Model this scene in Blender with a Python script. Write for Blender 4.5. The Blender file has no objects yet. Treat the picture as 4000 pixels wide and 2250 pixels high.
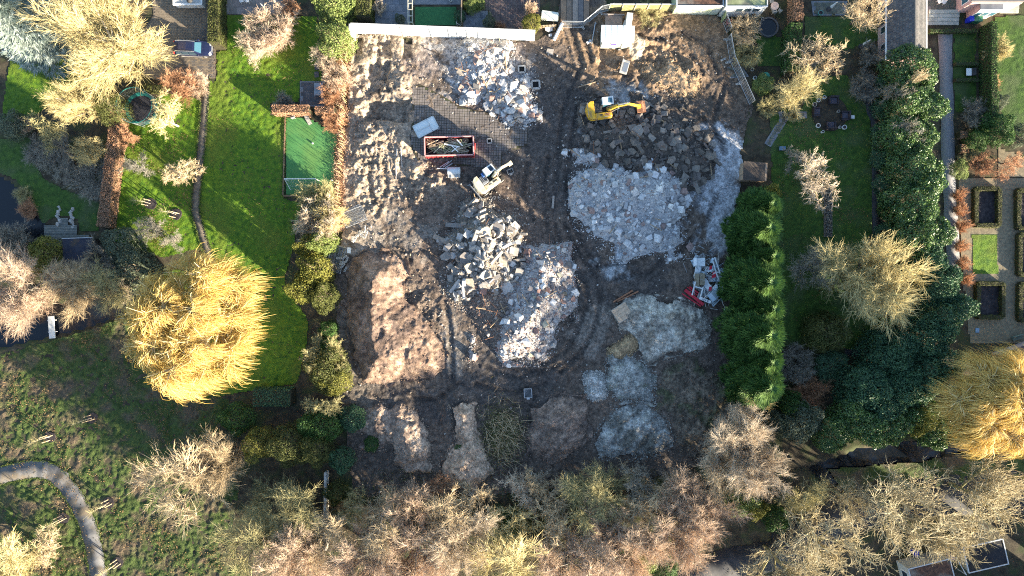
import bpy, bmesh, math, random
import numpy as np
from mathutils import Vector, Matrix, Euler

R = math.radians
S = 0.0335          # metres of ground per photograph pixel
HC = 85.0           # height of the drone camera
SUN_EL, SUN_AZ = 13.5, 126.0    # elevation, compass bearing clockwise from +Y

sc = bpy.context.scene
C = sc.collection

# ------------------------------------------------------------------ camera, sky, sun, exposure
cam = bpy.data.cameras.new('camera'); cam_o = bpy.data.objects.new('camera', cam); C.objects.link(cam_o)
cam_o.location = (0, 0, HC); cam_o.rotation_euler = (0, 0, 0)
cam.sensor_width = 36; cam.lens = 36 * HC / (4000 * S); cam.clip_end = 6000; cam.clip_start = 1
sc.camera = cam_o
wd = bpy.data.worlds.new('World'); sc.world = wd; wd.use_nodes = True
nt = wd.node_tree; bg = nt.nodes['Background']
sky = nt.nodes.new('ShaderNodeTexSky'); sky.sky_type = 'NISHITA'; sky.sun_disc = False
sky.sun_elevation = R(SUN_EL); sky.sun_rotation = R(SUN_AZ)
sky.air_density = 1.0; sky.dust_density = 0.6; sky.ozone_density = 1.5
nt.links.new(sky.outputs['Color'], bg.inputs['Color']); bg.inputs['Strength'].default_value = 0.088
sun = bpy.data.lights.new('sun', 'SUN'); sun.energy = 5.0; sun.angle = R(0.5); sun.color = (1.0, 0.86, 0.64)
sun_o = bpy.data.objects.new('sun', sun); C.objects.link(sun_o)
sv = Vector((math.sin(R(SUN_AZ)) * math.cos(R(SUN_EL)), math.cos(R(SUN_AZ)) * math.cos(R(SUN_EL)), math.sin(R(SUN_EL))))
sun_o.location = sv * 200; sun_o.rotation_euler = (-sv).to_track_quat('-Z', 'Y').to_euler()
sc.view_settings.view_transform = 'Standard'; sc.view_settings.look = 'None'
sc.view_settings.gamma = 1.0; sc.view_settings.use_curve_mapping = False
sc.view_settings.exposure = 2.35
sc.cycles.filter_width = 1.1; sc.cycles.use_denoising = False
sc.cycles.max_bounces = 5; sc.cycles.diffuse_bounces = 3; sc.cycles.transparent_max_bounces = 6

# ------------------------------------------------------------------ helpers
rng = np.random.default_rng(7)
rnd = random.Random(11)

def W(x, y, z=0.0):
    k = (HC - z) / HC
    return Vector(((x - 2000) * S * k, (1125 - y) * S * k, z))
def W2(x, y, z=0.0):
    k = (HC - z) / HC
    return ((x - 2000) * S * k, (1125 - y) * S * k)

def link(name, me, parent=None):
    o = bpy.data.objects.new(name, me); C.objects.link(o)
    if parent is not None: o.parent = parent
    return o
def tag(o, label=None, cat=None, group=None, kind=None):
    if label: o['label'] = label
    if cat: o['category'] = cat
    if group: o['group'] = group
    if kind: o['kind'] = kind
    return o
def thing(name, label, cat, loc=(0, 0, 0), rz=0.0, group=None):
    o = bpy.data.objects.new(name, None); C.objects.link(o)
    o.empty_display_size = 0.3
    o.location = loc; o.rotation_euler = (0, 0, rz)
    return tag(o, label, cat, group)

def mk(name, V, F, mat=None, smooth=False):
    """mesh data from numpy verts (n,3) and one or more face arrays (m,k)"""
    if not isinstance(F, (list, tuple)) or isinstance(F[0], tuple): F = [F]
    F = [np.asarray(f, dtype=np.int32) for f in F if len(f)]
    V = np.asarray(V, dtype=np.float32)
    me = bpy.data.meshes.new(name)
    me.vertices.add(len(V)); me.vertices.foreach_set('co', V.ravel())
    tot = np.concatenate([np.full(len(f), f.shape[1], dtype=np.int32) for f in F])
    idx = np.concatenate([f.ravel() for f in F])
    me.loops.add(len(idx)); me.loops.foreach_set('vertex_index', idx)
    me.polygons.add(len(tot))
    me.polygons.foreach_set('loop_start', np.concatenate([[0], np.cumsum(tot)[:-1]]).astype(np.int32))
    me.polygons.foreach_set('loop_total', tot)
    if smooth: me.polygons.foreach_set('use_smooth', np.ones(len(tot), dtype=bool))
    me.update(calc_edges=True)
    if mat: me.materials.append(mat)
    return me

def tubes(segs, n=3):
    s = np.asarray(segs, dtype=np.float64)
    p0, p1, r0, r1 = s[:, 0:3], s[:, 3:6], s[:, 6:7], s[:, 7:8]
    d = p1 - p0; d /= np.maximum(np.linalg.norm(d, axis=1, keepdims=True), 1e-9)
    a = np.where(np.abs(d[:, 2:3]) > .9, np.array([[1., 0, 0]]), np.array([[0., 0, 1.]]))
    u = np.cross(d, a); u /= np.linalg.norm(u, axis=1, keepdims=True); v = np.cross(d, u)
    N = len(s); V = np.zeros((N, 2, n, 3))
    for i in range(n):
        t = 2 * math.pi * i / n; o = u * math.cos(t) + v * math.sin(t)
        V[:, 0, i] = p0 + o * r0; V[:, 1, i] = p1 + o * r1
    base = (np.arange(N) * 2 * n)[:, None]
    F = []
    for i in range(n):
        j = (i + 1) % n
        F.append(np.concatenate([base + i, base + j, base + n + j, base + n + i], axis=1))
    return V.reshape(-1, 3), np.concatenate(F)

class B:
    """collects simple solids, then builds ONE mesh object"""
    def __init__(s): s.V = []; s.F = []
    def add(s, vs, fs):
        o = len(s.V); s.V += [tuple(v) for v in vs]; s.F += [tuple(i + o for i in f) for f in fs]; return s
    def box(s, c, d, rot=None, taper=1.0):
        vs = []
        for z in (-1, 1):
            k = taper if z > 0 else 1.0
            for x, y in ((-1, -1), (1, -1), (1, 1), (-1, 1)):
                v = Vector((x * d[0] / 2 * k, y * d[1] / 2 * k, z * d[2] / 2))
                if rot is not None: v = rot @ v
                vs.append(v + Vector(c))
        return s.add(vs, [(3, 2, 1, 0), (4, 5, 6, 7), (0, 1, 5, 4), (1, 2, 6, 5), (2, 3, 7, 6), (3, 0, 4, 7)])
    def bar(s, p0, p1, w, h=None):
        """square bar from p0 to p1"""
        h = h or w; p0 = Vector(p0); p1 = Vector(p1); d = p1 - p0
        q = d.to_track_quat('X', 'Z').to_matrix()
        return s.box((p0 + p1) / 2, (d.length, w, h), q)
    def cyl(s, p0, p1, r, n=10, r1=None):
        r1 = r if r1 is None else r1
        p0 = Vector(p0); p1 = Vector(p1); q = (p1 - p0).to_track_quat('Z', 'Y').to_matrix()
        vs = []
        for p, rr in ((p0, r), (p1, r1)):
            for i in range(n):
                t = 2 * math.pi * i / n
                vs.append(p + q @ Vector((rr * math.cos(t), rr * math.sin(t), 0)))
        fs = [(i, (i + 1) % n, n + (i + 1) % n, n + i) for i in range(n)]
        fs += [tuple(range(n))[::-1], tuple(range(n, 2 * n))]
        return s.add(vs, fs)
    def ring(s, c, r, t, h, n=24):
        vs = []
        for (rr, z) in ((r, 0), (r, h), (r - t, h), (r - t, 0)):
            for i in range(n):
                a = 2 * math.pi * i / n; vs.append((c[0] + rr * math.cos(a), c[1] + rr * math.sin(a), c[2] + z))
        fs = []
        for k in range(4):
            m = (k + 1) % 4
            fs += [(k * n + i, k * n + (i + 1) % n, m * n + (i + 1) % n, m * n + i) for i in range(n)]
        return s.add(vs, fs)
    def prism(s, pts, z0, z1, top=None):
        n = len(pts); top = top or pts
        vs = [(p[0], p[1], z0) for p in pts] + [(p[0], p[1], z1) for p in top]
        fs = [tuple(range(n))[::-1], tuple(range(n, 2 * n))] + [(i, (i + 1) % n, n + (i + 1) % n, n + i) for i in range(n)]
        return s.add(vs, fs)
    def side(s, pts, y0, y1):
        """polygon in the xz plane extruded along y"""
        n = len(pts)
        vs = [(p[0], y0, p[1]) for p in pts] + [(p[0], y1, p[1]) for p in pts]
        fs = [tuple(range(n)), tuple(range(n, 2 * n))[::-1]] + [(i, n + i, n + (i + 1) % n, (i + 1) % n) for i in range(n)]
        return s.add(vs, fs)
    def build(s, name, mat, parent=None, bevel=0.0, smooth=False):
        me = bpy.data.meshes.new(name); me.from_pydata(s.V, [], s.F)
        if bevel > 0:
            bm = bmesh.new(); bm.from_mesh(me)
            bmesh.ops.recalc_face_normals(bm, faces=bm.faces)
            bmesh.ops.bevel(bm, geom=[e for e in bm.edges if e.is_manifold and e.calc_face_angle(0) > .5], offset=bevel, segments=1, affect='EDGES')
            bm.to_mesh(me); bm.free()
        if smooth:
            for p in me.polygons: p.use_smooth = True
        me.materials.append(mat); me.update()
        return link(name, me, parent)

def copy_tree(o, parent=None):
    c = o.copy(); C.objects.link(c)
    if parent is not None: c.parent = parent
    for ch in list(o.children): copy_tree(ch, c)
    return c

# noise ------------------------------------------------------------
_tab = np.random.default_rng(3).random((64, 256, 256)).astype(np.float32)
def vn(x, y, sc_, seed=0):
    x = np.asarray(x) / sc_ + 1000.3; y = np.asarray(y) / sc_ + 1000.7
    xi = np.floor(x).astype(int); yi = np.floor(y).astype(int); fx = x - xi; fy = y - yi
    fx = fx * fx * (3 - 2 * fx); fy = fy * fy * (3 - 2 * fy); t = _tab[seed % 64]
    a = t[xi & 255, yi & 255]; b = t[(xi + 1) & 255, yi & 255]; c = t[xi & 255, (yi + 1) & 255]; d = t[(xi + 1) & 255, (yi + 1) & 255]
    return (a * (1 - fx) + b * fx) * (1 - fy) + (c * (1 - fx) + d * fx) * fy - .5
def fbm(x, y, sc_, oct_=4, seed=0, gain=.55):
    s = 0; a = 1
    for i in range(oct_):
        s = s + a * vn(x, y, sc_ / 2 ** i, seed + i * 5); a *= gain
    return s
def inpoly(X, Y, poly):
    """poly: list of world (x, y)"""
    r = np.zeros(X.shape, bool); n = len(poly); j = n - 1
    for i in range(n):
        xi, yi = poly[i]; xj, yj = poly[j]
        if yi != yj:
            r ^= ((yi > Y) != (yj > Y)) & (X < (xj - xi) * (Y - yi) / (yj - yi) + xi)
        j = i
    return r
def wp(pts, z=0): return [W2(x, y, z) for x, y in pts]
def capd(X, Y, a, b):
    ax, ay = a; bx, by = b; dx, dy = bx - ax, by - ay; L = dx * dx + dy * dy
    t = np.zeros_like(X) if L < 1e-9 else np.clip(((X - ax) * dx + (Y - ay) * dy) / L, 0, 1)
    return np.hypot(X - ax - t * dx, Y - ay - t * dy)
def pld(X, Y, pl):
    d = capd(X, Y, pl[0], pl[1])
    for i in range(1, len(pl) - 1): d = np.minimum(d, capd(X, Y, pl[i], pl[i + 1]))
    return d

# ------------------------------------------------------------------ materials
def _n(nt, t, **kw):
    n = nt.nodes.new(t)
    for k, v in kw.items(): setattr(n, k, v)
    return n
def c4(c): return (c[0], c[1], c[2], 1.0)
MATS = {}
def M(name, c1, c2=None, scale=3.0, rough=.85, bump=0.0, bscale=None, metal=0.0, detail=5, coords='pos', rand=None, palette=None, trans=0.0, attr=None, spec=.3, lo=.35, hi=.65, bdist=.05, c3=None, scale3=0.4):
    """procedural material: noise between two colours, optional palette by object / island random, bump, translucency"""
    if name in MATS: return MATS[name]
    m = bpy.data.materials.new(name); m.use_nodes = True; nt = m.node_tree; L = nt.links
    p = nt.nodes['Principled BSDF']; p.inputs['Roughness'].default_value = rough; p.inputs['Metallic'].default_value = metal
    p.inputs['Specular IOR Level'].default_value = spec
    if coords == 'pos': co = _n(nt, 'ShaderNodeNewGeometry').outputs['Position']
    else: co = _n(nt, 'ShaderNodeTexCoord').outputs['Object']
    nz = _n(nt, 'ShaderNodeTexNoise'); nz.inputs['Scale'].default_value = scale; nz.inputs['Detail'].default_value = detail
    L.new(co, nz.inputs['Vector'])
    col = None
    if attr:
        at = _n(nt, 'ShaderNodeAttribute', attribute_name=attr)
        rmp = _n(nt, 'ShaderNodeMapRange'); rmp.inputs['From Min'].default_value = .3; rmp.inputs['From Max'].default_value = .7
        rmp.inputs['To Min'].default_value = .42; rmp.inputs['To Max'].default_value = 1.65; nz.inputs['Roughness'].default_value = .68
        L.new(nz.outputs['Fac'], rmp.inputs['Value'])
        mx = _n(nt, 'ShaderNodeVectorMath', operation='SCALE'); L.new(at.outputs['Color'], mx.inputs[0])
        n2 = _n(nt, 'ShaderNodeTexNoise'); n2.inputs['Scale'].default_value = 7.5; n2.inputs['Detail'].default_value = 3; n2.inputs['Roughness'].default_value = .7; L.new(co, n2.inputs['Vector'])
        r2 = _n(nt, 'ShaderNodeMapRange'); r2.inputs['From Min'].default_value = .33; r2.inputs['From Max'].default_value = .67; r2.inputs['To Min'].default_value = .5; r2.inputs['To Max'].default_value = 1.5; L.new(n2.outputs['Fac'], r2.inputs['Value'])
        mm = _n(nt, 'ShaderNodeMath', operation='MULTIPLY'); L.new(rmp.outputs[0], mm.inputs[0]); L.new(r2.outputs[0], mm.inputs[1]); L.new(mm.outputs[0], mx.inputs['Scale'])
        col = mx.outputs[0]
    elif palette:
        rs = _n(nt, 'ShaderNodeObjectInfo').outputs['Random'] if rand == 'object' else _n(nt, 'ShaderNodeNewGeometry').outputs['Random Per Island']
        rp = _n(nt, 'ShaderNodeValToRGB'); rp.color_ramp.interpolation = 'CONSTANT'; els = rp.color_ramp.elements
        n = len(palette)
        while len(els) < n: els.new(.5)
        for i, c in enumerate(palette): els[i].position = i / n; els[i].color = c4(c)
        L.new(rs, rp.inputs[0])
        rmp = _n(nt, 'ShaderNodeMapRange'); rmp.inputs['From Min'].default_value = .3; rmp.inputs['From Max'].default_value = .7
        rmp.inputs['To Min'].default_value = .75; rmp.inputs['To Max'].default_value = 1.2
        L.new(nz.outputs['Fac'], rmp.inputs['Value'])
        mx = _n(nt, 'ShaderNodeVectorMath', operation='SCALE'); L.new(rp.outputs[0], mx.inputs[0]); L.new(rmp.outputs[0], mx.inputs['Scale'])
        col = mx.outputs[0]
    elif c2 is not None:
        rp = _n(nt, 'ShaderNodeValToRGB'); e = rp.color_ramp.elements
        e[0].position = lo; e[0].color = c4(c1); e[1].position = hi; e[1].color = c4(c2)
        if rand == 'island':
            # leaves: per leaf shade mixed with the patch noise
            rs = _n(nt, 'ShaderNodeNewGeometry').outputs['Random Per Island']
            av = _n(nt, 'ShaderNodeMath', operation='MULTIPLY_ADD'); av.inputs[1].default_value = .55; L.new(rs, av.inputs[0])
            h = _n(nt, 'ShaderNodeMath', operation='MULTIPLY'); h.inputs[1].default_value = .45; L.new(nz.outputs['Fac'], h.inputs[0]); L.new(h.outputs[0], av.inputs[2])
            L.new(av.outputs[0], rp.inputs[0])
        else: L.new(nz.outputs['Fac'], rp.inputs[0])
        col = rp.outputs[0]
        if c3 is not None:
            n3 = _n(nt, 'ShaderNodeTexNoise'); n3.inputs['Scale'].default_value = scale3; n3.inputs['Detail'].default_value = 4; L.new(co, n3.inputs['Vector'])
            r3 = _n(nt, 'ShaderNodeValToRGB'); r3.color_ramp.elements[0].position = .48; r3.color_ramp.elements[1].position = .64; L.new(n3.outputs['Fac'], r3.inputs[0])
            m3 = _n(nt, 'ShaderNodeMix', data_type='RGBA'); L.new(r3.outputs[0], m3.inputs[0]); L.new(col, m3.inputs[6]); m3.inputs[7].default_value = c4(c3)
            col = m3.outputs[2]
    if col is not None: L.new(col, p.inputs['Base Color'])
    else: p.inputs['Base Color'].default_value = c4(c1)
    if bump > 0:
        bn = _n(nt, 'ShaderNodeTexNoise'); bn.inputs['Scale'].default_value = bscale or scale * 4; bn.inputs['Detail'].default_value = 4; L.new(co, bn.inputs['Vector'])
        bp = _n(nt, 'ShaderNodeBump'); bp.inputs['Strength'].default_value = bump; bp.inputs['Distance'].default_value = bdist
        L.new(bn.outputs['Fac'], bp.inputs['Height']); L.new(bp.outputs[0], p.inputs['Normal'])
    if trans > 0:
        t = _n(nt, 'ShaderNodeBsdfTranslucent'); mixs = _n(nt, 'ShaderNodeMixShader'); mixs.inputs[0].default_value = trans
        if col is not None: L.new(col, t.inputs['Color'])
        else: t.inputs['Color'].default_value = c4(c1)
        L.new(p.outputs[0], mixs.inputs[1]); L.new(t.outputs[0], mixs.inputs[2])
        L.new(mixs.outputs[0], nt.nodes['Material Output'].inputs['Surface'])
    MATS[name] = m
    return m
def glass(name, c=(.03, .05, .07), rough=.05):
    return M(name, c, rough=rough, spec=.8)
# ------------------------------------------------------------------ the ground
m_soil = M('garden_soil', (.035, .028, .02), (.085, .07, .045), 1.2, .95, .6, 6, c3=(.05, .06, .025), scale3=.5)
m_lawn = M('lawn_grass', (.036, .098, .007), (.115, .20, .010), 1.6, .8, .9, 9, lo=.32, hi=.68, bdist=.09, c3=(.10, .145, .014), scale3=.22)
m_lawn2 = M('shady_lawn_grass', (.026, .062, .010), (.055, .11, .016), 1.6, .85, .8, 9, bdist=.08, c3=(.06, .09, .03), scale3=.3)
m_mead = M('meadow_grass', (.03, .052, .012), (.07, .10, .026), 1.1, .9, 1.0, 7, bdist=.12, c3=(.105, .08, .052), scale3=.34)
m_turf = M('artificial_turf', (.05, .17, .05), (.085, .24, .075), .35, .8, .3, 30, c3=(.10, .22, .06), scale3=.25)
m_turf2 = M('green_turf_mat', (.03, .12, .045), (.04, .15, .055), 2, .85, .3, 40)
m_site = M('site_soil', (.1, .1, .1), scale=2.2, rough=.95, bump=.8, bscale=5, attr='soil', detail=8, bdist=.07)
m_water = M('water', (.006, .009, .014), rough=.08, spec=.5, bump=.05, bscale=1.5)
m_asph = M('asphalt', (.085, .088, .095), (.15, .15, .155), .9, .9, .3, 40, c3=(.12, .10, .075), scale3=.5)
m_road = M('road_asphalt', (.03, .031, .035), (.055, .055, .06), 1, .85, .3, 30)
m_gravel = M('gravel_path', (.17, .17, .18), (.24, .24, .25), 6, .95, .5, 30)
m_tangr = M('tan_gravel', (.16, .135, .095), (.25, .21, .14), 3, .95, .5, 25)
m_brick = M('brick_paving', (.10, .085, .07), (.17, .14, .11), 2.5, .9, .5, 14)
m_pathb = M('brick_path', (.10, .085, .07), (.19, .16, .12), 3, .9, .5, 12)
m_slab = M('grey_paving_slab', (.14, .15, .17), (.21, .22, .24), 1.5, .8, .2, 10)
m_slab2 = M('tan_paving_slab', (.22, .19, .17), (.3, .26, .23), 1.2, .8, .2, 10)
m_kerb = M('kerb_stone', (.2, .2, .19), (.3, .29, .27), 3, .9, .3)

SITE = [(1368, 128), (2095, 158), (2175, 120), (2190, -20), (2370, -20), (2372, 44), (2620, 44), (2800, 58), (2830, 90), (2850, 150), (2860, 240), (2905, 320), (2945, 415),
        (2900, 560), (2890, 720), (2850, 1000), (2850, 1500), (2960, 1650), (2800, 1790), (2600, 1860), (2000, 1930), (1380, 1940), (1335, 1560), (1305, 1150), (1335, 900)]
POND = [(-60, 690), (25, 705), (55, 740), (75, 810), (140, 850), (180, 890), (190, 960), (120, 1010), (60, 960), (-60, 900)]
CANAL = [(-60, 1370), (120, 1330), (320, 1280), (520, 1215), (620, 1170), (560, 1100), (400, 1150), (230, 1190), (-60, 1260)]
CANAL2 = [(3160, 1830), (3240, 1900), (3440, 1860), (3700, 1770), (3900, 1760), (4100, 1740), (4100, 1660), (3850, 1690), (3600, 1720), (3350, 1760)]
WATERS = [wp(POND), wp(CANAL), wp(CANAL2)]
site_w = wp(SITE)

def axis(lo, hi, dlo, dhi, fine, coarse):
    a = [np.arange(dlo, dhi, fine)]
    a.insert(0, np.arange(lo, dlo, coarse)); a.append(np.arange(dhi, hi + .01, coarse))
    far = np.array([90., 110, 150, 220, 400, 800, 1500, 2600])
    return np.unique(np.concatenate([-far] + a + [far]))
ax = axis(-80, 80, -80, 80, .45, 1); ay = axis(-56, 56, -56, 56, .45, 1)
GX, GY = np.meshgrid(ax, ay)
gz = .03 * fbm(GX, GY, 1.5, 3, 1)
ins = inpoly(GX, GY, site_w)
er = ins.copy()
for dx, dy in ((1, 0), (-1, 0), (0, 1), (0, -1), (2, 0), (-2, 0), (0, 2), (0, -2)): er &= np.roll(np.roll(ins, dx, 1), dy, 0)
gz = np.where(er, -1.4, gz)
for w in WATERS:
    q = inpoly(GX, GY, w); gz = np.where(q, -1.1, gz)
def grid_faces(ny, nx):
    i = np.arange(ny * nx).reshape(ny, nx)
    return np.stack([i[:-1, :-1], i[:-1, 1:], i[1:, 1:], i[1:, :-1]], -1).reshape(-1, 4)
o = link('ground', mk('ground', np.stack([GX, GY, gz], -1).reshape(-1, 3), grid_faces(*GX.shape), m_soil, True)); tag(o, kind='structure')

def sheet(name, poly_px, mat, z=.05, res=.2, amp=.03, ns=.5, seed=0, jag=.25, attr=None, zf=None, kind='structure', world=False):
    """region of ground as a fine heightfield cut to a polygon"""
    pw = poly_px if world else wp(poly_px)
    xs = [p[0] for p in pw]; ys = [p[1] for p in pw]
    X, Y = np.meshgrid(np.arange(min(xs) - .3, max(xs) + .3, res), np.arange(min(ys) - .3, max(ys) + .3, res))
    Z = z + amp * (fbm(X, Y, ns, 3, seed) + .5 * vn(X, Y, .24, seed + 3)) if zf is None else zf(X, Y)
    q = inpoly(X + jag * vn(X, Y, .7, seed + 1), Y + jag * vn(X, Y, .7, seed + 2), pw)
    F = grid_faces(*X.shape); qf = q.ravel(); F = F[qf[F].all(1)]
    used = np.unique(F); rm = np.full(X.size, -1); rm[used] = np.arange(len(used))
    V = np.stack([X, Y, Z], -1).reshape(-1, 3)[used]
    me = mk(name, V, rm[F], mat, True)
    if attr is not None:
        col = attr(V[:, 0], V[:, 1]); a = me.color_attributes.new('soil', 'FLOAT_COLOR', 'POINT')
        a.data.foreach_set('color', np.concatenate([col, np.ones((len(V), 1))], 1).astype(np.float32).ravel())
    return tag(link(name, me), kind=kind)

def ribbon(name, pts_px, width, mat, z=.07, thick=.05, kind='structure'):
    """path as a slab following a polyline"""
    P = [Vector((*W2(x, y), 0)) for x, y in pts_px]
    # resample (Catmull-Rom)
    Q = []
    for i in range(len(P) - 1):
        p0 = P[max(i - 1, 0)]; p1 = P[i]; p2 = P[i + 1]; p3 = P[min(i + 2, len(P) - 1)]
        for t in np.linspace(0, 1, 8, endpoint=False):
            Q.append(.5 * ((2 * p1) + (-p0 + p2) * t + (2 * p0 - 5 * p1 + 4 * p2 - p3) * t * t + (-p0 + 3 * p1 - 3 * p2 + p3) * t ** 3))
    Q.append(P[-1]); V = []; F = []
    for i, q in enumerate(Q):
        d = (Q[min(i + 1, len(Q) - 1)] - Q[max(i - 1, 0)]).normalized(); nrm = Vector((-d.y, d.x, 0)) * width / 2
        j = 1 + .05 * math.sin(i * 1.7) + .05 * math.sin(i * 3.1) + .05 * math.sin(i * 7.3)
        for s_, zz in ((1, z - thick), (1, z), (-1, z), (-1, z - thick)): V.append((q.x + nrm.x * s_ * j, q.y + nrm.y * s_ * j, zz))
        if i:
            b = i * 4; a = b - 4
            F += [(a + k, a + k + 1, b + k + 1, b + k) for k in range(3)]
    return tag(link(name, mk(name, V, F, mat)), kind=kind)

def slabs(name, poly_px, mat, tile, z=.06, rot=0., gap=.02, kind='structure', cap=300, tname='paving_slab', jit=.004, bond=.5, tmat=None, th=.06, world=False):
    """paved area: base sheet with single slabs laid on it as child pieces (the rest joined)"""
    pw = poly_px if world else wp(poly_px); tw, tl = tile
    cx = sum(p[0] for p in pw) / len(pw); cy = sum(p[1] for p in pw) / len(pw)
    base = B(); base.prism(pw if sum((pw[i][0] - pw[i - 1][0]) * (pw[i][1] + pw[i - 1][1]) for i in range(len(pw))) < 0 else pw[::-1], z - .08, z - .025)
    bo = tag(base.build(name, mat), kind=kind)
    r = max(math.hypot(p[0] - cx, p[1] - cy) for p in pw); n = int(r / min(tw, tl)) + 2
    c_, s_ = math.cos(rot), math.sin(rot); pts = []
    for j in range(-n, n):
        for i in range(-n, n):
            u = (i + bond * (j % 2)) * tw; v = j * tl; pts.append((cx + u * c_ - v * s_, cy + u * s_ + v * c_))
    A = np.array(pts); ok = inpoly(A[:, 0], A[:, 1], pw)
    for ex, ey in ((1, 1), (1, -1), (-1, 1), (-1, -1)):
        u = ex * tw * .45; v = ey * tl * .45
        ok &= inpoly(A[:, 0] + u * c_ - v * s_, A[:, 1] + u * s_ + v * c_, pw)
    A = A[ok]
    ms = []
    for k in range(3):
        b = B(); b.box((0, 0, 0), (tw - gap, tl - gap, th), taper=.97); ob = b.build(tname, tmat or mat); ms.append(ob.data); bpy.data.objects.remove(ob)
    rr = random.Random(len(A)); idx = list(range(len(A)))
    if len(A) > cap: idx.sort(key=lambda i: A[i][0] ** 2 + A[i][1] ** 2)
    rest = B()
    for k, i in enumerate(idx):
        zz = z - .03 + rr.uniform(-jit, jit)
        if k < cap:
            t = link(tname, ms[k % 3], bo); t.location = (A[i][0], A[i][1], zz)
            t.rotation_euler = (rr.uniform(-jit, jit) * 2, rr.uniform(-jit, jit) * 2, rot + rr.uniform(-jit, jit) * 3)
        else: rest.box((A[i][0], A[i][1], zz), (tw - gap, tl - gap, th), Matrix.Rotation(rot, 3, 'Z'), taper=.97)
    if rest.V: tag(rest.build(tname + '_field', tmat or mat, bo), kind='stuff')
    return bo

# water
for w, nm in ((POND, 'pond_water'), (CANAL, 'canal_water'), (CANAL2, 'canal_water')):
    pw = wp(w); xs = [p[0] for p in pw]; ys = [p[1] for p in pw]; b = B()
    b.add([(min(xs) - .8, min(ys) - .8, -.22), (max(xs) + .8, min(ys) - .8, -.22), (max(xs) + .8, max(ys) + .8, -.22), (min(xs) - .8, max(ys) + .8, -.22)], [(0, 1, 2, 3)])
    tag(b.build(nm, m_water), kind='structure')

# lawns
sheet('lawn', [(885, 56), (1240, 62), (1262, 320), (1172, 316), (1168, 400), (1060, 410), (1062, 450), (1116, 458), (1112, 772), (1180, 790), (1150, 960), (1110, 1100), (1210, 1260), (1190, 1400), (1160, 1500),
               (960, 1530), (800, 1560), (640, 1300), (640, 1060), (820, 1040), (805, 960), (762, 830), (775, 640), (800, 480), (815, 312), (845, 312), (845, 200), (885, 196)], m_lawn, .06, .16, .11, .42, 4)
sheet('lawn', [(480, 420), (660, 362), (795, 390), (780, 540), (752, 740), (752, 830), (800, 970), (640, 1010), (440, 940), (470, 700)], m_lawn, .06, .18, .10, .45, 5)
sheet('lawn', [(40, 225), (290, 225), (330, 300), (160, 440), (60, 480), (0, 470)], m_lawn, .06, .18, .09, .45, 6)
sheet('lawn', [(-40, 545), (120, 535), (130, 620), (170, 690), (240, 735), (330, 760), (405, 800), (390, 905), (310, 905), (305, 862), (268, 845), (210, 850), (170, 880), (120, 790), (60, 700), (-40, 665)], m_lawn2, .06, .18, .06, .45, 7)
sheet('meadow', [(-60, 1395), (140, 1345), (330, 1290), (540, 1225), (640, 1300), (760, 1500), (900, 1560), (860, 1700), (960, 1800), (900, 2100), (960, 2290), (-60, 2290)], m_mead, .06, .16, .20, .5, 8)
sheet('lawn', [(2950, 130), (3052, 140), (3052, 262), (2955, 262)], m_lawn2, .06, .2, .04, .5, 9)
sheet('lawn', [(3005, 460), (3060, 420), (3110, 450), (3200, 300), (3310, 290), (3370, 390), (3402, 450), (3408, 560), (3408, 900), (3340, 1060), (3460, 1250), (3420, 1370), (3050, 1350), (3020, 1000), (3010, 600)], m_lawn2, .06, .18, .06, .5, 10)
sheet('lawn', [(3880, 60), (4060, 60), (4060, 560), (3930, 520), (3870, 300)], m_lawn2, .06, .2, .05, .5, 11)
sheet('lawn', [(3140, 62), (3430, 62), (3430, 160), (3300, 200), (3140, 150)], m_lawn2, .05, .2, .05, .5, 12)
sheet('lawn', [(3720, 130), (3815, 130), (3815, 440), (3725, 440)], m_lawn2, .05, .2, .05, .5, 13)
sheet('lawn', [(3225, 1830), (3600, 1800), (4060, 1700), (4060, 1900), (3700, 1900), (3300, 1930)], m_mead, .05, .2, .12, .5, 14)
# sports pitch of artificial turf with its kerb
sheet('sports_turf', [(1118, 452), (1200, 452), (1318, 520), (1312, 700), (1312, 765), (1110, 765)], m_turf, .10, .3, .005, 2, 15, .0)
m_board = M('edging_board', (.22, .13, .08), (.3, .19, .12), 3, .85)
for a_, b_ in (((1116, 452), (1107, 762)), ((1107, 766), (1300, 766))):
    b = B(); p0 = W(*a_); p1 = W(*b_); b.bar((p0.x, p0.y, .1), (p1.x, p1.y, .1), .14, .2)
    tag(b.build('pitch_edging', m_board), ('brown edging board along the left side of the turf pitch' if a_[1] < 500 else 'brown edging board behind the goal at the turf pitch end'), 'edging')

# paths
ribbon('garden_path', [(805, 300), (800, 420), (785, 600), (768, 760), (766, 830), (795, 930), (830, 1030)], 1.05, m_pathb, .12)
ribbon('asphalt_path', [(-80, 1885), (0, 1858), (130, 1832), (215, 1850), (285, 1925), (335, 2020), (365, 2120), (385, 2230), (395, 2320)], 2.2, m_asph, .19)
ribbon('garden_path', [(249, 480), (252, 560), (256, 660), (262, 722)], 1.0, m_pathb, .08)
ribbon('garden_path', [(3690, 118), (3696, 400), (3705, 700), (3725, 1060)], 1.75, m_gravel, .10)
ribbon('garden_path', [(3398, 290), (3400, 430), (3420, 500), (3420, 760), (3424, 910)], 1.05, m_road, .09)
ribbon('garden_path', [(3300, 1380), (3400, 1378), (3480, 1380)], 1.0, m_road, .06)
ribbon('road', [(3050, 2160), (3300, 2010), (3560, 1950), (3850, 1930), (4120, 1915)], 5.4, m_road, .06)
ribbon('side_road', [(2600, 2330), (2750, 2230), (2900, 2190), (3050, 2160), (3200, 2060)], 4.0, m_road, .055)
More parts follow.
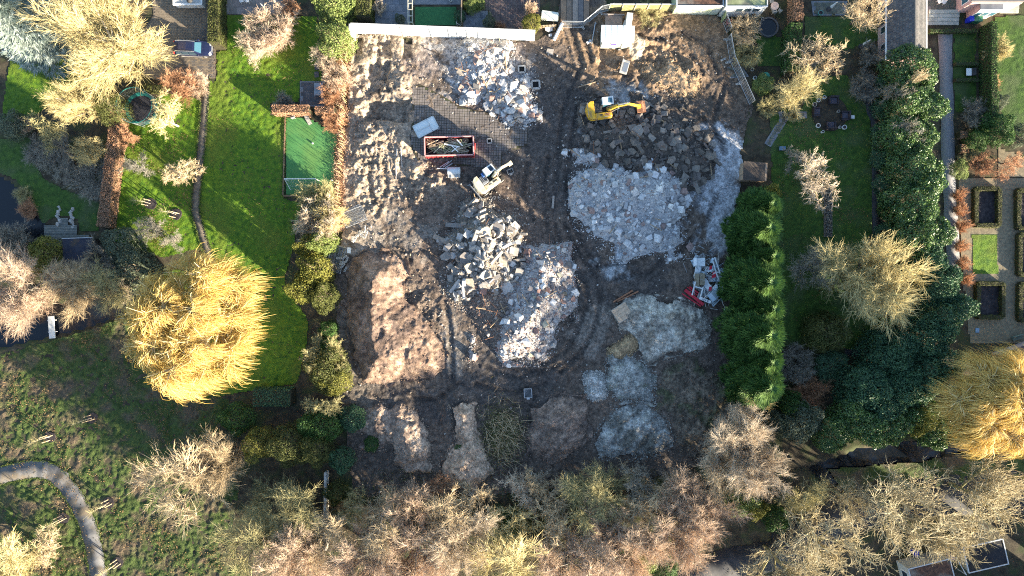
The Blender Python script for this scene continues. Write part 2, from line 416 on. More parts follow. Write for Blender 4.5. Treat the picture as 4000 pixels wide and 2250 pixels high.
# parterre gravel
sheet('parterre_gravel', [(3735, 690), (4080, 690), (4080, 1350), (3785, 1345), (3770, 1250), (3745, 900)], m_tangr, .05, .3, .01, 1, 17, .0)
sheet('lawn', [(3793, 914), (3894, 914), (3900, 1070), (3798, 1070)], m_lawn, .08, .16, .03, .5, 18, .0)
sheet('path_gravel', [(3895, 570), (3985, 600), (4080, 690), (3890, 700)], m_tangr, .045, .3, .01, 1, 17, .05)

# paved areas
slabs('driveway', [(588, -40), (842, -40), (842, 305), (812, 308), (650, 322), (560, 300), (560, 120), (600, 60)], m_brick, (.42, .21), .07, 0, .02, cap=300, tname='driveway_brick', tmat=M('driveway_bricks', 0, palette=[(.13, .115, .10), (.17, .145, .12), (.10, .095, .095), (.2, .165, .125)], rand='object', scale=2, rough=.9))
slabs('patio', [(884, -60), (1150, -60), (1150, 50), (1000, 58), (884, 56)], m_slab2, (1.0, 1.0), .07, R(2), .03, tmat=M('patio_slab_tan', 0, palette=[(.24, .2, .18), (.27, .22, .2), (.22, .19, .17)], rand='object', scale=1.5))
slabs('patio', [(1463, -30), (1602, -30), (1602, 98), (1463, 94)], m_slab, (.9, .9), .07, 0, .03, tmat=M('patio_slab_grey', 0, palette=[(.16, .18, .22), (.19, .2, .23), (.14, .16, .19)], rand='object', scale=1.5))
slabs('patio', [(1602, -50), (1800, -50), (1800, 18), (1602, 18)], m_slab, (.9, .9), .07, 0, .03, tmat=MATS['patio_slab_grey'])
sheet('turf_mat', [(1622, 20), (1790, 20), (1790, 108), (1622, 104)], m_turf2, .07, .3, .004, 1, 19, .0)
slabs('patio', [(1810, 42), (1905, 42), (1905, 116), (1810, 112)], m_slab, (.6, .6), .07, 0, .02, tmat=MATS['patio_slab_grey'])
slabs('brick_yard', [(1875, -50), (2110, -50), (2110, 118), (1910, 116), (1910, 40), (1875, 36)], m_brick, (.44, .22), .07, R(90), .02, tname='yard_brick', tmat=M('yard_bricks', 0, palette=[(.13, .09, .085), (.16, .115, .105), (.11, .085, .085), (.145, .11, .10)], rand='object', scale=2, rough=.9))
slabs('terrace', [(3168, 4), (3310, 4), (3300, 60), (3175, 62)], m_slab, (.5, .5), .07, 0, .03, tmat=M('mossy_slab', 0, palette=[(.13, .13, .10), (.16, .155, .12), (.11, .115, .09)], rand='object', scale=2))
slabs('garden_paving', [(3038, 436), (3150, 436), (3152, 462), (3080, 464), (3010, 575), (2985, 560), (3045, 462)], m_slab, (.42, .42), .10, 0, .03, tmat=MATS['mossy_slab'])
slabs('house_terrace', [(3620, -30), (3745, -30), (3745, 58), (3620, 58)], m_slab2, (.8, .8), .06, 0, .03, tmat=MATS['mossy_slab'])
slabs('garden_paving', [(2840, 262), (2900, 262), (2925, 300), (2850, 306)], m_slab, (.4, .4), .12, 0, .03, tmat=MATS['mossy_slab'])
slabs('dark_patio', [(1172, 318), (1268, 318), (1268, 420), (1172, 412)], m_slab, (.6, .6), .09, 0, .02, tmat=M('dark_slab', 0, palette=[(.09, .085, .09), (.11, .10, .10)], rand='object', scale=2))

# ------------------------------------------------------------------ the demolition site: soil heightfield
TRACKS = [  # wheel ruts: polylines in photo pixels
    [(2170, 880), (2200, 980), (2280, 1100), (2300, 1180), (2250, 1300), (2200, 1380), (2080, 1450)],
    [(2200, 860), (2240, 960), (2330, 1080), (2350, 1160), (2320, 1290), (2270, 1380), (2190, 1450)],
    [(2740, 740), (2690, 850), (2600, 950), (2480, 1020), (2330, 1040)],
    [(2800, 760), (2760, 870), (2660, 980), (2540, 1060), (2400, 1090)],
    [(2210, 0), (2230, 120), (2270, 260), (2200, 420), (2180, 600), (2170, 760)], [(2260, 0), (2275, 120), (2310, 250)],
    [(2830, 330), (2800, 420), (2780, 500), (2830, 600)], [(2700, 430), (2760, 480), (2830, 560)],
    [(2530, 180), (2620, 200), (2680, 260), (2720, 320)], [(2480, 230), (2580, 240), (2640, 300), (2700, 330)],
    [(1450, 620), (1440, 700), (1460, 790)], [(1500, 640), (1510, 740), (1470, 840)], [(1740, 1180), (1760, 1300), (1770, 1500)],
    [(2260, 420), (2230, 560), (2215, 700), (2225, 840), (2290, 980), (2330, 1040)], [(2140, 620), (2120, 760), (2140, 900), (2200, 1020), (2250, 1130)], [(2060, 640), (2040, 760), (2080, 860)], [(1900, 1430), (2020, 1480), (2150, 1440), (2250, 1390)], [(1860, 1500), (2000, 1540), (2130, 1500)], [(2560, 150), (2660, 130), (2760, 180), (2800, 280)], [(2500, 140), (2620, 160), (2700, 220), (2740, 290)],
    [(1560, 1560), (1700, 1560), (1800, 1500)], [(2260, 960), (2180, 1100), (2230, 1250)]]
TRW = [wp(t) for t in TRACKS]
# pits: (centre px, half sizes px, depth, rotation)
PITS = [((1510, 435), (85, 38), .9), ((1480, 300), (40, 55), .8), ((1400, 180), (14, 30), .7), ((1500, 190), (30, 30), .6), ((1592, 190), (16, 40), .6), ((2350, 200), (10, 60), .2),
        ((2390, 265), (60, 30), .35), ((2440, 320), (80, 25), .4), ((1670, 1640), (60, 90), .6), ((2020, 1700), (60, 130), .45), ((2200, 1480), (90, 40), .3), ((2330, 1390), (60, 40), .3)]
BUMPS = [((2560, 320), 60, .5), ((2700, 260), 40, .6), ((2620, 300), 50, .5), ((2460, 190), 28, .7), ((2510, 120), 70, .25), ((2590, 100), 80, .3), ((2660, 290), 60, .4), ((2720, 300), 40, .45), ((2470, 310), 40, .5),
         ((1640, 760), 45, .8), ((1690, 720), 50, .9), ((1620, 660), 45, .9), ((1760, 780), 50, .5), ((1400, 420), 35, .7), ((1560, 330), 50, .7), ((1500, 340), 35, .7), ((1430, 240), 50, .4), ((1570, 560), 40, .7),
         ((1430, 560), 60, .8), ((1390, 640), 40, .7), ((1480, 600), 50, .6), ((1400, 720), 45, .5), ((1440, 510), 60, .6), ((1540, 620), 40, .6), ((1580, 1260), 40, .5), ((1640, 1180), 50, .5), ((1690, 1250), 60, .4),
         ((1590, 1120), 35, .6), ((1620, 1020), 40, .3), ((1480, 560), 40, .6), ((1540, 520), 45, .7), ((2390, 175), 120, .1)]
CLODS = [(1470, 470, 190, 1.0), (1430, 620, 130, 1.0), (1480, 320, 150, .9), (1480, 180, 110, .8), (1660, 730, 110, 1.), (1640, 1200, 90, .6), (2560, 260, 200, .5), (2480, 360, 120, .6), (2700, 430, 130, .5), (1450, 760, 90, .6), (2520, 100, 160, .6)]
def site_z(X, Y):
    z = .12 + .12 * fbm(X, Y, 4, 3, 20) + .13 * fbm(X, Y, .8, 4, 23, .6) + .07 * vn(X, Y, .21, 29)
    for (c, r, h) in BUMPS:
        w = W2(*c, h * .6); d = np.hypot(X - w[0], Y - w[1]) / (r * S); z = z + h * np.clip(1 - d, 0, 1) ** 1.2 * (1 + .8 * fbm(X, Y, .7, 3, 24))
    cl = 0
    for (x, y, r, a) in CLODS:
        w = W2(x, y); cl = np.maximum(cl, a * np.clip(1.25 - np.hypot(X - w[0], Y - w[1]) / (r * S), 0, 1))
    n = np.abs(fbm(X, Y, 1.1, 4, 26, .65)); z = z + cl * (.85 * n + .35 * np.maximum(fbm(X, Y, .45, 2, 28), 0) - .1)
    for (c, hs, d) in PITS:
        w = W2(*c); u = np.maximum(np.abs(X - w[0]) / (hs[0] * S), np.abs(Y - w[1]) / (hs[1] * S)) + .5 * vn(X, Y, .8, 31)
        z = z - d * np.clip((1.15 - u) / .3, 0, 1)
    for t in TRW:
        d = pld(X, Y, t); z = z - .12 * np.exp(-(d / .32) ** 4) + .08 * np.exp(-((d - .62) / .2) ** 2) + .05 * np.exp(-(d / .35) ** 2) * np.sin((X * .8 + Y) * 2 * math.pi / .42)
    return z
_c = lambda *a: np.array(a)
ZONES = [  # colour, strength, [(x, y, radius px)...] capsules as 5-tuples
    (_c(.27, .215, .165), 1., [(1380, 200, 1390, 850, 130), (1480, 180, 1560, 300, 110), (1560, 200, 1580, 640, 120), (1620, 680, 1700, 760, 80)], 60),
    (_c(.20, .135, .085), .9, [(2420, 160, 2780, 200, 150), (2560, 280, 2760, 330, 110), (2250, 130, 2330, 300, 60), (2830, 300, 2800, 560, 90)], 70),
    (_c(.26, .175, .11), .9, [(2560, 260, 2700, 320, 40), (2360, 300, 2390, 360, 30), (2550, 200, 2660, 250, 40)], 40),
    (_c(.30, .30, .31), .8, [(1840, 230, 2000, 330, 120), (1700, 180, 1900, 170, 50), (1740, 270, 1800, 330, 60)], 70),
    (_c(.13, .095, .08), .7, [(1700, 480, 2000, 380, 60), (1640, 250, 1690, 280, 50), (1900, 190, 2010, 200, 40)], 50),
    (_c(.068, .06, .056), .95, [(2120, 480, 2180, 760, 190), (2200, 900, 2300, 1140, 120), (1820, 1480, 2080, 1440, 130), (1500, 1570, 1800, 1560, 70), (2500, 1060, 2350, 1100, 80), (1950, 620, 2050, 700, 120), (2200, 330, 2120, 300, 60)], 90),
    (_c(.115, .085, .068), .8, [(1700, 900, 1800, 1050, 160), (2000, 800, 2150, 900, 120), (1780, 860, 1640, 960, 100)], 80),
    (_c(.078, .063, .053), .8, [(2280, 1300, 2330, 1450, 110), (1450, 1800, 1500, 1900, 140), (2000, 1700, 2020, 1850, 90), (2800, 1300, 2830, 1600, 70), (2700, 1500, 2780, 1600, 110), (2250, 1850, 2700, 1820, 90), (2760, 380, 2860, 480, 90), (2560, 430, 2660, 480, 60)], 70),
    (_c(.36, .37, .39), .95, [(2760, 600, 2850, 760, 95), (2850, 640, 2820, 900, 75), (2700, 740, 2780, 800, 60), (2790, 560, 2800, 600, 60), (2640, 860, 2720, 900, 40), (2420, 960, 2440, 990, 40)], 45),
    (_c(.32, .34, .36), .8, [(2460, 380, 2520, 460, 55), (2300, 500, 2320, 560, 30), (2380, 1060, 2440, 1000, 25)], 40),
    (_c(.13, .38, .55), .9, [(2412, 440, 2416, 498, 9), (2425, 450, 2424, 470, 11), (2490, 445, 2520, 440, 8)], 12),
    (_c(.19, .17, .15), .75, [(2330, 1250, 2300, 1330, 40), (1760, 1250, 1780, 1400, 40), (1400, 860, 1450, 930, 60), (1560, 900, 1600, 960, 60)], 50),
    (_c(.14, .12, .10), .8, [(1350, 1480, 1420, 1540, 60), (1340, 1200, 1345, 1300, 30)], 40)]
def soil_col(X, Y):
    col = np.tile(np.array([.112, .087, .07]), (len(X), 1))
    n = fbm(X, Y, 2.2, 5, 40, .7) * 1.3
    for c, st, prims, soft in ZONES:
        w = np.zeros(len(X))
        for p in prims:
            if len(p) == 3: d = np.hypot(X - W2(p[0], p[1])[0], Y - W2(p[0], p[1])[1]); r = p[2]
            else: d = capd(X, Y, W2(p[0], p[1]), W2(p[2], p[3])); r = p[4]
            w = np.maximum(w, np.clip((r * S - d + n * soft * S * 1.5) / (soft * S) + .5, 0, 1))
        w = (w * st)[:, None]; col = col * (1 - w) + c * w
    for i, t in enumerate(TRW):
        d = pld(X, Y, t); w = (.85 * np.exp(-(d / .42) ** 4) * np.clip(.95 + n, 0, 1) * (.75 + .35 * np.sin((X * .8 + Y) * 2 * math.pi / .5)))[:, None]
        col = col * (1 - w) + (np.array([.042, .036, .033]) if i not in (8, 9, 10, 11) else np.array([.2, .14, .09])) * w
    return col * (1 + .5 * fbm(X, Y, .5, 2, 45))[:, None]
sheet('demolition_site_ground', site_w, m_site, res=.135, zf=site_z, attr=soil_col, jag=.5, seed=30, world=True)
def sz(x, y): return float(site_z(np.array([x]), np.array([y]))[0])
# old yard paving still lying in the site
slabs('yard_paving', [(1600, 345), (1640, 330), (1720, 370), (1800, 420), (1900, 440), (2060, 455), (2060, 570), (1960, 600), (1960, 680), (1830, 650), (1640, 640), (1600, 560), (1615, 440)], m_soil, (.33, .33), .20, R(-2), .04, bond=0.,
      cap=300, tname='paving_tile', jit=.02, tmat=M('old_paving', 0, palette=[(.14, .125, .12), (.17, .15, .14), (.115, .105, .105), (.19, .165, .15), (.13, .12, .125)], rand='object', scale=1.2, rough=.95))
# ------------------------------------------------------------------ vegetation prototypes
def nrm(v): return v / np.maximum(np.linalg.norm(v, axis=-1, keepdims=True), 1e-9)
def bare_proto(name, seed, H, Rr, kids, ang, lens, rad, wob, trop, nseg, trunk_frac=.3, split=2, stems=1, spread=.0, n_sides=3, leanout=0.):
    """bare branching tree -> (trunk mesh, crown mesh); normalised to height H and radius Rr"""
    rr = random.Random(seed); out = [[] for _ in kids] + [[]]
    def grow(p, d, L, r, lev):
        ns = nseg[lev]; st = L / ns; last = lev == len(kids)
        for i in range(ns):
            w = wob[lev]
            d = (d + Vector((rr.gauss(0, w), rr.gauss(0, w), rr.gauss(0, w) + trop[lev]))).normalized()
            q = p + d * st; r2 = r * (1 - (.75 if last else .55) / ns)
            out[lev].append((*p, *q, r, r2)); p = q; r = r2
            if not last and (i + 1) / ns >= (trunk_frac if lev == 0 else .22):
                k = kids[lev] / max(1, ns * (1 - (trunk_frac if lev == 0 else .22))); k = int(k) + (rr.random() < k - int(k))
                for _ in range(k):
                    a = ang[lev] * rr.uniform(.6, 1.3); t = rr.uniform(0, 2 * math.pi)
                    u = d.orthogonal().normalized(); v = d.cross(u); s_ = (u * math.cos(t) + v * math.sin(t))
                    grow(p - d * st * rr.random() * .8, (d * math.cos(a) + s_ * math.sin(a)).normalized(), lens[lev + 1] * rr.uniform(.65, 1.2), max(r * .62, rad[lev + 1] * .6) if lev < 2 else rad[lev + 1], lev + 1)
    for s_ in range(stems):
        t = 2 * math.pi * s_ / stems + rr.random(); o = spread * rr.random() ** .5
        grow(Vector((o * math.cos(t), o * math.sin(t), -.05)), Vector((leanout * math.cos(t) * rr.uniform(.4, 1.2), leanout * math.sin(t) * rr.uniform(.4, 1.2), 1)).normalized(), lens[0] * rr.uniform(.85, 1.1), rad[0], 0)
    allp = np.array([s_[3:6] for l in out for s_ in l])
    kz = H / np.percentile(allp[:, 2], 99); kr = Rr / np.percentile(np.hypot(allp[:, 0], allp[:, 1]), 94)
    def mesh(levels, nm, n):
        a = np.array([s_ for l in levels for s_ in out[l]]); a[:, [0, 1, 3, 4]] *= kr; a[:, [2, 5]] *= kz
        V, F = tubes(a, n); return mk(nm, V, F, None, False)
    return mesh(range(0, split), name + '_trunk', 5), mesh(range(split, len(kids) + 1), name + '_crown', n_sides), H, Rr

def leaf_quads(P, N, size, rr, flat=.5, aspect=.6, bend=.25):
    """one folded leaf (two tris) per point"""
    n = len(P); N = nrm(N + flat * rr.normal(size=(n, 3))); T = nrm(np.cross(N, rr.normal(size=(n, 3)))); U = np.cross(N, T)
    s = size * rr.uniform(.6, 1.35, size=(n, 1))
    V = np.stack([P - T * s * .5, P + U * s * aspect * .5 - N * s * bend, P + T * s * .5, P - U * s * aspect * .5 - N * s * bend], 1).reshape(-1, 3)
    b = (np.arange(n) * 4)[:, None]
    return V, np.concatenate([np.concatenate([b, b + 1, b + 2], 1), np.concatenate([b, b + 2, b + 3], 1)])
def blob_points(rr, blobs, n, depth=.35, zmin=.05):
    """points near the skin of a union of ellipsoids, with outward normals"""
    c = np.array([b[0] for b in blobs], float); r = np.array([b[1] for b in blobs], float)
    w = (r ** 2).sum(1); w /= w.sum(); k = rr.choice(len(blobs), int(n * 2.2), p=w)
    d = nrm(rr.normal(size=(len(k), 3))); d[:, 2] = np.where(d[:, 2] < -.3, -d[:, 2], d[:, 2])
    lump = 1 + .13 * np.sin(d[:, 0] * 7 + k) * np.sin(d[:, 1] * 6 + 2 * k) + .1 * np.sin(d[:, 2] * 9 + k * 3)
    P = c[k] + d * r[k] * (lump * (1 - depth * rr.random(len(k)) ** 2))[:, None]
    ok = P[:, 2] > zmin
    for i in range(len(blobs)):
        ok &= (i == k) | ((((P - c[i]) / (r[i] * .86)) ** 2).sum(1) > 1)
    P = P[ok][:n]; return P, nrm(d[ok][:n])
def stem_mesh(name, rr, blobs, r=.08):
    segs = []
    for c_, rr_ in blobs:
        p0 = np.array([0, 0, -.05]); p1 = np.array([c_[0] * .4, c_[1] * .4, c_[2] * .5]); p2 = np.array(c_)
        segs += [(*p0, *p1, r, r * .7), (*p1, *p2, r * .7, r * .4)]
        for _ in range(6):
            d = nrm(rr.normal(size=3)); d[2] = abs(d[2]); segs.append((*p2, *(p2 + d * np.array(rr_) * .8), r * .3, r * .1))
    V, F = tubes(segs, 5); return mk(name, V, F)
def leafy_proto(name, seed, H, Rr, nb, n, size, flat=.6, aspect=.6, depth=.35, dome=True):
    rr = np.random.default_rng(seed); blobs = [((0, 0, H * .5), (Rr * .68, Rr * .68, H * .46))]
    for i in range(nb):
        t = 2 * math.pi * i / nb + rr.random(); q = Rr * rr.uniform(.4, .68); s = Rr * rr.uniform(.26, .42)
        blobs.append(((q * math.cos(t), q * math.sin(t), H * rr.uniform(.35, .75)), (s, s, H * rr.uniform(.2, .3))))
    for i in range(6):
        t = 2 * math.pi * i / 6; blobs.append(((Rr * .5 * math.cos(t), Rr * .5 * math.sin(t), H * .2), (Rr * .45, Rr * .45, H * .22)))
    P, N = blob_points(rr, blobs, n, depth); V, F = leaf_quads(P, N, size, rr, flat, aspect)
    return stem_mesh(name + '_trunk', rr, blobs[:6], .05 * Rr), mk(name + '_crown', V, F), H, Rr
def conifer_proto(name, seed, H, Rr, n, L, droop=.1, tip=.25, bottom=.12):
    """narrow evergreen clad in feathery sprays"""
    rr = np.random.default_rng(seed); segs = [(0, 0, -.05, 0, 0, H * .95, .2, .03)]
    t = rr.random(n); z = H * (bottom + (.98 - bottom) * (1 - (1 - t) ** .9)); rad = Rr * np.clip((1 - (z / H) ** 2.2) * .95 + tip * .4, .1, 1); a = rr.random(n) * 2 * math.pi
    rad = rad * (.82 + .18 * np.sin(a * 5 + z * 2.0) + .12 * np.sin(z * 5 + a)) * (1 - .4 * rr.random(n) ** 3)
    P = np.stack([rad * np.cos(a), rad * np.sin(a), z], 1); D = nrm(np.stack([np.cos(a), np.sin(a), .35 + .9 * (z / H) ** 3 - droop + .25 * rr.normal(size=n)], 1) + .25 * rr.normal(size=(n, 3)))
    VV = []; FF = []; off = 0
    up = np.array([[0, 0, 1.]]); U = nrm(np.cross(D, up)); Nn = np.cross(U, D)
    for ang_, k in ((0, 1.), (.55, .75), (-.55, .75), (1.0, .5), (-1.0, .5)):
        d = D * math.cos(ang_) + U * math.sin(ang_); w = nrm(np.cross(d, Nn)); l = L * k * rr.uniform(.7, 1.3, size=(n, 1))
        base = P - D * L * .35
        V = np.stack([base - w * l * .10, base + d * l, base + w * l * .10 + Nn * l * .08], 1).reshape(-1, 3)
        b = off + np.arange(n)[:, None] * 3; FF.append(np.concatenate([b, b + 1, b + 2], 1)); VV.append(V); off += len(V)
    V, F = tubes(segs, 6)
    return mk(name + '_trunk', V, F), mk(name + '_crown', np.concatenate(VV), np.concatenate(FF)), H, Rr
def ribbons(paths, w):
    """paths (n,k,3) -> flat ribbons of width w (n,k)"""
    n, k, _ = paths.shape; t = nrm(np.gradient(paths, axis=1)); s = nrm(np.cross(t, np.random.default_rng(5).normal(size=(n, 1, 3))))
    V = np.stack([paths - s * w[..., None] / 2, paths + s * w[..., None] / 2], 2).reshape(-1, 3)
    b = (np.arange(n)[:, None] * k + np.arange(k - 1)[None]).reshape(-1, 1) * 2
    return V, np.concatenate([b, b + 1, b + 3, b + 2], 1)
def willow_proto(name, seed, H, Rr, nd, nc, per, L, w=.035, wind=(.5, .1), lobes=6):
    """weeping crown: several domes of hanging strands with gaps between"""
    rr = np.random.default_rng(seed); dq = np.sqrt((np.arange(nd) + .5) / nd) * .8; da = np.arange(nd) * 2.39996 + rr.normal(size=nd) * .25
    lob = 1 + .12 * np.sin(da * lobes + seed); dc = np.stack([dq * np.cos(da) * Rr * lob, dq * np.sin(da) * Rr * lob, H * (.93 - .38 * dq ** 2) + rr.normal(size=nd) * H * .05], 1); dr = Rr * rr.uniform(.17, .27, nd)
    segs = [(0, 0, -.1, 0, 0, H * .14, .55, .45)]; C0 = []; CD = []
    for i in range(nd):
        p0 = np.array([0, 0, H * .12]); p2 = dc[i] - np.array([0, 0, dr[i] * .3]); m = p0 * .5 + p2 * .5 + rr.normal(size=3) * .4
        segs += [(*p0, *m, .24, .16), (*m, *p2, .16, .09)]
        for k in range(nc):
            d = nrm(rr.normal(size=3) * np.array([1, 1, .7])); d[2] = abs(d[2]) * .9; c = dc[i] + d * dr[i] * np.array([1, 1, .62]) * rr.uniform(.55, 1.0)
            segs.append((*p2, *(c + np.array([0, 0, .12])), .085, .04)); e_ = c + d * .9 + np.array([0, 0, .25]); segs.append((*(c + np.array([0, 0, .12])), *e_, .04, .015)); C0.append(c); CD.append(d)
    tv, tf = tubes(segs, 5); C0 = np.array(C0); CD = np.array(CD)
    n = len(C0) * per; k = np.repeat(np.arange(len(C0)), per); o = C0[k] + rr.normal(size=(n, 3)) * np.array([.26, .26, .12]) * (Rr / 10) * 1.4
    out = nrm(np.concatenate([CD[k][:, :2] * 1.0 + np.array(wind) * .45 + nrm(C0[k])[:, :2] * .35 + rr.normal(size=(n, 2)) * .45, np.zeros((n, 1))], 1))
    l = L * rr.uniform(.4, 1.2, n); tt = np.linspace(0, 1, 4); reach = rr.uniform(.3, .75, n)
    horiz = (reach * l)[:, None] * np.sin(tt * 1.35)[None] * 1.02; z = -(l[:, None] * (1.05 * tt ** 2.0 - .25 * tt)[None])
    path = o[:, None, :] + out[:, None, :] * horiz[..., None]; path[..., 2] += z; path += rr.normal(size=path.shape) * .03
    path[..., 2] = np.maximum(path[..., 2], .25)
    V, F = ribbons(path, w * np.tile(np.array([1., 1., .8, .3]), (n, 1)))
    return mk(name + '_trunk', tv, tf), mk(name + '_crown', V, F), H, Rr

P = {}
# kids, ang, lens, rad, wob, trop, nseg
for i in range(4):
    P['bare%d' % i] = bare_proto('bare', 20 + i, 11, 4.2, (9, 8, 8, 4), (.7, .62, .6, .55), (8.5, 4.4, 2.5, 1.5, .85), (.26, .12, .055, .024, .015), (.05, .11, .13, .14, .16), (.03, .10, .09, .07, .05), (7, 5, 4, 2, 1), .28, 3)
for i in range(2):
    P['round%d' % i] = bare_proto('round', 40 + i, 9, 5.5, (17, 10, 8, 5), (.95, .55, .5, .5), (4.6, 4.4, 2.2, 1.3, .8), (.3, .10, .042, .020, .013), (.05, .09, .10, .12, .15), (.04, .10, .06, .03, .0), (5, 5, 4, 2, 1), .2, 2)
for i in range(3):
    P['shrub%d' % i] = bare_proto('shrub', 60 + i, 2.6, 1.9, (8, 7, 5), (.45, .5, .55), (1.9, 1.05, .6, .36), (.035, .02, .013, .010), (.07, .14, .18, .2), (.02, .05, .03, .02), (4, 3, 2, 1), .15, 1, stems=13, spread=.35, leanout=.75)
for i in range(2):
    P['apple%d' % i] = bare_proto('apple', 70 + i, 4.5, 2.8, (6, 7, 8, 4), (1.0, .8, .85, .8), (2.4, 2.4, 1.2, .55, .3), (.15, .08, .04, .022, .015), (.1, .26, .3, .3, .3), (.0, .06, .05, .05, .04), (4, 5, 4, 2, 1), .3, 2)
for i in range(2):
    P['plane%d' % i] = bare_proto('plane', 80 + i, 11.5, 5.2, (7, 8, 8, 3), (1.0, .75, .7, .6), (6, 4.6, 2.6, 1.5, .7), (.3, .13, .06, .035, .024), (.05, .15, .22, .26, .28), (.04, .14, .13, .12, .1), (5, 5, 5, 4, 2), .35, 2)
P['willow0'] = willow_proto('willow', 90, 13, 9.5, 30, 14, 64, 2.9, .036)
P['willow1'] = willow_proto('willow', 91, 14, 7.5, 18, 14, 90, 3.4, .036, wind=(-.5, -.2))
for i in range(3):
    P['leafy%d' % i] = leafy_proto('leafy', 100 + i, 2.8, 2.0, 9, 7000, .13, .7, .55)
for i in range(3):
    P['laurel%d' % i] = leafy_proto('laurel', 110 + i, 5.5, 3.2, 12, 13500, .235, 1.2, .45)
P['cedar0'] = conifer_proto('cedar', 120, 11, 5.0, 6000, .75, .25, .1)
for i in range(3): P['cypress%d' % i] = conifer_proto('cypress', 124 + i, 10.5, 2.7, 9000, .55, .0, .2)
P['yew0'] = leafy_proto('yew', 130, 4.5, 2.2, 10, 9000, .14, .8, .35)

def twig(name, c1, c2):
    c1 = tuple(min(.8, v * 1.2) for v in c1); c2 = tuple(min(.82, v * 1.4) for v in c2)
    return M(name, c1, c2, .6, .8, coords='pos', rand='island')
BARKS = dict(brown=M('bark_brown', (.14, .11, .08), (.24, .19, .13), 3, .9, .5), grey=M('bark_grey', (.17, .16, .14), (.30, .28, .24), 3, .9, .5), moss=M('bark_mossy', (.20, .19, .08), (.34, .30, .16), 2, .9, .5), pale=M('bark_pale', (.34, .30, .25), (.5, .45, .38), 3, .85, .4), gold=M('bark_willow', (.5, .42, .24), (.66, .57, .36), 2, .85, .4))
FOL = dict(tan=twig('twig_tan', (.30, .23, .14), (.50, .40, .26)), pink=twig('twig_pink', (.33, .24, .17), (.52, .40, .30)), yellow=twig('twig_yellow', (.34, .28, .13), (.55, .47, .25)), olive=twig('twig_olive', (.20, .18, .085), (.36, .32, .16)),
           grey=twig('twig_grey', (.14, .13, .105), (.26, .24, .20)), rust=twig('twig_rust', (.26, .13, .07), (.42, .24, .14)), pale=twig('twig_pale', (.34, .275, .20), (.55, .46, .35)), plane=twig('twig_plane', (.24, .20, .12), (.42, .36, .23)),
           gold=M('willow_gold', (.52, .35, .085), (.82, .62, .24), .35, .6, rand='island', trans=.25, spec=.4),
           green=M('leaf_green', (.03, .075, .018), (.085, .17, .04), .8, .55, rand='island', trans=.2), yellowgreen=M('leaf_yellowgreen', (.10, .115, .02), (.24, .23, .05), .8, .6, rand='island', trans=.2), lime=M('leaf_lime', (.12, .17, .04), (.28, .34, .11), .8, .55, rand='island', trans=.25),
           dark=M('leaf_dark', (.032, .085, .048), (.10, .19, .09), .8, .45, rand='island', trans=.12), laurel=M('leaf_laurel', (.035, .085, .03), (.15, .25, .07), .6, .35, rand='island', trans=.15, spec=.55), greygreen=M('leaf_greygreen', (.075, .095, .06), (.17, .20, .13), .8, .6, rand='island', trans=.2),
           cypress=M('leaf_cypress', (.03, .085, .022), (.12, .215, .045), .5, .6, rand='island', trans=.15), cedar=M('leaf_cedar', (.22, .28, .25), (.42, .48, .44), .6, .6, rand='island', trans=.15), beech=M('leaf_beech', (.30, .16, .095), (.50, .31, .2), 1.2, .7, rand='island', trans=.15),
           olivegreen=M('leaf_olive', (.055, .07, .018), (.13, .14, .04), .8, .6, rand='island', trans=.2))
def setmat(o, m):
    if not o.data.materials: o.data.materials.append(None)
    o.material_slots[0].link = 'OBJECT'; o.material_slots[0].material = m
pc = {}
def plant(kind, px, py, rpx, h, fol, label, bark='brown', name=None, cat=None, group=None, rot=None, sx=1.0, zc=.6, z0=0.0):
    """one tree or shrub: crown centred on photo pixel (px, py), crown radius in pixels, height in metres"""
    pr = [k for k in P if k.rstrip('0123456789') == kind]; i = pc.get(kind, 0); pc[kind] = i + 1
    tm, cm, H0, R0 = P[pr[i % len(pr)]]
    w = W(px, py, h * zc); r = rpx * S * (HC - h * zc) / HC
    if kind == 'round': r *= .9
    isshrub = h < 3.4
    nm = name or ({'bare': 'bare_tree', 'round': 'bare_tree', 'shrub': 'bare_shrub', 'apple': 'fruit_tree', 'plane': 'plane_tree', 'willow': 'willow_tree', 'leafy': 'leafy_shrub' if isshrub else 'evergreen_tree', 'laurel': 'laurel_shrub', 'cedar': 'cedar_tree', 'cypress': 'cypress_tree', 'yew': 'evergreen_tree'}[kind])
    t = thing(nm, label, cat or ('shrub' if 'shrub' in nm else 'tree'), (w.x, w.y, z0), (rnd.uniform(0, 6.28) if rot is None else rot), group)
    t.scale = (r / R0 * sx, r / R0, h / H0)
    for me, pn, mt in ((tm, 'trunk' if 'tree' in nm else 'stem', BARKS[bark]), (cm, 'crown', FOL[fol])):
        o = link(pn, me, t); setmat(o, mt)
    return t

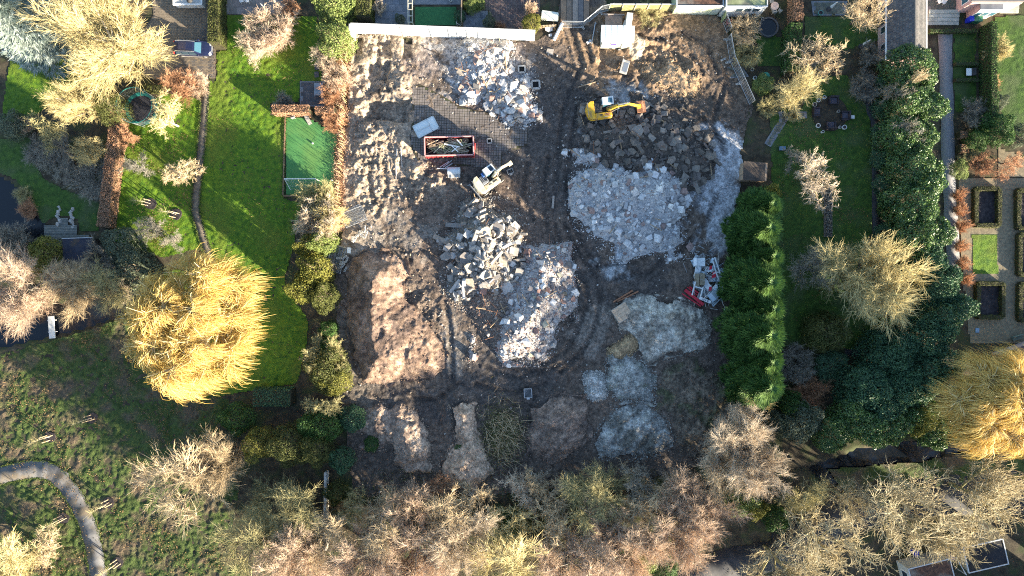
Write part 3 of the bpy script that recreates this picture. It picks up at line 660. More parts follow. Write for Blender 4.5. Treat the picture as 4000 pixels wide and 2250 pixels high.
def hedge(name, label, pts, width, height, fol, size=.14, dens=130, group=None, world=False, taper=.9, body=None, ztop_amp=.06):
    """clipped hedge along a polyline (photo pixels at the ground): woody body and leaf skin"""
    Pp = [Vector((*(p if world else W2(*p)), 0)) for p in pts]
    t = thing(name, label, 'hedge', Pp[0], 0, group); o0 = Pp[0]
    bb = B(); VV = []; NN = []; rr = np.random.default_rng(len(label) * 7 + int(height * 10))
    for a, b in zip(Pp[:-1], Pp[1:]):
        d = b - a; L = d.length; q = d.to_track_quat('X', 'Z').to_matrix(); c = (a + b) / 2 - o0
        bb.box((c.x, c.y, height * .47), (L + width * .2, width * .84, height * .92), q, taper=.96)
        areas = [L * width, L * height, L * height, width * height * .7, width * height * .7]
        for k, A in enumerate(areas):
            n = int(A * dens); u = rr.uniform(-.5, .5, n); v = rr.uniform(0, 1, n)
            if k == 0: p = np.stack([u * L, (v - .5) * width * taper, np.full(n, height)], 1); nn = np.array([0, 0, 1.])
            elif k < 3: s_ = 1 if k == 1 else -1; p = np.stack([u * L, s_ * width / 2 * (1 - (1 - taper) * v), v * height], 1); nn = np.array([0, s_, .25])
            else: s_ = 1 if k == 3 else -1; p = np.stack([np.full(n, s_ * L / 2), u * width, v * height], 1); nn = np.array([s_, 0, .25])
            m_ = np.array(q); nn = m_ @ nn; p = p @ m_.T + np.array(c)
            p += nn * (ztop_amp * 2 * (fbm(p[:, 0] + p[:, 2], p[:, 1] - p[:, 2], .6, 3, 50)[:, None]) + rr.normal(size=(n, 1)) * .03)
            VV.append(p); NN.append(np.tile(nn, (n, 1)))
    bb.build('hedge_body', M('hedge_wood', (.03, .03, .015), (.06, .05, .03), 6), t)
    V, F = leaf_quads(np.concatenate(VV), np.concatenate(NN), size, rr, .8, .6)
    o = link('foliage', mk('foliage', V, F, FOL[fol]), t)
    return t
# ------------------------------------------------------------------ trees and shrubs, each where it stands
# --- top left gardens
plant('cedar', 85, 75, 175, 11, 'cedar', 'pale blue-grey cedar in the top left corner', 'grey', rot=.4)
plant('round', 415, 145, 228, 12, 'yellow', 'huge domed pale yellow bare tree beside the driveway', 'pale', rot=1.0)
plant('round', 305, 410, 118, 7, 'yellow', 'bright yellow bare tree left of the trampoline', 'pale')
plant('apple', 175, 480, 90, 5.5, 'olive', 'olive bare tree on the far side of the bright yellow one', 'moss')
plant('yew', 425, 425, 70, 5, 'olivegreen', 'dark rounded evergreen between yellow tree and trampoline')
plant('apple', 650, 470, 95, 5, 'yellow', 'yellowish gnarled fruit tree overhanging the trampoline', 'pale')
plant('apple', 500, 515, 55, 3.6, 'rust', 'small reddish bare tree below left of the trampoline')
plant('shrub', 350, 590, 60, 3.2, 'yellow', 'small yellow bare shrub beside the brown hedge')
plant('shrub', 215, 620, 80, 1.0, 'grey', 'grey lavender bed by the narrow dark path', cat='shrub')
plant('shrub', 150, 600, 60, .8, 'grey', 'low grey planting bordering the curved lawn edge', cat='shrub')
plant('shrub', 370, 700, 90, 1.2, 'grey', 'low grey-brown border plants left of the brown hedge')
plant('leafy', 45, 490, 65, 2.2, 'greygreen', 'round grey-green shrub at the left photo edge')
plant('shrub', 100, 490, 30, 1.8, 'pink', 'pinkish dry hydrangea beside grey-green shrub')
plant('apple', 690, 690, 85, 4.5, 'tan', 'twisting pale fruit tree beside the brick path', 'pale')
plant('apple', 540, 665, 65, 3.6, 'grey', 'thin grey fruit tree in the narrow left lawn', 'grey')
plant('apple', 590, 880, 75, 3.6, 'grey', 'grey fruit tree lower in the narrow left lawn', 'grey')
plant('apple', 660, 935, 50, 3, 'grey', 'low grey fruit tree just above the golden willow', 'grey')
plant('shrub', 700, 330, 70, 1.5, 'rust', 'rust-brown hydrangea clump at the driveway corner')
plant('shrub', 765, 325, 50, 1.4, 'pink', 'pale pink dried hydrangea heads at path start')
# shrubs around the boat deck
plant('leafy', 175, 1000, 85, 4, 'yellowgreen', 'yellow-green rounded shrub left of the boathouse', name='leafy_shrub')
plant('leafy', 470, 960, 85, 4, 'greygreen', 'grey-green shrub at the lower end of the brown hedge', name='leafy_shrub')
plant('shrub', 400, 1020, 80, 3.2, 'grey', 'grey bare shrub over the boathouse roof edge')
plant('leafy', 520, 1050, 90, 3.6, 'greygreen', 'grey-green bushy shrub between boathouse and willow', name='leafy_shrub')
plant('shrub', 470, 1090, 70, 3, 'pale', 'whitish bare shrub between boathouse and willow')
plant('round', 60, 1130, 185, 7, 'pink', 'broad pinkish budding tree at left edge over canal', 'grey')
plant('round', 265, 1105, 125, 6, 'tan', 'tan budding tree over the canal and footbridge', 'grey')
plant('bare', 420, 1110, 100, 6, 'olive', 'olive bare tree over the canal beside willow', 'brown')
plant('shrub', 30, 960, 90, 3, 'grey', 'grey bare shrub on the pond bank')
plant('leafy', 60, 1030, 60, 2.4, 'greygreen', 'small grey-green shrub on the pond bank')
plant('shrub', 90, 760, 35, .9, 'olive', 'low reedy clump on the upper pond edge')
plant('shrub', 110, 820, 40, .9, 'rust', 'brown marginal plants on the lower pond edge')
# golden willow
plant('willow', 770, 1275, 285, 13, 'gold', 'great golden weeping willow beside the big lawn', 'gold', rot=0)
plant('willow', 3880, 1555, 215, 13, 'gold', 'golden weeping willow at the right photo edge', 'gold', rot=2.2)
# --- meadow and lower left
plant('bare', 760, 1870, 185, 9, 'tan', 'wide tan bare tree above the meadow corner', 'brown')
plant('round', 850, 1800, 120, 8, 'tan', 'smaller tan bare tree joined behind the wide tan one', 'brown')
plant('bare', 60, 2190, 170, 8, 'yellow', 'yellowish bare tree in the bottom left corner', 'moss')
plant('apple', 190, 2160, 90, 4, 'tan', 'low tan bare tree right of the bottom left corner tree')
# --- hedge line between the lawn and the site
plant('shrub', 1060, 110, 100, 4.2, 'pink', 'pinkish-white bare shrub on the lawn below the patio', name='bare_shrub', bark='pale')
plant('shrub', 1010, 170, 70, 3.4, 'pale', 'cream bare shrub leaning over the upper lawn', name='bare_shrub', bark='pale')
plant('leafy', 1300, 15, 85, 5, 'lime', 'light green leafy tree at the top photo edge', name='evergreen_tree')
plant('leafy', 1310, 150, 80, 5, 'lime', 'light green leafy tree left of the white wall', name='evergreen_tree')
plant('shrub', 1265, 225, 50, 2.5, 'pale', 'small pale bare shrub under the light green tree')
plant('shrub', 1315, 225, 30, 1.6, 'rust', 'small rust-brown shrub under the light green tree')
plant('shrub', 1315, 300, 60, 2.6, 'pink', 'pinkish bare shrub right of the dark patio')
plant('shrub', 1290, 370, 45, 2.2, 'rust', 'rust-coloured bare shrub beside the slatted bench')
plant('shrub', 1300, 475, 45, 1.8, 'rust', 'rust-brown shrub at the top of the turf pitch')
plant('shrub', 1110, 400, 40, 1.0, 'grey', 'grey low shrub above the clipped brown hedge')
plant('shrub', 1240, 775, 75, 4.2, 'olive', 'olive bare shrub behind the goal')
plant('shrub', 1245, 860, 90, 5.4, 'pale', 'bright cream bare shrub below the goal', name='bare_shrub', bark='pale')
plant('shrub', 1300, 855, 58, 5.0, 'yellow', 'yellow twiggy shrub next to the site boundary', name='bare_shrub')
plant('leafy', 1205, 960, 58, 5.2, 'yellowgreen', 'yellow-green shrub left of two below the cream shrub', name='leafy_shrub')
plant('leafy', 1258, 945, 56, 5.8, 'lime', 'bright lime-green shrub right of two below the cream shrub', name='leafy_shrub')
plant('leafy', 1222, 1060, 74, 6.4, 'yellowgreen', 'yellow-green shrub halfway along the big lawn', name='leafy_shrub')
plant('leafy', 1190, 1120, 72, 6.2, 'yellowgreen', 'tall yellowish shrub jutting over the big lawn', name='leafy_shrub')
plant('leafy', 1255, 1160, 66, 6, 'olivegreen', 'olive-green shrub left of the brown soil mound', name='leafy_shrub')
plant('shrub', 1285, 1050, 34, 2, 'grey', 'grey twiggy shrub behind the stacked fence panels')
plant('leafy', 1280, 1290, 40, 3.2, 'green', 'small fresh green shrub beside the brown soil mound')
plant('leafy', 1278, 1350, 38, 3.2, 'green', 'lower small green shrub beside the brown soil mound')
plant('leafy', 1270, 1440, 95, 4.5, 'olivegreen', 'large olive evergreen at the lawn corner', name='evergreen_tree')
plant('shrub', 1270, 1400, 80, 4.4, 'olive', 'olive twigs rising through the large olive evergreen')
plant('leafy', 1310, 1490, 65, 4, 'yellowgreen', 'golden evergreen on the site edge below the mound', name='evergreen_tree')
plant('apple', 1250, 1575, 85, 5, 'olive', 'greenish-brown bare tree under the golden evergreen', 'moss')
plant('leafy', 1250, 1665, 90, 4.5, 'green', 'blue-green evergreen beside the bottom site corner', name='evergreen_tree')
plant('leafy', 920, 1640, 70, 3.4, 'green', 'rounded glossy green shrub at the willow foot', name='leafy_shrub')
plant('yew', 1130, 1745, 95, 6, 'olivegreen', 'yellow-green conifer by the dark garden corner')
plant('yew', 1000, 1740, 75, 5.5, 'yellowgreen', 'golden conifer left of the yellow-green conifer')
plant('yew', 1230, 1760, 75, 6, 'olivegreen', 'olive conifer above the pale garden wall')
plant('leafy', 1370, 1640, 60, 3, 'dark', 'dark ivy-clad shrub at the lower left site corner', name='leafy_shrub')
plant('leafy', 1330, 1800, 55, 4, 'dark', 'dark ivy-covered shrub right of the pale garden wall', name='leafy_shrub')
plant('leafy', 1310, 1930, 50, 3.4, 'olivegreen', 'olive ivy shrub beside the lower pale garden wall', name='leafy_shrub')
# --- bare wood along the bottom
BW = [(1040, 1960, 95, 8, 'olive', 'olive bare tree in the wood nearest the meadow'), (1180, 1990, 105, 10, 'olive', 'greenish bare tree left of the pale garden wall'), (1000, 2130, 120, 10, 'olive', 'olive bare tree near the bottom left of the wood'),
      (1130, 2190, 140, 11, 'pink', 'pinkish bare tree at the bottom below the pale wall'), (1300, 2080, 110, 10, 'tan', 'tan bare tree with thick mossy limbs by the pale wall'), (1380, 2010, 70, 7, 'olive', 'small olive bare tree right of the pale wall'),
      (1480, 2040, 110, 11, 'tan', 'tan bare tree at the left end of the site bottom edge'), (1420, 2200, 130, 11, 'pink', 'pinkish bare tree at the bottom edge right of the wall'), (1590, 1990, 105, 11, 'pink', 'pinkish bare tree below the sunlit sand ridge'),
      (1620, 2170, 140, 12, 'pink', 'large pinkish bare tree at the bottom edge'), (1750, 2010, 100, 11, 'tan', 'tan bare tree right below the sunlit sand ridge'), (1800, 2150, 130, 12, 'pale', 'pale bare tree at the bottom, left of centre'),
      (1860, 1960, 90, 5.5, 'tan', 'slender tan bare tree reaching into the site'), (1960, 2080, 120, 6, 'yellow', 'yellowish bare tree at the bottom centre'), (2040, 1950, 90, 4, 'pale', 'pale branched bare tree below the brush heap'),
      (2000, 2210, 130, 11, 'yellow', 'yellow bare tree touching the bottom edge at centre'), (2150, 1950, 85, 5.2, 'tan', 'tan bare tree under the brown ridge'), (2150, 2100, 110, 6.6, 'tan', 'tan bare tree in the middle of the wood'),
      (2260, 1980, 100, 8, 'olive', 'olive bare tree in the middle of the wood'), (2220, 2210, 130, 8, 'pink', 'pinkish bare tree at bottom, right of centre'), (2380, 1930, 100, 7.6, 'olive', 'olive bare tree below the grey sand'),
      (2390, 2060, 115, 8.2, 'pink', 'pinkish bare tree in front of the ivy clearing'), (2480, 1890, 90, 6, 'grey', 'grey bare tree at the sunlit corner of the site'), (2480, 2170, 110, 11, 'pink', 'pinkish bare tree left of the ivy clearing'),
      (2560, 1960, 115, 6.6, 'tan', 'tan bare tree at the wood edge'), (2660, 1940, 105, 7.6, 'pink', 'rosy bare tree at the right end of the wood'), (2640, 2090, 125, 10, 'pink', 'broad rosy bare tree above the side road'),
      (2750, 2040, 110, 9, 'pink', 'rosy bare tree overhanging the side road'), (2360, 2220, 100, 9, 'pink', 'small pinkish bare tree at bottom edge by ivy'), (2820, 1850, 80, 9, 'tan', 'tan bare tree beside the lime ivy bush'),
      (2880, 1760, 130, 11, 'pale', 'wide pale cream bare tree at the lower right of the site'), (2980, 1830, 120, 11, 'pale', 'cream bare tree right of the wide pale one'), (2900, 1660, 70, 9, 'pale', 'smaller cream bare tree under the cypress row'),
      (3160, 1950, 80, 8, 'olive', 'olive bare tree at the right canal end'), (1700, 1920, 55, 4.4, 'rust', 'thin rust-tinted bare tree on the sand ridge'), (2080, 1870, 50, 5.5, 'tan', 'thin tan bare tree beside the brush heap')]
for (x, y, r, h, f, l) in BW: plant('apple' if h < 7.5 else 'round' if f in ('pink', 'pale') and r > 100 else 'bare', x, y, r * 1.2, h * .84, f, l, {'olive': 'moss', 'yellow': 'moss', 'tan': 'pale', 'pale': 'pale'}.get(f, 'grey'), group='bare trees of the wood along the bottom')
# ivy and evergreen undergrowth in the wood
for (x, y, r, h, f, l) in [(2900, 1960, 80, 3, 'lime', 'lime-green ivy bush between the rosy and cream trees'), (2520, 2190, 70, 2.4, 'lime', 'lime-green ivy bush at the bottom edge'), (2600, 2230, 60, 2.0, 'green', 'green ivy bush by the side road corner'), (2430, 2130, 45, 2, 'green', 'green ivy patch under the pinkish trees'),
                           (1960, 2060, 70, 2, 'green', 'green ivy patch under the yellowish trees'), (1640, 2100, 60, 2, 'dark', 'dark ivy hollow in the left half of the wood'), (2030, 2030, 60, 2, 'olivegreen', 'olive ivy patch left of the middle of the wood'), (2960, 1990, 50, 3, 'yellowgreen', 'yellow ivy-covered stump by the cream tree'),
                           (2300, 2080, 55, 2, 'dark', 'dark ivy hollow in the middle of the wood'), (3040, 2030, 60, 3, 'green', 'green ivy at the left end of the street trees'), (1180, 2090, 60, 2, 'dark', 'dark ivy hollow left of the pale wall foot'), (2160, 2040, 50, 2, 'olivegreen', 'olive ivy patch at the middle of the wood'), (1800, 1760, 30, .7, 'green', 'small green weed tuft on the sand hollow'), (1450, 1735, 35, .9, 'green', 'green weed patch beside the dark trampled earth')]:
    plant('leafy', x, y, r, h, f, l, name='ivy_shrub')
# street trees bottom right
for (x, y, r, h, l) in [(3540, 2000, 190, 11.5, 'plane tree in the middle of the street trees bottom right'), (3870, 1960, 190, 12, 'plane tree nearest the right edge beside the street'), (3210, 2110, 160, 11, 'plane tree left of the street opposite the canal end'), (3060, 2210, 150, 10, 'plane tree at the bottom edge by the side road'), (3330, 1960, 90, 8, 'small plane tree over the canal bank'), (3680, 2080, 120, 9, 'plane tree hanging over the blue bins')]:
    plant('plane', x, y, r, h, 'plane', l, 'moss', group='plane trees along the street')
# --- cypress row on the right of the site
for i, (x, y, h, r) in enumerate([(2942, 825, 7.2, 80), (2905, 915, 9.6, 98), (2930, 1015, 8.8, 84), (2896, 1105, 10.6, 108), (2922, 1200, 9.4, 90), (2894, 1290, 11, 112), (2920, 1390, 9.2, 88), (2904, 1475, 9.9, 104)]):
    w = ['first', 'second', 'third', 'fourth', 'fifth', 'sixth', 'seventh', 'eighth'][i]
    t = plant('cypress', x, y, r, h, 'cypress', 'green cypress, %s from the top of the row beside the site' % w, zc=.0, group='cypress row beside the site')
plant('leafy', 3010, 770, 50, 5, 'yellowgreen', 'yellow-green bush at the top end of the cypress row', name='leafy_shrub')
plant('round', 2960, 1540, 70, 6, 'yellow', 'yellowish bare shrub at the lower end of the cypress row', 'moss', name='bare_shrub')
plant('leafy', 3090, 1580, 60, 4, 'green', 'mid-green evergreen below the cypress row', name='evergreen_tree')
plant('leafy', 3130, 1650, 95, 5, 'greygreen', 'grey-green glossy evergreen right of the cream trees', name='evergreen_tree')
plant('leafy', 3030, 1650, 60, 4.5, 'greygreen', 'grey-green evergreen behind the cream trees', name='evergreen_tree')
# --- right hand gardens
LA = [(3610, 1020, 85, 6.2, 'laurel added between path and the big bare tree to shade the lawn'), (3560, 265, 100, 6, 'lime-tipped laurel just below the tiled shed roof'), (3570, 400, 100, 6, 'laurel, second below the tiled shed roof'), (3540, 530, 95, 6, 'laurel behind the two grey bare shrubs'), (3570, 650, 100, 6.2, 'laurel opposite the orange-tipped parterre shrubs'), (3580, 790, 105, 6.4, 'tall laurel by the gravel path bend'), (3590, 920, 105, 6.4, 'laurel above the big bare tree'),  # the first laurel is added to close a gap and shade the lawn
      (3660, 1120, 95, 6.4, 'laurel right of the big bare tree'), (3680, 1240, 100, 6.6, 'dark laurel left of the parterre'), (3590, 1330, 110, 6.8, 'dark laurel below the big bare tree'), (3480, 1390, 105, 6.6, 'broad dark laurel right of the lower lawn'), (3620, 1450, 105, 6.8, 'dark laurel left of the right willow'), (3400, 1530, 110, 6.6, 'broad dark laurel near the canal'), (3520, 1520, 100, 6.6, 'dark laurel in the middle of the lower clump'),
      (3360, 1640, 95, 6, 'green laurel on the canal bank'), (3250, 1690, 75, 5, 'bright green laurel nearest the cream trees'), (3470, 1650, 100, 6, 'sunlit laurel above the canal'), (3590, 1620, 90, 5.6, 'laurel beside the willow strands'), (3660, 1690, 70, 5, 'whitish-leaved laurel under the willow')]
for k, (x, y, r, h, l) in enumerate(LA): plant('laurel', x, y, r * 1.08, h, 'laurel' if y < 1000 or y > 1600 else 'dark', l, group='laurels on the right')
plant('leafy', 3480, 815, 45, 2.5, 'green', 'bright round green shrub left of the laurels', name='leafy_shrub')
plant('yew', 3590, 1640, 70, 6.6, 'yellowgreen', 'gold-tipped yew between laurels and willow')
plant('apple', 3220, 220, 125, 6, 'tan', 'spreading tan bare tree above the garden chairs', 'pale')
plant('bare', 3130, 350, 85, 5.5, 'yellow', 'yellowish bare tree by the stepping path', 'moss')
plant('plane', 3380, 50, 90, 6, 'tan', 'brownish bare tree left of the tiled shed', 'brown')
plant('shrub', 3400, 210, 45, 2.4, 'grey', 'grey bare shrub below the closed white parasol')
plant('shrub', 3380, 340, 60, 2.2, 'grey', 'grey border shrub right of the garden chairs')
plant('apple', 3530, 320, 70, 7.0, 'tan', 'tan bare shrub growing through the upper laurels', name='bare_shrub')
plant('apple', 3500, 370, 70, 6.6, 'grey', 'grey bare shrub growing through the upper laurels', name='bare_shrub')
plant('apple', 3540, 540, 75, 7.2, 'grey', 'grey bare shrub growing through the middle laurels', name='bare_shrub')
plant('apple', 3160, 680, 130, 6, 'pale', 'whitish bare tree on the right lawn', 'moss')
plant('apple', 3110, 600, 60, 4, 'grey', 'small grey bare tree above the whitish one', 'grey')
plant('round', 3440, 1070, 222, 10.5, 'yellow', 'big spiky yellowish bare tree on the right lawn', 'moss')
plant('bare', 3180, 1040, 95, 6, 'grey', 'grey bare tree left of the big yellowish one', 'grey')
plant('leafy', 3230, 1300, 95, 4, 'olivegreen', 'mottled olive shrub on the lower right lawn', name='leafy_shrub')
plant('shrub', 3110, 1420, 80, 2.4, 'grey', 'dim grey bramble thicket below the lower lawn')
plant('shrub', 3160, 1530, 70, 2.2, 'rust', 'rust-brown bramble thicket below the grey one')
plant('leafy', 3250, 1430, 70, 1.6, 'dark', 'dark low shrub in the shaded corner below the lawn', name='leafy_shrub')
plant('shrub', 2910, 120, 60, 2.4, 'tan', 'tan border shrub beside the red pot')
plant('shrub', 2925, 210, 55, 2.0, 'olive', 'olive border shrub behind the site fence')
plant('shrub', 3100, 450, 0.1 + 30, 1.6, 'yellow', 'yellow twiggy tuft at the stepping path')
plant('leafy', 2985, 330, 45, 1.6, 'lime', 'lime low shrub by the green water butt', name='leafy_shrub')
plant('shrub', 3000, 420, 40, 1.8, 'olive', 'olive grassy shrub right of the last fence panel')
plant('shrub', 3900, 190, 50, 2.4, 'yellow', 'yellowish bare shrub on the far right lawn')
plant('leafy', 3905, 400, 38, 2, 'greygreen', 'pale grey-green shrub on the far right border', name='leafy_shrub')
plant('shrub', 3880, 320, 30, 1.2, 'rust', 'orange-brown dry shrub on the far right border')
plant('leafy', 3905, 500, 75, 3.4, 'green', 'large bright green shrub at the right edge', name='leafy_shrub')
plant('leafy', 3820, 545, 50, 2.4, 'green', 'clipped round green bush beside the brown cubes', name='leafy_shrub')
plant('leafy', 3980, 530, 50, 2.6, 'greygreen', 'pale green shrub at the right photo edge', name='leafy_shrub')
plant('shrub', 3820, 440, 60, 2.0, 'grey', 'grey bare shrub in the dark kitchen garden')
plant('leafy', 3755, 660, 40, 1.4, 'lime', 'bright green low shrub at the parterre entrance', name='leafy_shrub')
plant('shrub', 3840, 640, 50, 1.6, 'rust', 'brown border shrub above the parterre')
plant('shrub', 3780, 600, 40, 1.2, 'olive', 'olive border plants left of the brown border shrub')
plant('apple', 3950, 630, 70, 3.0, 'rust', 'dim brown bare tree at the parterre top right')
for i, (x, y, r) in enumerate([(3748, 760, 28), (3755, 820, 28), (3760, 880, 30), (3758, 960, 28), (3768, 1030, 28), (3775, 1090, 26)]):
    plant('shrub', x, y, r, 1.7, 'rust', 'orange-brown low shrub, %s down beside the parterre' % ['first', 'second', 'third', 'fourth', 'fifth', 'sixth'][i], group='low shrubs beside the parterre')
# --- top strip
plant('leafy', 1840, 20, 34, 1.8, 'lime', 'lime ball shrub, left one at the top patio', name='leafy_shrub')
plant('leafy', 1870, 12, 28, 1.6, 'lime', 'lime ball shrub, right one at the top patio', name='leafy_shrub')
plant('leafy', 1910, 82, 28, 2.2, 'greygreen', 'olive-grey potted shrub behind the white wall', name='leafy_shrub')
plant('shrub', 1955, 103, 22, .9, 'rust', 'small brown shrub behind the white wall')
plant('leafy', 2075, 85, 42, 2.6, 'yellowgreen', 'yellow-green shrub at the end of the white wall', name='leafy_shrub')
plant('shrub', 2072, 35, 26, 2.2, 'pink', 'pinkish bare shrub by the brick yard entrance')
plant('leafy', 1562, 72, 22, 1.6, 'greygreen', 'potted fig shrub on the grey patio', name='leafy_shrub')
plant('shrub', 1485, 30, 26, 2.0, 'pale', 'pale bare shrub at the grey patio corner')
plant('leafy', 1795, 60, 26, 1.8, 'dark', 'dark green climber beside the turf mat', name='leafy_shrub')
plant('shrub', 1130, 30, 40, 1.6, 'rust', 'brown bare shrub on the tan patio corner')
plant('shrub', 2540, 55, 55, 1.0, 'olive', 'weedy growth at the wooden fence foot')

# hedges
hedge('clipped_hedge', 'tall clipped green hedge right of the driveway', [(866, -60), (864, 190)], 1.5, 2.4, 'olivegreen', .13, 150)
hedge('clipped_hedge', 'clipped green hedge left of the grey patio', [(1436, -40), (1434, 92)], 2.1, 2.6, 'olivegreen', .14, 150)
hedge('clipped_hedge', 'low clipped green hedge below the driveway tree', [(540, 352), (655, 356)], .8, 1.3, 'olivegreen', .12, 150)
hedge('beech_hedge', 'short clipped rust-brown beech hedge above the turf pitch', [(1082, 440), (1222, 440)], 1.1, 1.9, 'beech', .12, 220)
hedge('beech_hedge', 'rust-brown beech hedge stub at the site boundary', [(1245, 442), (1318, 442)], .9, 1.7, 'beech', .12, 220)
hedge('beech_hedge', 'long rust-brown beech hedge left of the narrow lawn', [(487, 440), (462, 640), (448, 760), (432, 890)], 1.55, 1.8, 'beech', .12, 200)
hedge('clipped_hedge', 'dark clipped hedge closing the big lawn bottom', [(1010, 1545), (1150, 1545)], 2.4, 1.8, 'dark', .14, 150)
hedge('clipped_hedge', 'dark narrow conifer hedge left of the spreading bare tree', [(3078, 120), (3070, 300)], 1.6, 2.6, 'green', .14, 150)
hedge('beech_hedge', 'tan-brown hedge at the top right of the flat garages', [(3092, -40), (3092, 105)], 1.2, 2.2, 'beech', .12, 180)
hedge('clipped_hedge', 'narrow green hedge right of the gravel path gardens', [(3835, 110), (3838, 520)], .9, 2.3, 'green', .13, 150)
hedge('clipped_hedge', 'low clipped hedge above the gravel path lawn', [(3620, 128), (3805, 128)], .5, .7, 'green', .10, 150)
hedge('clipped_hedge', 'low clipped hedge crossing below the square lawn', [(3722, 255), (3810, 255)], .5, .7, 'green', .10, 150)
hedge('clipped_hedge', 'low clipped hedge below the grey garden bench', [(3722, 318), (3810, 318)], .5, .7, 'green', .10, 150)
hedge('clipped_cube_shrub', 'brown clipped cube shrub, upper of two by the gravel path', [(3733, 532), (3760, 532)], .9, 1.0, 'beech', .11, 200)
hedge('clipped_cube_shrub', 'brown clipped cube shrub, lower of two by the gravel path', [(3735, 586), (3764, 586)], 1.2, 1.0, 'beech', .11, 200)
def boxbed(label, x0, y0, x1, y1, soil, k):
    t = hedge('box_hedge', label, [(x0, y0), (x1, y0), (x1, y1), (x0, y1), (x0, y0)], .55, .75, soil, .10, 170)
    b = B(); o = t.location; p = [W2(x0, y0), W2(x1, y0), W2(x1, y1), W2(x0, y1)]
    b.prism([(a - o.x, c - o.y) for a, c in p][::-1], .02, .14); b.build('bed_soil', M('bed_soil', (.018, .016, .02), (.05, .042, .045), 2.5, .95, .6, 8), t)
boxbed('box-hedged flower bed, upper left of the parterre', 3800, 740, 3890, 882, 'olivegreen', 0)
boxbed('box-hedged flower bed, upper right of the parterre', 3965, 745, 4060, 892, 'olivegreen', 1)
boxbed('box-hedged flower bed, middle right of the parterre', 3970, 918, 4060, 1072, 'olivegreen', 2)
boxbed('box-hedged flower bed, lower left of the parterre', 3808, 1108, 3905, 1238, 'olivegreen', 3)
boxbed('box-hedged flower bed, lower right of the parterre', 3972, 1110, 4060, 1250, 'olivegreen', 4)

# the row of yellow whips along the site boundary
def whip_hedge():
    t = thing('whip_hedge', 'long row of yellow whip stems along the left site boundary', 'hedge', W(1335, 500))
    o = t.location; rr = random.Random(5); base = [(1362, 150), (1352, 420), (1340, 640), (1332, 760), (1330, 905)]; st = []; tw = []
    for i in range(len(base) - 1):
        a = W(*base[i]); b = W(*base[i + 1]); n = int((b - a).length / .30)
        for k in range(n):
            p = a.lerp(b, k / n) - o + Vector((rr.gauss(0, .12), rr.gauss(0, .06), 0)); h = rr.uniform(1.9, 3.1); q = p + Vector((rr.gauss(-.12, .15), rr.gauss(0, .15), h)); m = p.lerp(q, .5) + Vector((rr.gauss(0, .05), rr.gauss(0, .05), 0))
            st += [(*p, *m, .028, .022), (*m, *q, .022, .009)]
            for _ in range(6):
                u = rr.uniform(.2, 1); s_ = p.lerp(q, u); e = s_ + Vector((rr.gauss(0, .28), rr.gauss(0, .28), rr.uniform(.05, .4))); tw.append((*s_, *e, .011, .006))
    V, F = tubes(st, 4); link('stems', mk('stems', V, F, FOL['yellow']), t)
    V, F = tubes(tw, 3); link('twigs', mk('twigs', V, F, FOL['pink']), t)
    rr2 = np.random.default_rng(4); n = 16000; k = rr2.random(n); yy = 150 + k * 755; xx = np.interp(yy, [150, 420, 640, 760, 905], [1362, 1352, 1340, 1332, 1330]) + rr2.normal(size=n) * 14 - 8
    Pn = np.stack([(xx - 2000) * S - o.x, (1125 - yy) * S - o.y, -.0 + .1 + rr2.random(n) ** 2 * .6], 1); V, F = leaf_quads(Pn, np.tile([0, 0, 1.], (n, 1)), .11, rr2, 1.2); link('dry_leaves', mk('dry_leaves', V, F, FOL['beech']), t)
whip_hedge()

# staked saplings
def sapling(px, py, rot, label, nst=3, lean=0):
    t = thing('staked_sapling', label, 'tree', W(px, py), rot, 'staked saplings'); h = 4.2
    b = B(); b.cyl((0, 0, -.05), (.1, .03, 2), .035, 5, .028); b.cyl((.1, .03, 2), (.05, -.1, h), .028, 5, .008); b.build('trunk', BARKS['pale'], t)
    rr = random.Random(px); tw = []
    for i in range(46):
        z = rr.uniform(1.9, h - .1); a = rr.uniform(0, 6.28); l = rr.uniform(.3, .9); tw.append((.07, -.03, z, .07 + l * math.cos(a), -.03 + l * math.sin(a), z + l * .9, .012, .005))
    V, F = tubes(tw, 3); link('crown', mk('crown', V, F, FOL['olive']), t)
    for i in range(nst):
        a = R(90) + 2 * math.pi * i / 3; s_ = B(); s_.cyl((.42 * math.cos(a), .42 * math.sin(a), -.05), (.42 * math.cos(a), .42 * math.sin(a), 1.65), .055, 6); s_.build('stake', M('stake_wood', (.4, .31, .2), (.55, .45, .3), 4, .8), t)
    s_ = B(); s_.ring((0, 0, 1.3), .44, .03, .06, 10); s_.build('tie', M('dark_rubber', (.02, .02, .02)), t)
    m_ = B(); m_.prism([(.75 * math.cos(2 * math.pi * i / 14) * rr.uniform(.85, 1.1), .75 * math.sin(2 * math.pi * i / 14) * rr.uniform(.85, 1.1)) for i in range(14)], .0, .19, None); m_.build('bare_soil_ring', M('bed_soil', (.02, .02, .02)), t)
sapling(362, 1632, .3, 'staked sapling on the meadow closest to the willow')
sapling(198, 1706, 1.1, 'staked sapling on the meadow above the path bend')
sapling(428, 1962, .2, 'staked sapling right of the path, upper of two')
sapling(250, 2022, .5, 'staked sapling inside the path curve')
sapling(462, 2196, .2, 'staked sapling right of the path at the bottom')
sapling(690, 838, .8, 'young staked tree in the narrow lawn by the brick path')
sapling(590, 796, .1, 'young staked tree left of another in the narrow lawn', 2)

for k, (x, y, r) in enumerate([(3462, 330, 45), (3455, 420, 48), (3458, 520, 50), (3450, 620, 48), (3462, 720, 50), (3462, 910, 45)]):
    plant('leafy', x, y, r, 2.2, 'dark', 'dark low evergreen, %s down the foot of the laurels' % ['first', 'second', 'third', 'fourth', 'fifth', 'sixth'][k], name='leafy_shrub', group='low evergreens at the laurel foot')
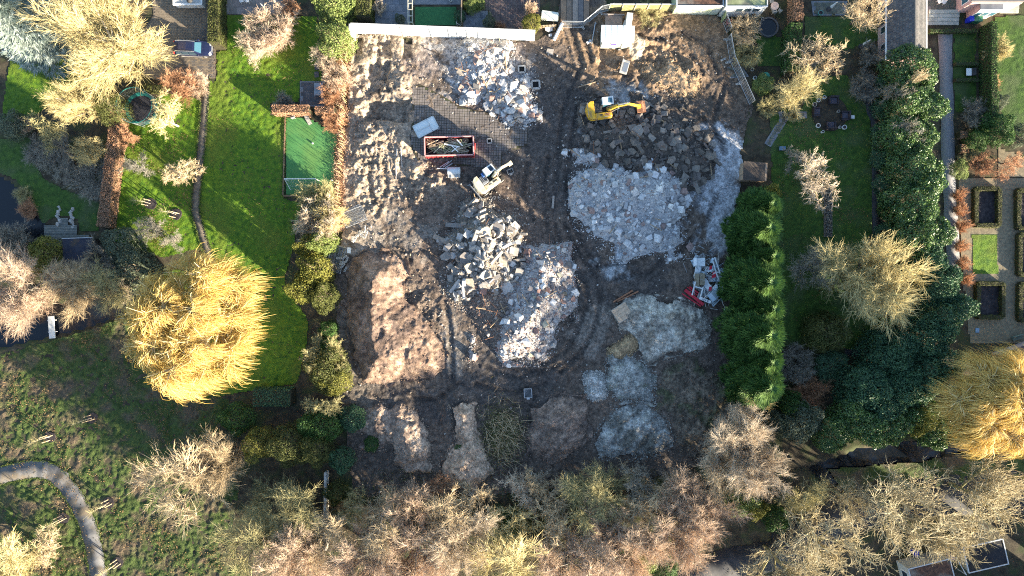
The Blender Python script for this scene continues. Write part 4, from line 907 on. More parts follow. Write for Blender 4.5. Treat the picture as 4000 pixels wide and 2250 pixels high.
# ------------------------------------------------------------------ mounds and rubble piles
class Pile:
    """height function made of cone-like capsules given in photo pixels"""
    def __init__(s, prims, seed=0, amp=.25, ns=1.2):
        s.pr = [(W2(x0, y0, h * .6), W2(x1, y1, h * .6), r * S, h, p) for (x0, y0, x1, y1, r, h, p) in prims]; s.seed = seed; s.amp = amp; s.ns = ns
    def z(s, X, Y):
        z = np.full(X.shape, -.4); wob = fbm(X, Y, 2.4, 3, s.seed + 3)
        for a, b, r, h, p in s.pr:
            u = 1 - capd(X, Y, a, b) / r * (1 + .75 * wob)
            z = np.maximum(z, np.where(u > 0, h * np.clip(u, 0, 1) ** p, u * 1.5))
        body = np.clip(z / .5, 0, 1); z = z + body * s.amp * fbm(X, Y, s.ns, 4, s.seed, .6)
        return z + body * .05 * vn(X, Y, .22, s.seed + 8)
    def bounds(s):
        xs = [v for a, b, r, h, p in s.pr for v in (a[0] - r, a[0] + r, b[0] - r, b[0] + r)]; ys = [v for a, b, r, h, p in s.pr for v in (a[1] - r, a[1] + r, b[1] - r, b[1] + r)]
        return min(xs) - .5, max(xs) + .5, min(ys) - .5, max(ys) + .5
    def mesh(s, name, mat, res=.16):
        x0, x1, y0, y1 = s.bounds(); X, Y = np.meshgrid(np.arange(x0, x1, res), np.arange(y0, y1, res)); Z = s.z(X, Y); base = site_z(X, Y)
        F = grid_faces(*X.shape); ok = (Z > -.25).ravel(); F = F[ok[F].all(1)]; used = np.unique(F); rm = np.full(X.size, -1); rm[used] = np.arange(len(used))
        V = np.stack([X, Y, Z + np.where(Z > 0, base * np.clip(1 - Z, 0, 1), base)], -1).reshape(-1, 3)[used]
        return mk(name, V, rm[F], mat, True)

class Plateau(Pile):
    """heap with a base outline in photo pixels: side slope, and a top plane tilting from one height to another along x"""
    def __init__(s, poly, x0, h0, x1, h1, slope, seed=0, amp=.25, ns=1.2):
        s.poly = wp(poly); s.pr = [(p, p, .3, h0, 1) for p in s.poly]; s.seed = seed; s.amp = amp; s.ns = ns; s.t = (W2(x0, 0)[0], h0, W2(x1, 0)[0], h1); s.sl = slope
    def z(s, X, Y):
        d = pld(X, Y, s.poly + s.poly[:1]) + .55 * fbm(X, Y, 1.6, 3, s.seed + 3); q = inpoly(X + 1.3 * fbm(X, Y, 2.2, 3, s.seed + 4), Y + 1.3 * fbm(X, Y, 2.2, 3, s.seed + 5), s.poly)
        top = s.t[1] + (s.t[3] - s.t[1]) * np.clip((X - s.t[0]) / (s.t[2] - s.t[0]), 0, 1)
        z = np.where(q, np.minimum(d * s.sl, top), -d * 1.2); z = np.where(q, np.maximum(z, 0) - .02, np.maximum(z, -.4))
        body = np.clip(z / .5, 0, 1)
        return z + body * (s.amp * fbm(X, Y, s.ns, 4, s.seed, .6) + .06 * vn(X, Y, .22, s.seed + 8))
def chunk_mesh(seed, kind):
    rr = random.Random(seed); bm = bmesh.new()
    if kind == 'chunk':
        pts = [Vector((x * rr.uniform(.3, .55), y * rr.uniform(.22, .5), z * rr.uniform(.18, .4))) for x in (-1, 1) for y in (-1, 1) for z in (-1, 1)] + [Vector((rr.uniform(-.45, .45), rr.uniform(-.4, .4), rr.choice((-.4, .4)))) for _ in range(2)]
    elif kind == 'pebble': pts = [Vector(v) * rr.uniform(.8, 1.2) for v in ((.5, .1, 0), (-.45, -.1, .05), (.05, .4, 0), (0, -.38, .05), (.1, .05, .3), (-.05, 0, -.28))]
    elif kind == 'slab':
        n = rr.randint(4, 6); a0 = rr.random() * 6; pts = []
        for i in range(n):
            t = a0 + 2 * math.pi * i / n + rr.uniform(-.35, .35); r = rr.uniform(.38, .58); pts += [Vector((r * math.cos(t), r * .8 * math.sin(t), z)) for z in (-.07, .07)]
    elif kind == 'beam': pts = [Vector((x * .55, y * rr.uniform(.08, .12), z * rr.uniform(.06, .09))) for x in (-1, 1) for y in (-1, 1) for z in (-1, 1)]
    else: pts = [Vector((x * .5, y * .24, z * .16)) for x in (-1, 1) for y in (-1, 1) for z in (-1, 1)]
    for p in pts: bm.verts.new(p)
    bmesh.ops.convex_hull(bm, input=bm.verts[:]); me = bpy.data.meshes.new(kind); bm.to_mesh(me); bm.free()
    return me
CH = {k: [chunk_mesh(i * 13 + len(k), k) for i in range(10 if k != 'brick' else 2)] for k in ('chunk', 'slab', 'beam', 'brick', 'pebble')}
def chunk_np(me):
    v = np.array([x.co[:] for x in me.vertices]); f = []
    for p in me.polygons:
        i = list(p.vertices); f += [(i[0], i[k], i[k + 1]) for k in range(1, len(i) - 1)]
    return v, np.array(f)
CHN = {k: [chunk_np(m) for m in v] for k, v in CH.items()}
PAL = dict(white=[(.52, .53, .54), (.60, .60, .60), (.44, .45, .46), (.66, .65, .63), (.36, .36, .37), (.50, .48, .46), (.30, .2, .17), (.24, .22, .2), (.40, .36, .32)],
           brick=[(.50, .50, .50), (.58, .57, .56), (.40, .39, .39), (.30, .19, .16), (.46, .44, .42), (.24, .15, .13), (.62, .61, .6), (.34, .33, .33), (.38, .36, .28), (.2, .17, .155), (.27, .21, .19), (.22, .2, .2)],
           mix=[(.56, .57, .58), (.64, .64, .64), (.46, .47, .48), (.70, .69, .67), (.38, .38, .39), (.52, .50, .49), (.28, .2, .18), (.42, .40, .38), (.60, .60, .61), (.33, .32, .32)],
           dark=[(.13, .115, .10), (.17, .15, .13), (.10, .09, .085), (.20, .18, .16), (.15, .13, .12), (.24, .22, .2)],
           grey=[(.26, .235, .21), (.33, .30, .27), (.22, .2, .185), (.38, .36, .34), (.30, .26, .22), (.42, .41, .40)],
           brown=[(.21, .17, .14), (.28, .23, .19), (.16, .135, .12), (.34, .30, .27), (.25, .2, .17), (.24, .155, .12)],
           soil=[(.22, .175, .135), (.28, .225, .175), (.17, .135, .105), (.34, .3, .26)])
def rm_(n, src): return M('rubble_%s_%s' % (n, src), 0, palette=PAL[n], rand=src, scale=4, rough=.92, bump=.3, bscale=14)
def rotm(rr, n, tilt):
    a = rr.random(n) * 2 * math.pi; b = rr.normal(size=n) * tilt; c = rr.normal(size=n) * tilt
    ca, sa, cb, sb, cc, s_ = np.cos(a), np.sin(a), np.cos(b), np.sin(b), np.cos(c), np.sin(c); z = np.zeros(n); o = np.ones(n)
    Z = np.stack([ca, -sa, z, sa, ca, z, z, z, o], 1).reshape(n, 3, 3); Xr = np.stack([o, z, z, z, cb, -sb, z, sb, cb], 1).reshape(n, 3, 3); Y = np.stack([cc, z, s_, z, o, z, -s_, z, cc], 1).reshape(n, 3, 3)
    return Z @ Xr @ Y, a, b, c
def scatter_mesh(name, rr, pos, size, tilt, kind, mat):
    VV = []; FF = []; off = 0; Rm, *_ = rotm(rr, len(pos), tilt); k = rr.integers(0, len(CHN[kind]), len(pos))
    for i in range(len(CHN[kind])):
        q = k == i
        if not q.any(): continue
        v, f = CHN[kind][i]; vv = np.einsum('nij,vj->nvi', Rm[q], v) * size[q][:, None, None] + pos[q][:, None, :]
        ff = f[None] + (off + np.arange(q.sum()) * len(v))[:, None, None]; VV.append(vv.reshape(-1, 3)); FF.append(ff.reshape(-1, 3)); off += q.sum() * len(v)
    return mk(name, np.concatenate(VV), np.concatenate(FF), mat)
def rubble(name, label, pile, pal, mixes, core, small=2500, smin=.08, smax=.3, seed=1, piece='rubble_block', outer=1.0):
    """pile thing: earth core, single big pieces (children), small rubble joined"""
    x0, x1, y0, y1 = pile.bounds(); rr = np.random.default_rng(seed)
    t = thing(name, label, 'rubble pile', ((x0 + x1) / 2, (y0 + y1) / 2, 0)); o = t.location
    c = link('pile_core', pile.mesh('pile_core', core), t); c.matrix_parent_inverse = Matrix.Translation(-Vector(o))
    def pts(n, lim):
        out = np.zeros((0, 3))
        while len(out) < n:
            X = rr.uniform(x0, x1, n * 3); Y = rr.uniform(y0, y1, n * 3); Z = pile.z(X, Y); q = (Z > lim) & (rr.random(n * 3) < np.clip((Z - lim) * 3 + .25, 0, 1))
            z = np.maximum(Z, 0) + site_z(X, Y) * np.clip(1 - np.maximum(Z, 0), 0, 1); out = np.concatenate([out, np.stack([X, Y, z], 1)[q]])
        return out[:n]
    for kind, n, lo, hi, tilt, nm in mixes:
        pp = pts(n, .02); s = lo + (hi - lo) * rr.random(n) ** 2.2; mt = rm_(pal, 'object')
        for i in range(n):
            me = CH[kind][rr.integers(0, len(CH[kind]))]; b = link(nm, me, t); setmat(b, mt)
            b.location = (pp[i, 0] - o.x, pp[i, 1] - o.y, pp[i, 2] + s[i] * (.1 if kind != 'slab' else .16)); b.rotation_euler = (rr.normal() * tilt, rr.normal() * tilt, rr.random() * 6.28); b.scale = (s[i], s[i] * rr.uniform(.75, 1.1), s[i] * (rr.uniform(.8, 1.2)))
    for i, q_ in enumerate(pts(22, .1)):
        a_ = rr.random() * 6.28; l_ = rr.uniform(.7, 1.8); b = B().cyl((0, 0, 0), (l_ * math.cos(a_), l_ * math.sin(a_), rr.uniform(-.1, .5)), .03 if i % 3 else .06, 5).build('steel_bar' if i % 3 else 'timber_piece', M('rebar_rust', (.16, .08, .05), (.24, .13, .08), 5, .8) if i % 3 else M('rubble_timber', (.25, .18, .11), (.38, .28, .18), 5, .85), t); b.location = (q_[0] - o.x, q_[1] - o.y, q_[2] + .25)
    pp = pts(small, -.34); s = smin + (smax - smin) * rr.random(small) ** 2
    pp[:, 2] += s * .1; pp -= np.array(o)
    tag(link('small_rubble', scatter_mesh('small_rubble', rr, pp, s * 1.15, .5, 'pebble', rm_(pal, 'island')), t), kind='stuff')
    return t
def core_mat(n, a, b, c=None): return M(n, a, b, 2.5, .95, .8, 7, bdist=.06, c3=c, scale3=.7)
k_white = core_mat('core_white', (.30, .30, .31), (.46, .46, .46)); k_brick = core_mat('core_brick', (.24, .21, .20), (.40, .38, .37)); k_dark = core_mat('core_dark', (.055, .048, .042), (.12, .10, .085))
k_grey = core_mat('core_grey', (.11, .095, .08), (.2, .18, .15)); k_brown = core_mat('core_brown', (.12, .095, .08), (.24, .2, .17))
rubble('rubble_pile', 'bright white concrete rubble pile below the white wall', Pile([(1870, 225, 1900, 290, 98, 1.3, .9), (1905, 185, 1920, 200, 50, .5, .8)], 1), 'white', [('chunk', 110, .3, .9, .35, 'rubble_block'), ('slab', 34, .6, 1.7, .25, 'concrete_slab')], k_white, 2600, seed=1, outer=2)
rubble('rubble_pile', 'smaller white rubble pile with large slabs right of the old paving', Pile([(1970, 380, 2020, 400, 85, 1.1, .9)], 2), 'white', [('chunk', 90, .35, .9, .35, 'rubble_block'), ('slab', 30, .7, 2.1, .3, 'concrete_slab')], k_white, 1800, seed=2, outer=2)
rubble('rubble_pile', 'dark broken slab pile below the yellow excavator', Pile([(2380, 520, 2600, 540, 120, 1.7, .8), (2600, 580, 2680, 640, 110, 1.5, .8), (2400, 600, 2500, 600, 90, 1.2, .8), (2500, 440, 2560, 430, 60, .6, .8)], 3, .35), 'dark', [('slab', 160, .6, 1.8, .38, 'concrete_slab'), ('chunk', 130, .4, 1.1, .4, 'rubble_block'), ('beam', 14, 1.2, 2.6, .2, 'concrete_beam')], k_dark, 3500, seed=3, outer=1.5)
rubble('rubble_pile', 'large grey-white brick rubble pile in the middle right of the site', Pile([(2370, 740, 2560, 770, 150, 2.3, .9), (2400, 830, 2510, 880, 125, 1.6, .85), (2480, 950, 2500, 955, 60, .6, .8)], 4, .35), 'mix', [('chunk', 215, .4, 1.05, .4, 'rubble_block'), ('brick', 84, .45, .95, .4, 'masonry_block')], k_white, 5500, seed=4, outer=1.2)
rubble('rubble_pile', 'grey-brown pile of long concrete beams and slabs left of centre', Pile([(1870, 900, 1900, 1030, 120, 2.6, .9), (1830, 1060, 1800, 1130, 70, .7, .8), (1960, 880, 1970, 940, 60, .9, .8)], 5, .3), 'grey', [('slab', 130, .7, 2.1, .45, 'concrete_slab'), ('beam', 42, 1.0, 2.8, .35, 'concrete_beam'), ('chunk', 120, .4, 1.1, .4, 'rubble_block')], k_grey, 4500, seed=5, outer=2)
rubble('rubble_pile', 'mixed pink-white brick rubble pile in the lower middle', Pile([(2130, 1070, 2050, 1170, 115, 1.6, .85), (2110, 1180, 2030, 1300, 120, 2.2, .9), (1960, 1060, 2020, 1120, 80, .9, .9), (2180, 1150, 2160, 1210, 60, .8, .8), (1900, 1080, 1990, 1110, 60, .6, .8)], 6, .2), 'brick', [('chunk', 200, .35, .95, .4, 'rubble_block'), ('slab', 40, .6, 1.5, .3, 'concrete_slab')], k_brick, 6000, seed=6, outer=1.5)
rubble('rubble_pile', 'dark brown brick rubble slope left of the mixed pile', Pile([(1900, 1190, 1960, 1270, 85, 1.3, .85), (1960, 1300, 1980, 1330, 60, .7, .85)], 7, .15), 'brown', [('chunk', 60, .3, .6, .4, 'rubble_block')], k_brown, 5000, .1, .26, seed=7)
# soil and sand heaps, each one heap of loose earth
def heap(name, label, prims, a, b, c=None, seed=0, amp=.2, ns=1.5, bump=.7):
    p = prims if isinstance(prims, Pile) else Pile(prims, seed, amp, ns); me = p.mesh(name, m_site, .13); n = len(me.vertices)
    V = np.zeros(n * 3, dtype=np.float32); me.vertices.foreach_get('co', V); V = V.reshape(-1, 3); X, Y = V[:, 0], V[:, 1]
    u = np.clip(.5 + .9 * fbm(X, Y, 1.6, 4, seed + 2, .7), 0, 1)[:, None]; col = np.array(a) * (1 - u) + np.array(b) * u
    if c is not None: w = np.clip(fbm(X, Y, 2.6, 4, seed + 6, .65) * 3 - .15, 0, 1)[:, None]; col = col * (1 - w) + np.array(c) * w
    k = np.clip(p.z(X, Y) / .2 + .3 + .7 * fbm(X, Y, .7, 4, seed + 9, .7), 0, 1)[:, None]; col = col * (1 + .55 * fbm(X, Y, .55, 3, seed + 12, .8))[:, None]; col = soil_col(X, Y) * (1 - k) + col * k
    at = me.color_attributes.new('soil', 'FLOAT_COLOR', 'POINT'); at.data.foreach_set('color', np.concatenate([col, np.ones((n, 1))], 1).astype(np.float32).ravel())
    ho = tag(link(name, me), label, 'earth mound'); rr = np.random.default_rng(seed); x0, x1, y0, y1 = p.bounds(); m_ = 9000; X = rr.uniform(x0, x1, m_); Y = rr.uniform(y0, y1, m_); Z = p.z(X, Y); q = (Z > -.3) & (rr.random(m_) < np.where(Z < .35, .35, .06))
    X = X[q]; Y = Y[q]; Z = np.maximum(Z[q], 0); q = inpoly(X, Y, site_w); X = X[q]; Y = Y[q]; Z = Z[q]; ss = .07 + .3 * rr.random(len(X)) ** 3; pos = np.stack([X, Y, Z + site_z(X, Y) * np.clip(1 - Z, 0, 1) + ss * .1], 1)
    tag(link('clods', scatter_mesh('clods', rr, pos, ss, .6, 'pebble', M('clod_%d' % seed, tuple(v * .75 for v in a), b, 1.5, .95, rand='island')), ho), kind='stuff')
    return ho
heap('soil_mound', 'large brown soil mound with steep dark left side', Plateau([(1358, 1060), (1385, 1000), (1440, 975), (1520, 985), (1580, 1020), (1600, 1080), (1590, 1150), (1640, 1215), (1700, 1290), (1742, 1370), (1740, 1440), (1690, 1490), (1600, 1478), (1500, 1505), (1420, 1490), (1372, 1400), (1352, 1250)], 1470, 3.4, 1740, 1.0, .85, 11, .45, 1.5), (.15, .10, .075), (.27, .19, .14), (.10, .072, .06), 11)
heap('sand_ridge', 'sunlit tan sand ridge in the bottom middle', Plateau([(1755, 1590), (1800, 1550), (1865, 1590), (1850, 1680), (1900, 1740), (1915, 1850), (1850, 1930), (1740, 1900), (1715, 1820), (1780, 1720)], 1780, 2.3, 1880, 1.3, .9, 12, .5, 1.0), (.30, .22, .16), (.44, .34, .26), None, 12)
heap('sand_heap', 'pale brown sand heap left of the sunlit ridge', [(1580, 1690, 1610, 1770, 70, 1.7, .85), (1460, 1650, 1520, 1680, 65, 1.2, .9), (1560, 1620, 1600, 1640, 40, 1.0, .9)], (.24, .18, .14), (.36, .28, .22), (.16, .12, .1), 13, .45, .9)
heap('soil_ridge', 'brown soil ridge with one sunlit crest below the sieve bucket', Plateau([(2060, 1600), (2110, 1560), (2200, 1540), (2290, 1560), (2310, 1640), (2270, 1740), (2200, 1800), (2080, 1790), (2050, 1700)], 2080, .9, 2260, 2.0, .7, 14, .5, 1.1), (.14, .105, .085), (.24, .18, .145), (.10, .08, .07), 14)
heap('sand_pile', 'big pale grey sand pile with footprints at the cypress row', Plateau([(2385, 1215), (2440, 1160), (2540, 1150), (2650, 1165), (2740, 1190), (2775, 1260), (2765, 1350), (2690, 1385), (2600, 1395), (2530, 1425), (2480, 1370), (2470, 1310), (2400, 1280)], 2400, 1.0, 2700, 1.8, .6, 15, .5, 1.1), (.27, .255, .22), (.41, .395, .35), (.19, .17, .145), 15)
heap('sand_pile', 'small pale sand heap below the big grey sand pile', [(2440, 1470, 2480, 1500, 75, 1.1, 1.05)], (.24, .245, .23), (.36, .36, .34), (.15, .16, .11), 16, .35, .9)
heap('sand_pile', 'tiny white sand spill left of the small pale heap', [(2325, 1500, 2335, 1530, 38, .6, .8)], (.33, .33, .32), (.42, .42, .4), None, 17, .25, .7)
heap('sand_pile', 'spread grey-white sand with weeds at the site bottom', Plateau([(2310, 1730), (2350, 1640), (2440, 1570), (2540, 1580), (2600, 1640), (2640, 1730), (2560, 1780), (2440, 1800), (2340, 1790)], 2340, .6, 2600, 1.0, .4, 18, .55, .9), (.15, .15, .14), (.33, .335, .32), (.11, .105, .09), 18)
heap('soil_mound', 'dark weedy soil bank in the lower right of the site', [(2680, 1520, 2760, 1600, 110, .9, 1.05), (2740, 1680, 2820, 1640, 90, .8, 1.05)], (.085, .07, .055), (.16, .13, .10), (.07, .075, .04), 19, .5, 1.0)
heap('sand_heap', 'golden sunlit sand wedge left of the big grey sand pile', [(2420, 1370, 2460, 1340, 35, .9, .9)], (.28, .2, .12), (.4, .3, .18), None, 20, .15)
heap('soil_mound', 'rough brown earth heap right of the white cabin', [(2600, 290, 2700, 330, 50, 1.0, .8), (2540, 270, 2580, 300, 40, .7, .8)], (.22, .15, .09), (.34, .24, .15), None, 21, .3, .8)
# loose stones and clods scattered over the site
def loose():
    rr = np.random.default_rng(9); n = 42000; xs = [p[0] for p in site_w]; ys = [p[1] for p in site_w]
    X = rr.uniform(min(xs), max(xs), n); Y = rr.uniform(min(ys), max(ys), n); q = inpoly(X, Y, site_w); d = np.zeros(n)
    for (x, y, r, w) in [(1480, 500, 200, 1.2), (1470, 220, 150, 1.), (1650, 720, 140, 1.3), (1880, 280, 220, 1.), (2450, 700, 320, .8), (1880, 1000, 260, 1.1), (2080, 1180, 240, 1.1), (2500, 380, 160, .9), (1640, 1180, 130, 1.2), (2030, 230, 130, 1.1), (2000, 800, 200, .6), (2600, 200, 250, .35), (1480, 800, 130, .5), (2840, 260, 60, 1.)]:
        a = W2(x, y); d = np.maximum(d, w * np.clip(1.3 - np.hypot(X - a[0], Y - a[1]) / (r * S), 0, 1))
    q &= rr.random(n) < d * np.clip(.55 + 1.5 * fbm(X, Y, 2.2, 3, 55), 0, 1) + .07
    X = X[q]; Y = Y[q]; n = len(X); s = .05 + .36 * rr.random(n) ** 5; pos = np.stack([X, Y, site_z(X, Y) + s * .12], 1)
    left = X < W2(1700, 0)[0]
    for nm, m_, pal in (('loose_clods', left, 'soil'), ('loose_rubble', ~left, 'grey')):
        tag(link(nm, scatter_mesh(nm, rr, pos[m_], s[m_] * (1.35 if pal == 'soil' else 1.1), .6, 'pebble', rm_(pal, 'island'))), kind='stuff')
loose()
# named single boulders and slabs lying apart
def lone(kind, px, py, s, rot, pal, label, name='concrete_slab', group=None):
    w = W(px, py); o = link(name, CH[kind][px % len(CH[kind])]); setmat(o, M('lone_%s' % pal, PAL[pal][0], PAL[pal][1], 5, .9, .3))
    o.location = (w.x, w.y, sz(w.x, w.y) + .08); o.rotation_euler = (.06, .04, rot); o.scale = (s, s * .9, s); tag(o, label, 'slab' if kind != 'beam' else 'beam', group)
lone('slab', 2150, 205, 1.6, .2, 'grey', 'flat grey slab beside the rubble at the track edge'); lone('beam', 2160, 790, 1.5, 1.5, 'grey', 'short grey beam lying alone in the central mud', 'concrete_beam')
lone('slab', 1960, 965, 1.9, .3, 'white', 'square whitish panel leaning on the grey-brown pile'); lone('slab', 2595, 745, 1.2, 1.2, 'white', 'white block at the right rim of the brick pile')
lone('slab', 1745, 1000, 1.8, .5, 'grey', 'large grey slab left of the beam pile'); lone('slab', 1760, 1085, 1.6, 2, 'grey', 'grey slab lowest of those left of the beam pile'); lone('slab', 1760, 1040, 1.5, 1.1, 'grey', 'grey slab in the middle left of the beam pile')
lone('slab', 2030, 1130, 1.2, .4, 'white', 'pale slab on the ground between the two lower piles'); lone('slab', 1830, 850, 1.6, .8, 'grey', 'big grey slab on top of the beam pile edge'); lone('slab', 1770, 880, 1.1, 2.2, 'grey', 'triangular grey slab at the upper left of the beam pile')
# ------------------------------------------------------------------ machines, containers and site equipment
m_yel = M('machine_yellow', (.56, .31, .02), (.68, .41, .04), 2.5, .5, spec=.45, c3=(.30, .19, .07), scale3=1.6); m_cream = M('machine_cream', (.62, .53, .35), (.74, .66, .47), 2.5, .55, spec=.4, c3=(.42, .33, .22), scale3=1.4)
m_wht = M('white_paint', (.74, .74, .72), (.82, .82, .80), 1.2, .5); m_dk = M('dark_steel', (.035, .035, .038), (.07, .068, .066), 4, .6, metal=.2); m_gry = M('grey_paint', (.2, .21, .22), (.28, .29, .30), 3, .6)
m_steel = M('galvanised_steel', (.38, .40, .42), (.52, .54, .56), 5, .4, metal=.6); m_tyre = M('tyre_rubber', (.025, .024, .023), (.06, .055, .05), 8, .9); m_rim = M('wheel_rim', (.4, .4, .4), rough=.5)
m_glass = glass('dark_glass'); m_bglass = glass('blue_glass', (.05, .13, .18)); m_red = M('container_red', (.17, .018, .022), (.28, .04, .045), 2, .6, spec=.4); m_rust = M('rusty_steel', (.20, .09, .05), (.34, .18, .11), 5, .85)
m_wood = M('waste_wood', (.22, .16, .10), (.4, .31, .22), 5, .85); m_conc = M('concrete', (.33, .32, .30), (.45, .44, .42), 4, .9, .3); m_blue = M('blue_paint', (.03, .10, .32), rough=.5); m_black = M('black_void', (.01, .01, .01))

def wheel(t, x, y, r, w, rim=m_rim, z=None, name='wheel'):
    z = r if z is None else z
    o = B().cyl((x, y - w / 2, z), (x, y + w / 2, z), r, 18).build(name, m_tyre, t, bevel=.03)
    s_ = 1 if y > 0 else -1
    B().cyl((x, y + s_ * (w / 2 - .05), z), (x, y + s_ * (w / 2 + .015), z), r * .55, 12).build('rim', rim, o)
def excavator(label, px, py, rz, body, pts, deckmat, cabpane, under_rot, blade_x, bucket, group='excavators on the site', z0=.1):
    """wheeled excavator facing +x; pts: boom knuckle, stick end (x, z)"""
    w = W(px, py, 1.4); t = thing('excavator', label, 'excavator', (w.x, w.y, z0), rz, group)
    q = Matrix.Rotation(under_rot, 4, 'Z')
    # undercarriage
    ch = B().box((0, 0, .78), (3.6, .95, .5)).box((1.25, 0, .6), (.4, 2.0, .35)).box((-1.25, 0, .6), (.4, 2.0, .35)).build('chassis', m_dk, t, .04); ch.matrix_basis = q
    for x in (-1.3, 1.3):
        for y in (-.95, .95):
            v = q @ Vector((x, y, 0)); wheel_o = B().cyl((0, -.24, .5), (0, .24, .5), .5, 18).build('wheel', m_tyre, t, .03); wheel_o.location = v; wheel_o.rotation_euler = (0, 0, under_rot)
            s_ = 1 if y > 0 else -1; B().cyl((0, s_ * .19, .5), (0, s_ * .255, .5), .27, 12).build('rim', m_gry, wheel_o)
    bl = B().side([(blade_x, .15), (blade_x + .16, .2), (blade_x + .2, .75), (blade_x + .08, .75)], -1.25, 1.25).bar((blade_x * .6, .4, .6), (blade_x, .4, .45), .14).bar((blade_x * .6, -.4, .6), (blade_x, -.4, .45), .14).build('dozer_blade', m_gry, t); bl.matrix_basis = q
    st = B()
    for y in (-1.12, 1.12): st.box((0, y, .62), (1.0, .3, .08)).box((0, y, .42), (.8, .25, .06))
    o = st.build('step', m_dk, t); o.matrix_basis = q
    B().cyl((0, 0, 1.0), (0, 0, 1.2), .6, 20).build('slew_ring', m_dk, t)
    # revolving superstructure
    B().prism([(1.25, -1.2), (1.25, 1.15), (-1.4, 1.2), (-1.75, .95), (-2.0, .4), (-2.05, 0), (-2.0, -.45), (-1.75, -1.0), (-1.4, -1.25)], 1.18, 1.45).build('deck', m_dk, t, .03)
    B().prism([(-1.0, -1.22), (-1.0, 1.18), (-1.5, 1.2), (-1.85, .95), (-2.1, .4), (-2.15, 0), (-2.1, -.45), (-1.85, -1.0), (-1.5, -1.25)], 1.45, 2.25, [(-1.02, -1.16), (-1.02, 1.12), (-1.45, 1.12), (-1.76, .9), (-1.98, .38), (-2.03, 0), (-1.98, -.43), (-1.76, -.95), (-1.45, -1.18)]).build('counterweight', body, t, .05)
    B().prism([(-1.0, -1.22), (1.05, -1.22), (1.25, -1.0), (1.25, -.42), (-1.0, -.42)], 1.45, 2.15, [(-1.0, -1.1), (.95, -1.1), (1.15, -.95), (1.15, -.45), (-1.0, -.45)]).build('side_housing', body, t, .06)
    B().box((-.55, .2, 1.82), (.95, 1.15, .72)).build('engine_hood', deckmat, t, .03)
    for i in range(4): B().box((-.85 + i * .2, .3, 2.20), (.1, .7, .03)).build('vent', m_dk, t)
    B().box((.55, -.72, 2.16), (.62, .22, .03)).build('side_window', m_rust if body is m_yel else m_dk, t); B().box((-.2, -.75, 2.165), (.32, .09, .03)).build('badge', m_dk, t)
    B().cyl((-.3, -.1, 2.15), (-.3, -.1, 2.5), .06, 8).build('exhaust', m_dk, t)
    rl = B()
    for a, b in (((-1.9, -.9, 2.2), (-1.9, -.9, 2.55)), ((-1.9, .9, 2.2), (-1.9, .9, 2.55)), ((-1.9, -.9, 2.55), (-1.9, .9, 2.55)), ((.9, -1.1, 2.1), (.9, -1.1, 2.5)), ((.9, -1.1, 2.5), (.1, -1.1, 2.5)), ((.1, -1.1, 2.5), (.1, -1.1, 2.1))): rl.bar(a, b, .045)
    rl.build('handrail', m_gry, t)
    cab = B().side([(-.05, 1.4), (1.3, 1.4), (1.5, 1.95), (1.35, 3.0), (.05, 3.05), (-.15, 2.4)], .28, 1.16).build('cab', m_dk, t, .04)
    B().side([(-.12, 2.96), (1.38, 2.93), (1.34, 3.07), (-.02, 3.11)], .24, 1.2).build('cab_roof', m_wht, cab, .03)
    B().box((.95, .72, 3.1), (.5, .62, .03), Matrix.Rotation(.03, 3, 'Y')).build('roof_window', cabpane, cab)
    B().side([(1.51, 1.95), (1.36, 2.92), (1.38, 2.92), (1.53, 1.95)], .34, 1.1).build('windscreen', m_bglass, cab); B().box((.62, 1.17, 2.35), (1.1, .02, .9)).build('side_pane', m_bglass, cab); B().box((.62, .27, 2.35), (1.1, .02, .9)).build('side_pane', m_bglass, cab)
    B().box((-.18, .72, 2.7), (.03, .7, .5)).build('rear_pane', m_bglass, cab)
    # boom
    (bx, bz), (sx_, sz_) = pts; b = B(); prev = None
    for (x, z, h) in ((.7, 1.75, .4), (.7 + (bx - .7) * .5, 1.75 + (bz - 1.75) * .78, .52), (bx, bz, .36)):
        if prev: b.bar((prev[0], -.12, prev[1]), (x, -.12, z), .32, (prev[2] + h) / 2)
        prev = (x, z, h)
    b.build('boom', body, t, .03)
    cy = B().cyl((1.05, -.38, 1.45), (.7 + (bx - .7) * .55, -.38, 1.75 + (bz - 1.75) * .7), .07, 8).cyl((1.05, .14, 1.45), (.7 + (bx - .7) * .55, .14, 1.75 + (bz - 1.75) * .7), .07, 8).cyl((.7 + (bx - .7) * .5, -.12, 2.15 + (bz - 1.75) * .78), (bx + (sx_ - bx) * .1, -.12, bz + .45), .065, 8); cy.build('hydraulic_cylinder', m_steel, t)
    B().bar((bx - (sx_ - bx) * .12, -.12, bz + (bz - sz_) * .12), (sx_, -.12, sz_), .27, .36).build('stick', body, t, .03)
    B().bar((bx, -.34, bz + .12), (bx + (sx_ - bx) * .6, -.34, sz_ + (bz - sz_) * .4), .04).bar((.9, -.38, 1.9), (bx, -.36, bz + .1), .04).build('hose', m_dk, t)
    B().box((sx_, -.12, sz_ - .18), (.55, .5, .4)).build('quick_coupler', body, t, .03)
    if bucket:
        bk = B(); bw = .72
        bk.side([(sx_ - .25, sz_ - .3), (sx_ + .45, sz_ - .25), (sx_ + .95, sz_ - .55), (sx_ + 1.05, sz_ - 1.0), (sx_ + .98, sz_ - 1.0), (sx_ + .85, sz_ - .6), (sx_ + .42, sz_ - .35), (sx_ - .25, sz_ - .38)], -.12 - bw, -.12 + bw)
        for y in (-.12 - bw, -.12 + bw - .05): bk.side([(sx_ - .25, sz_ - .32), (sx_ + .45, sz_ - .27), (sx_ + .95, sz_ - .57), (sx_ + 1.04, sz_ - 1.0), (sx_ - .1, sz_ - .85)], y, y + .05)
        bko = bk.build('bucket', m_rust, t)
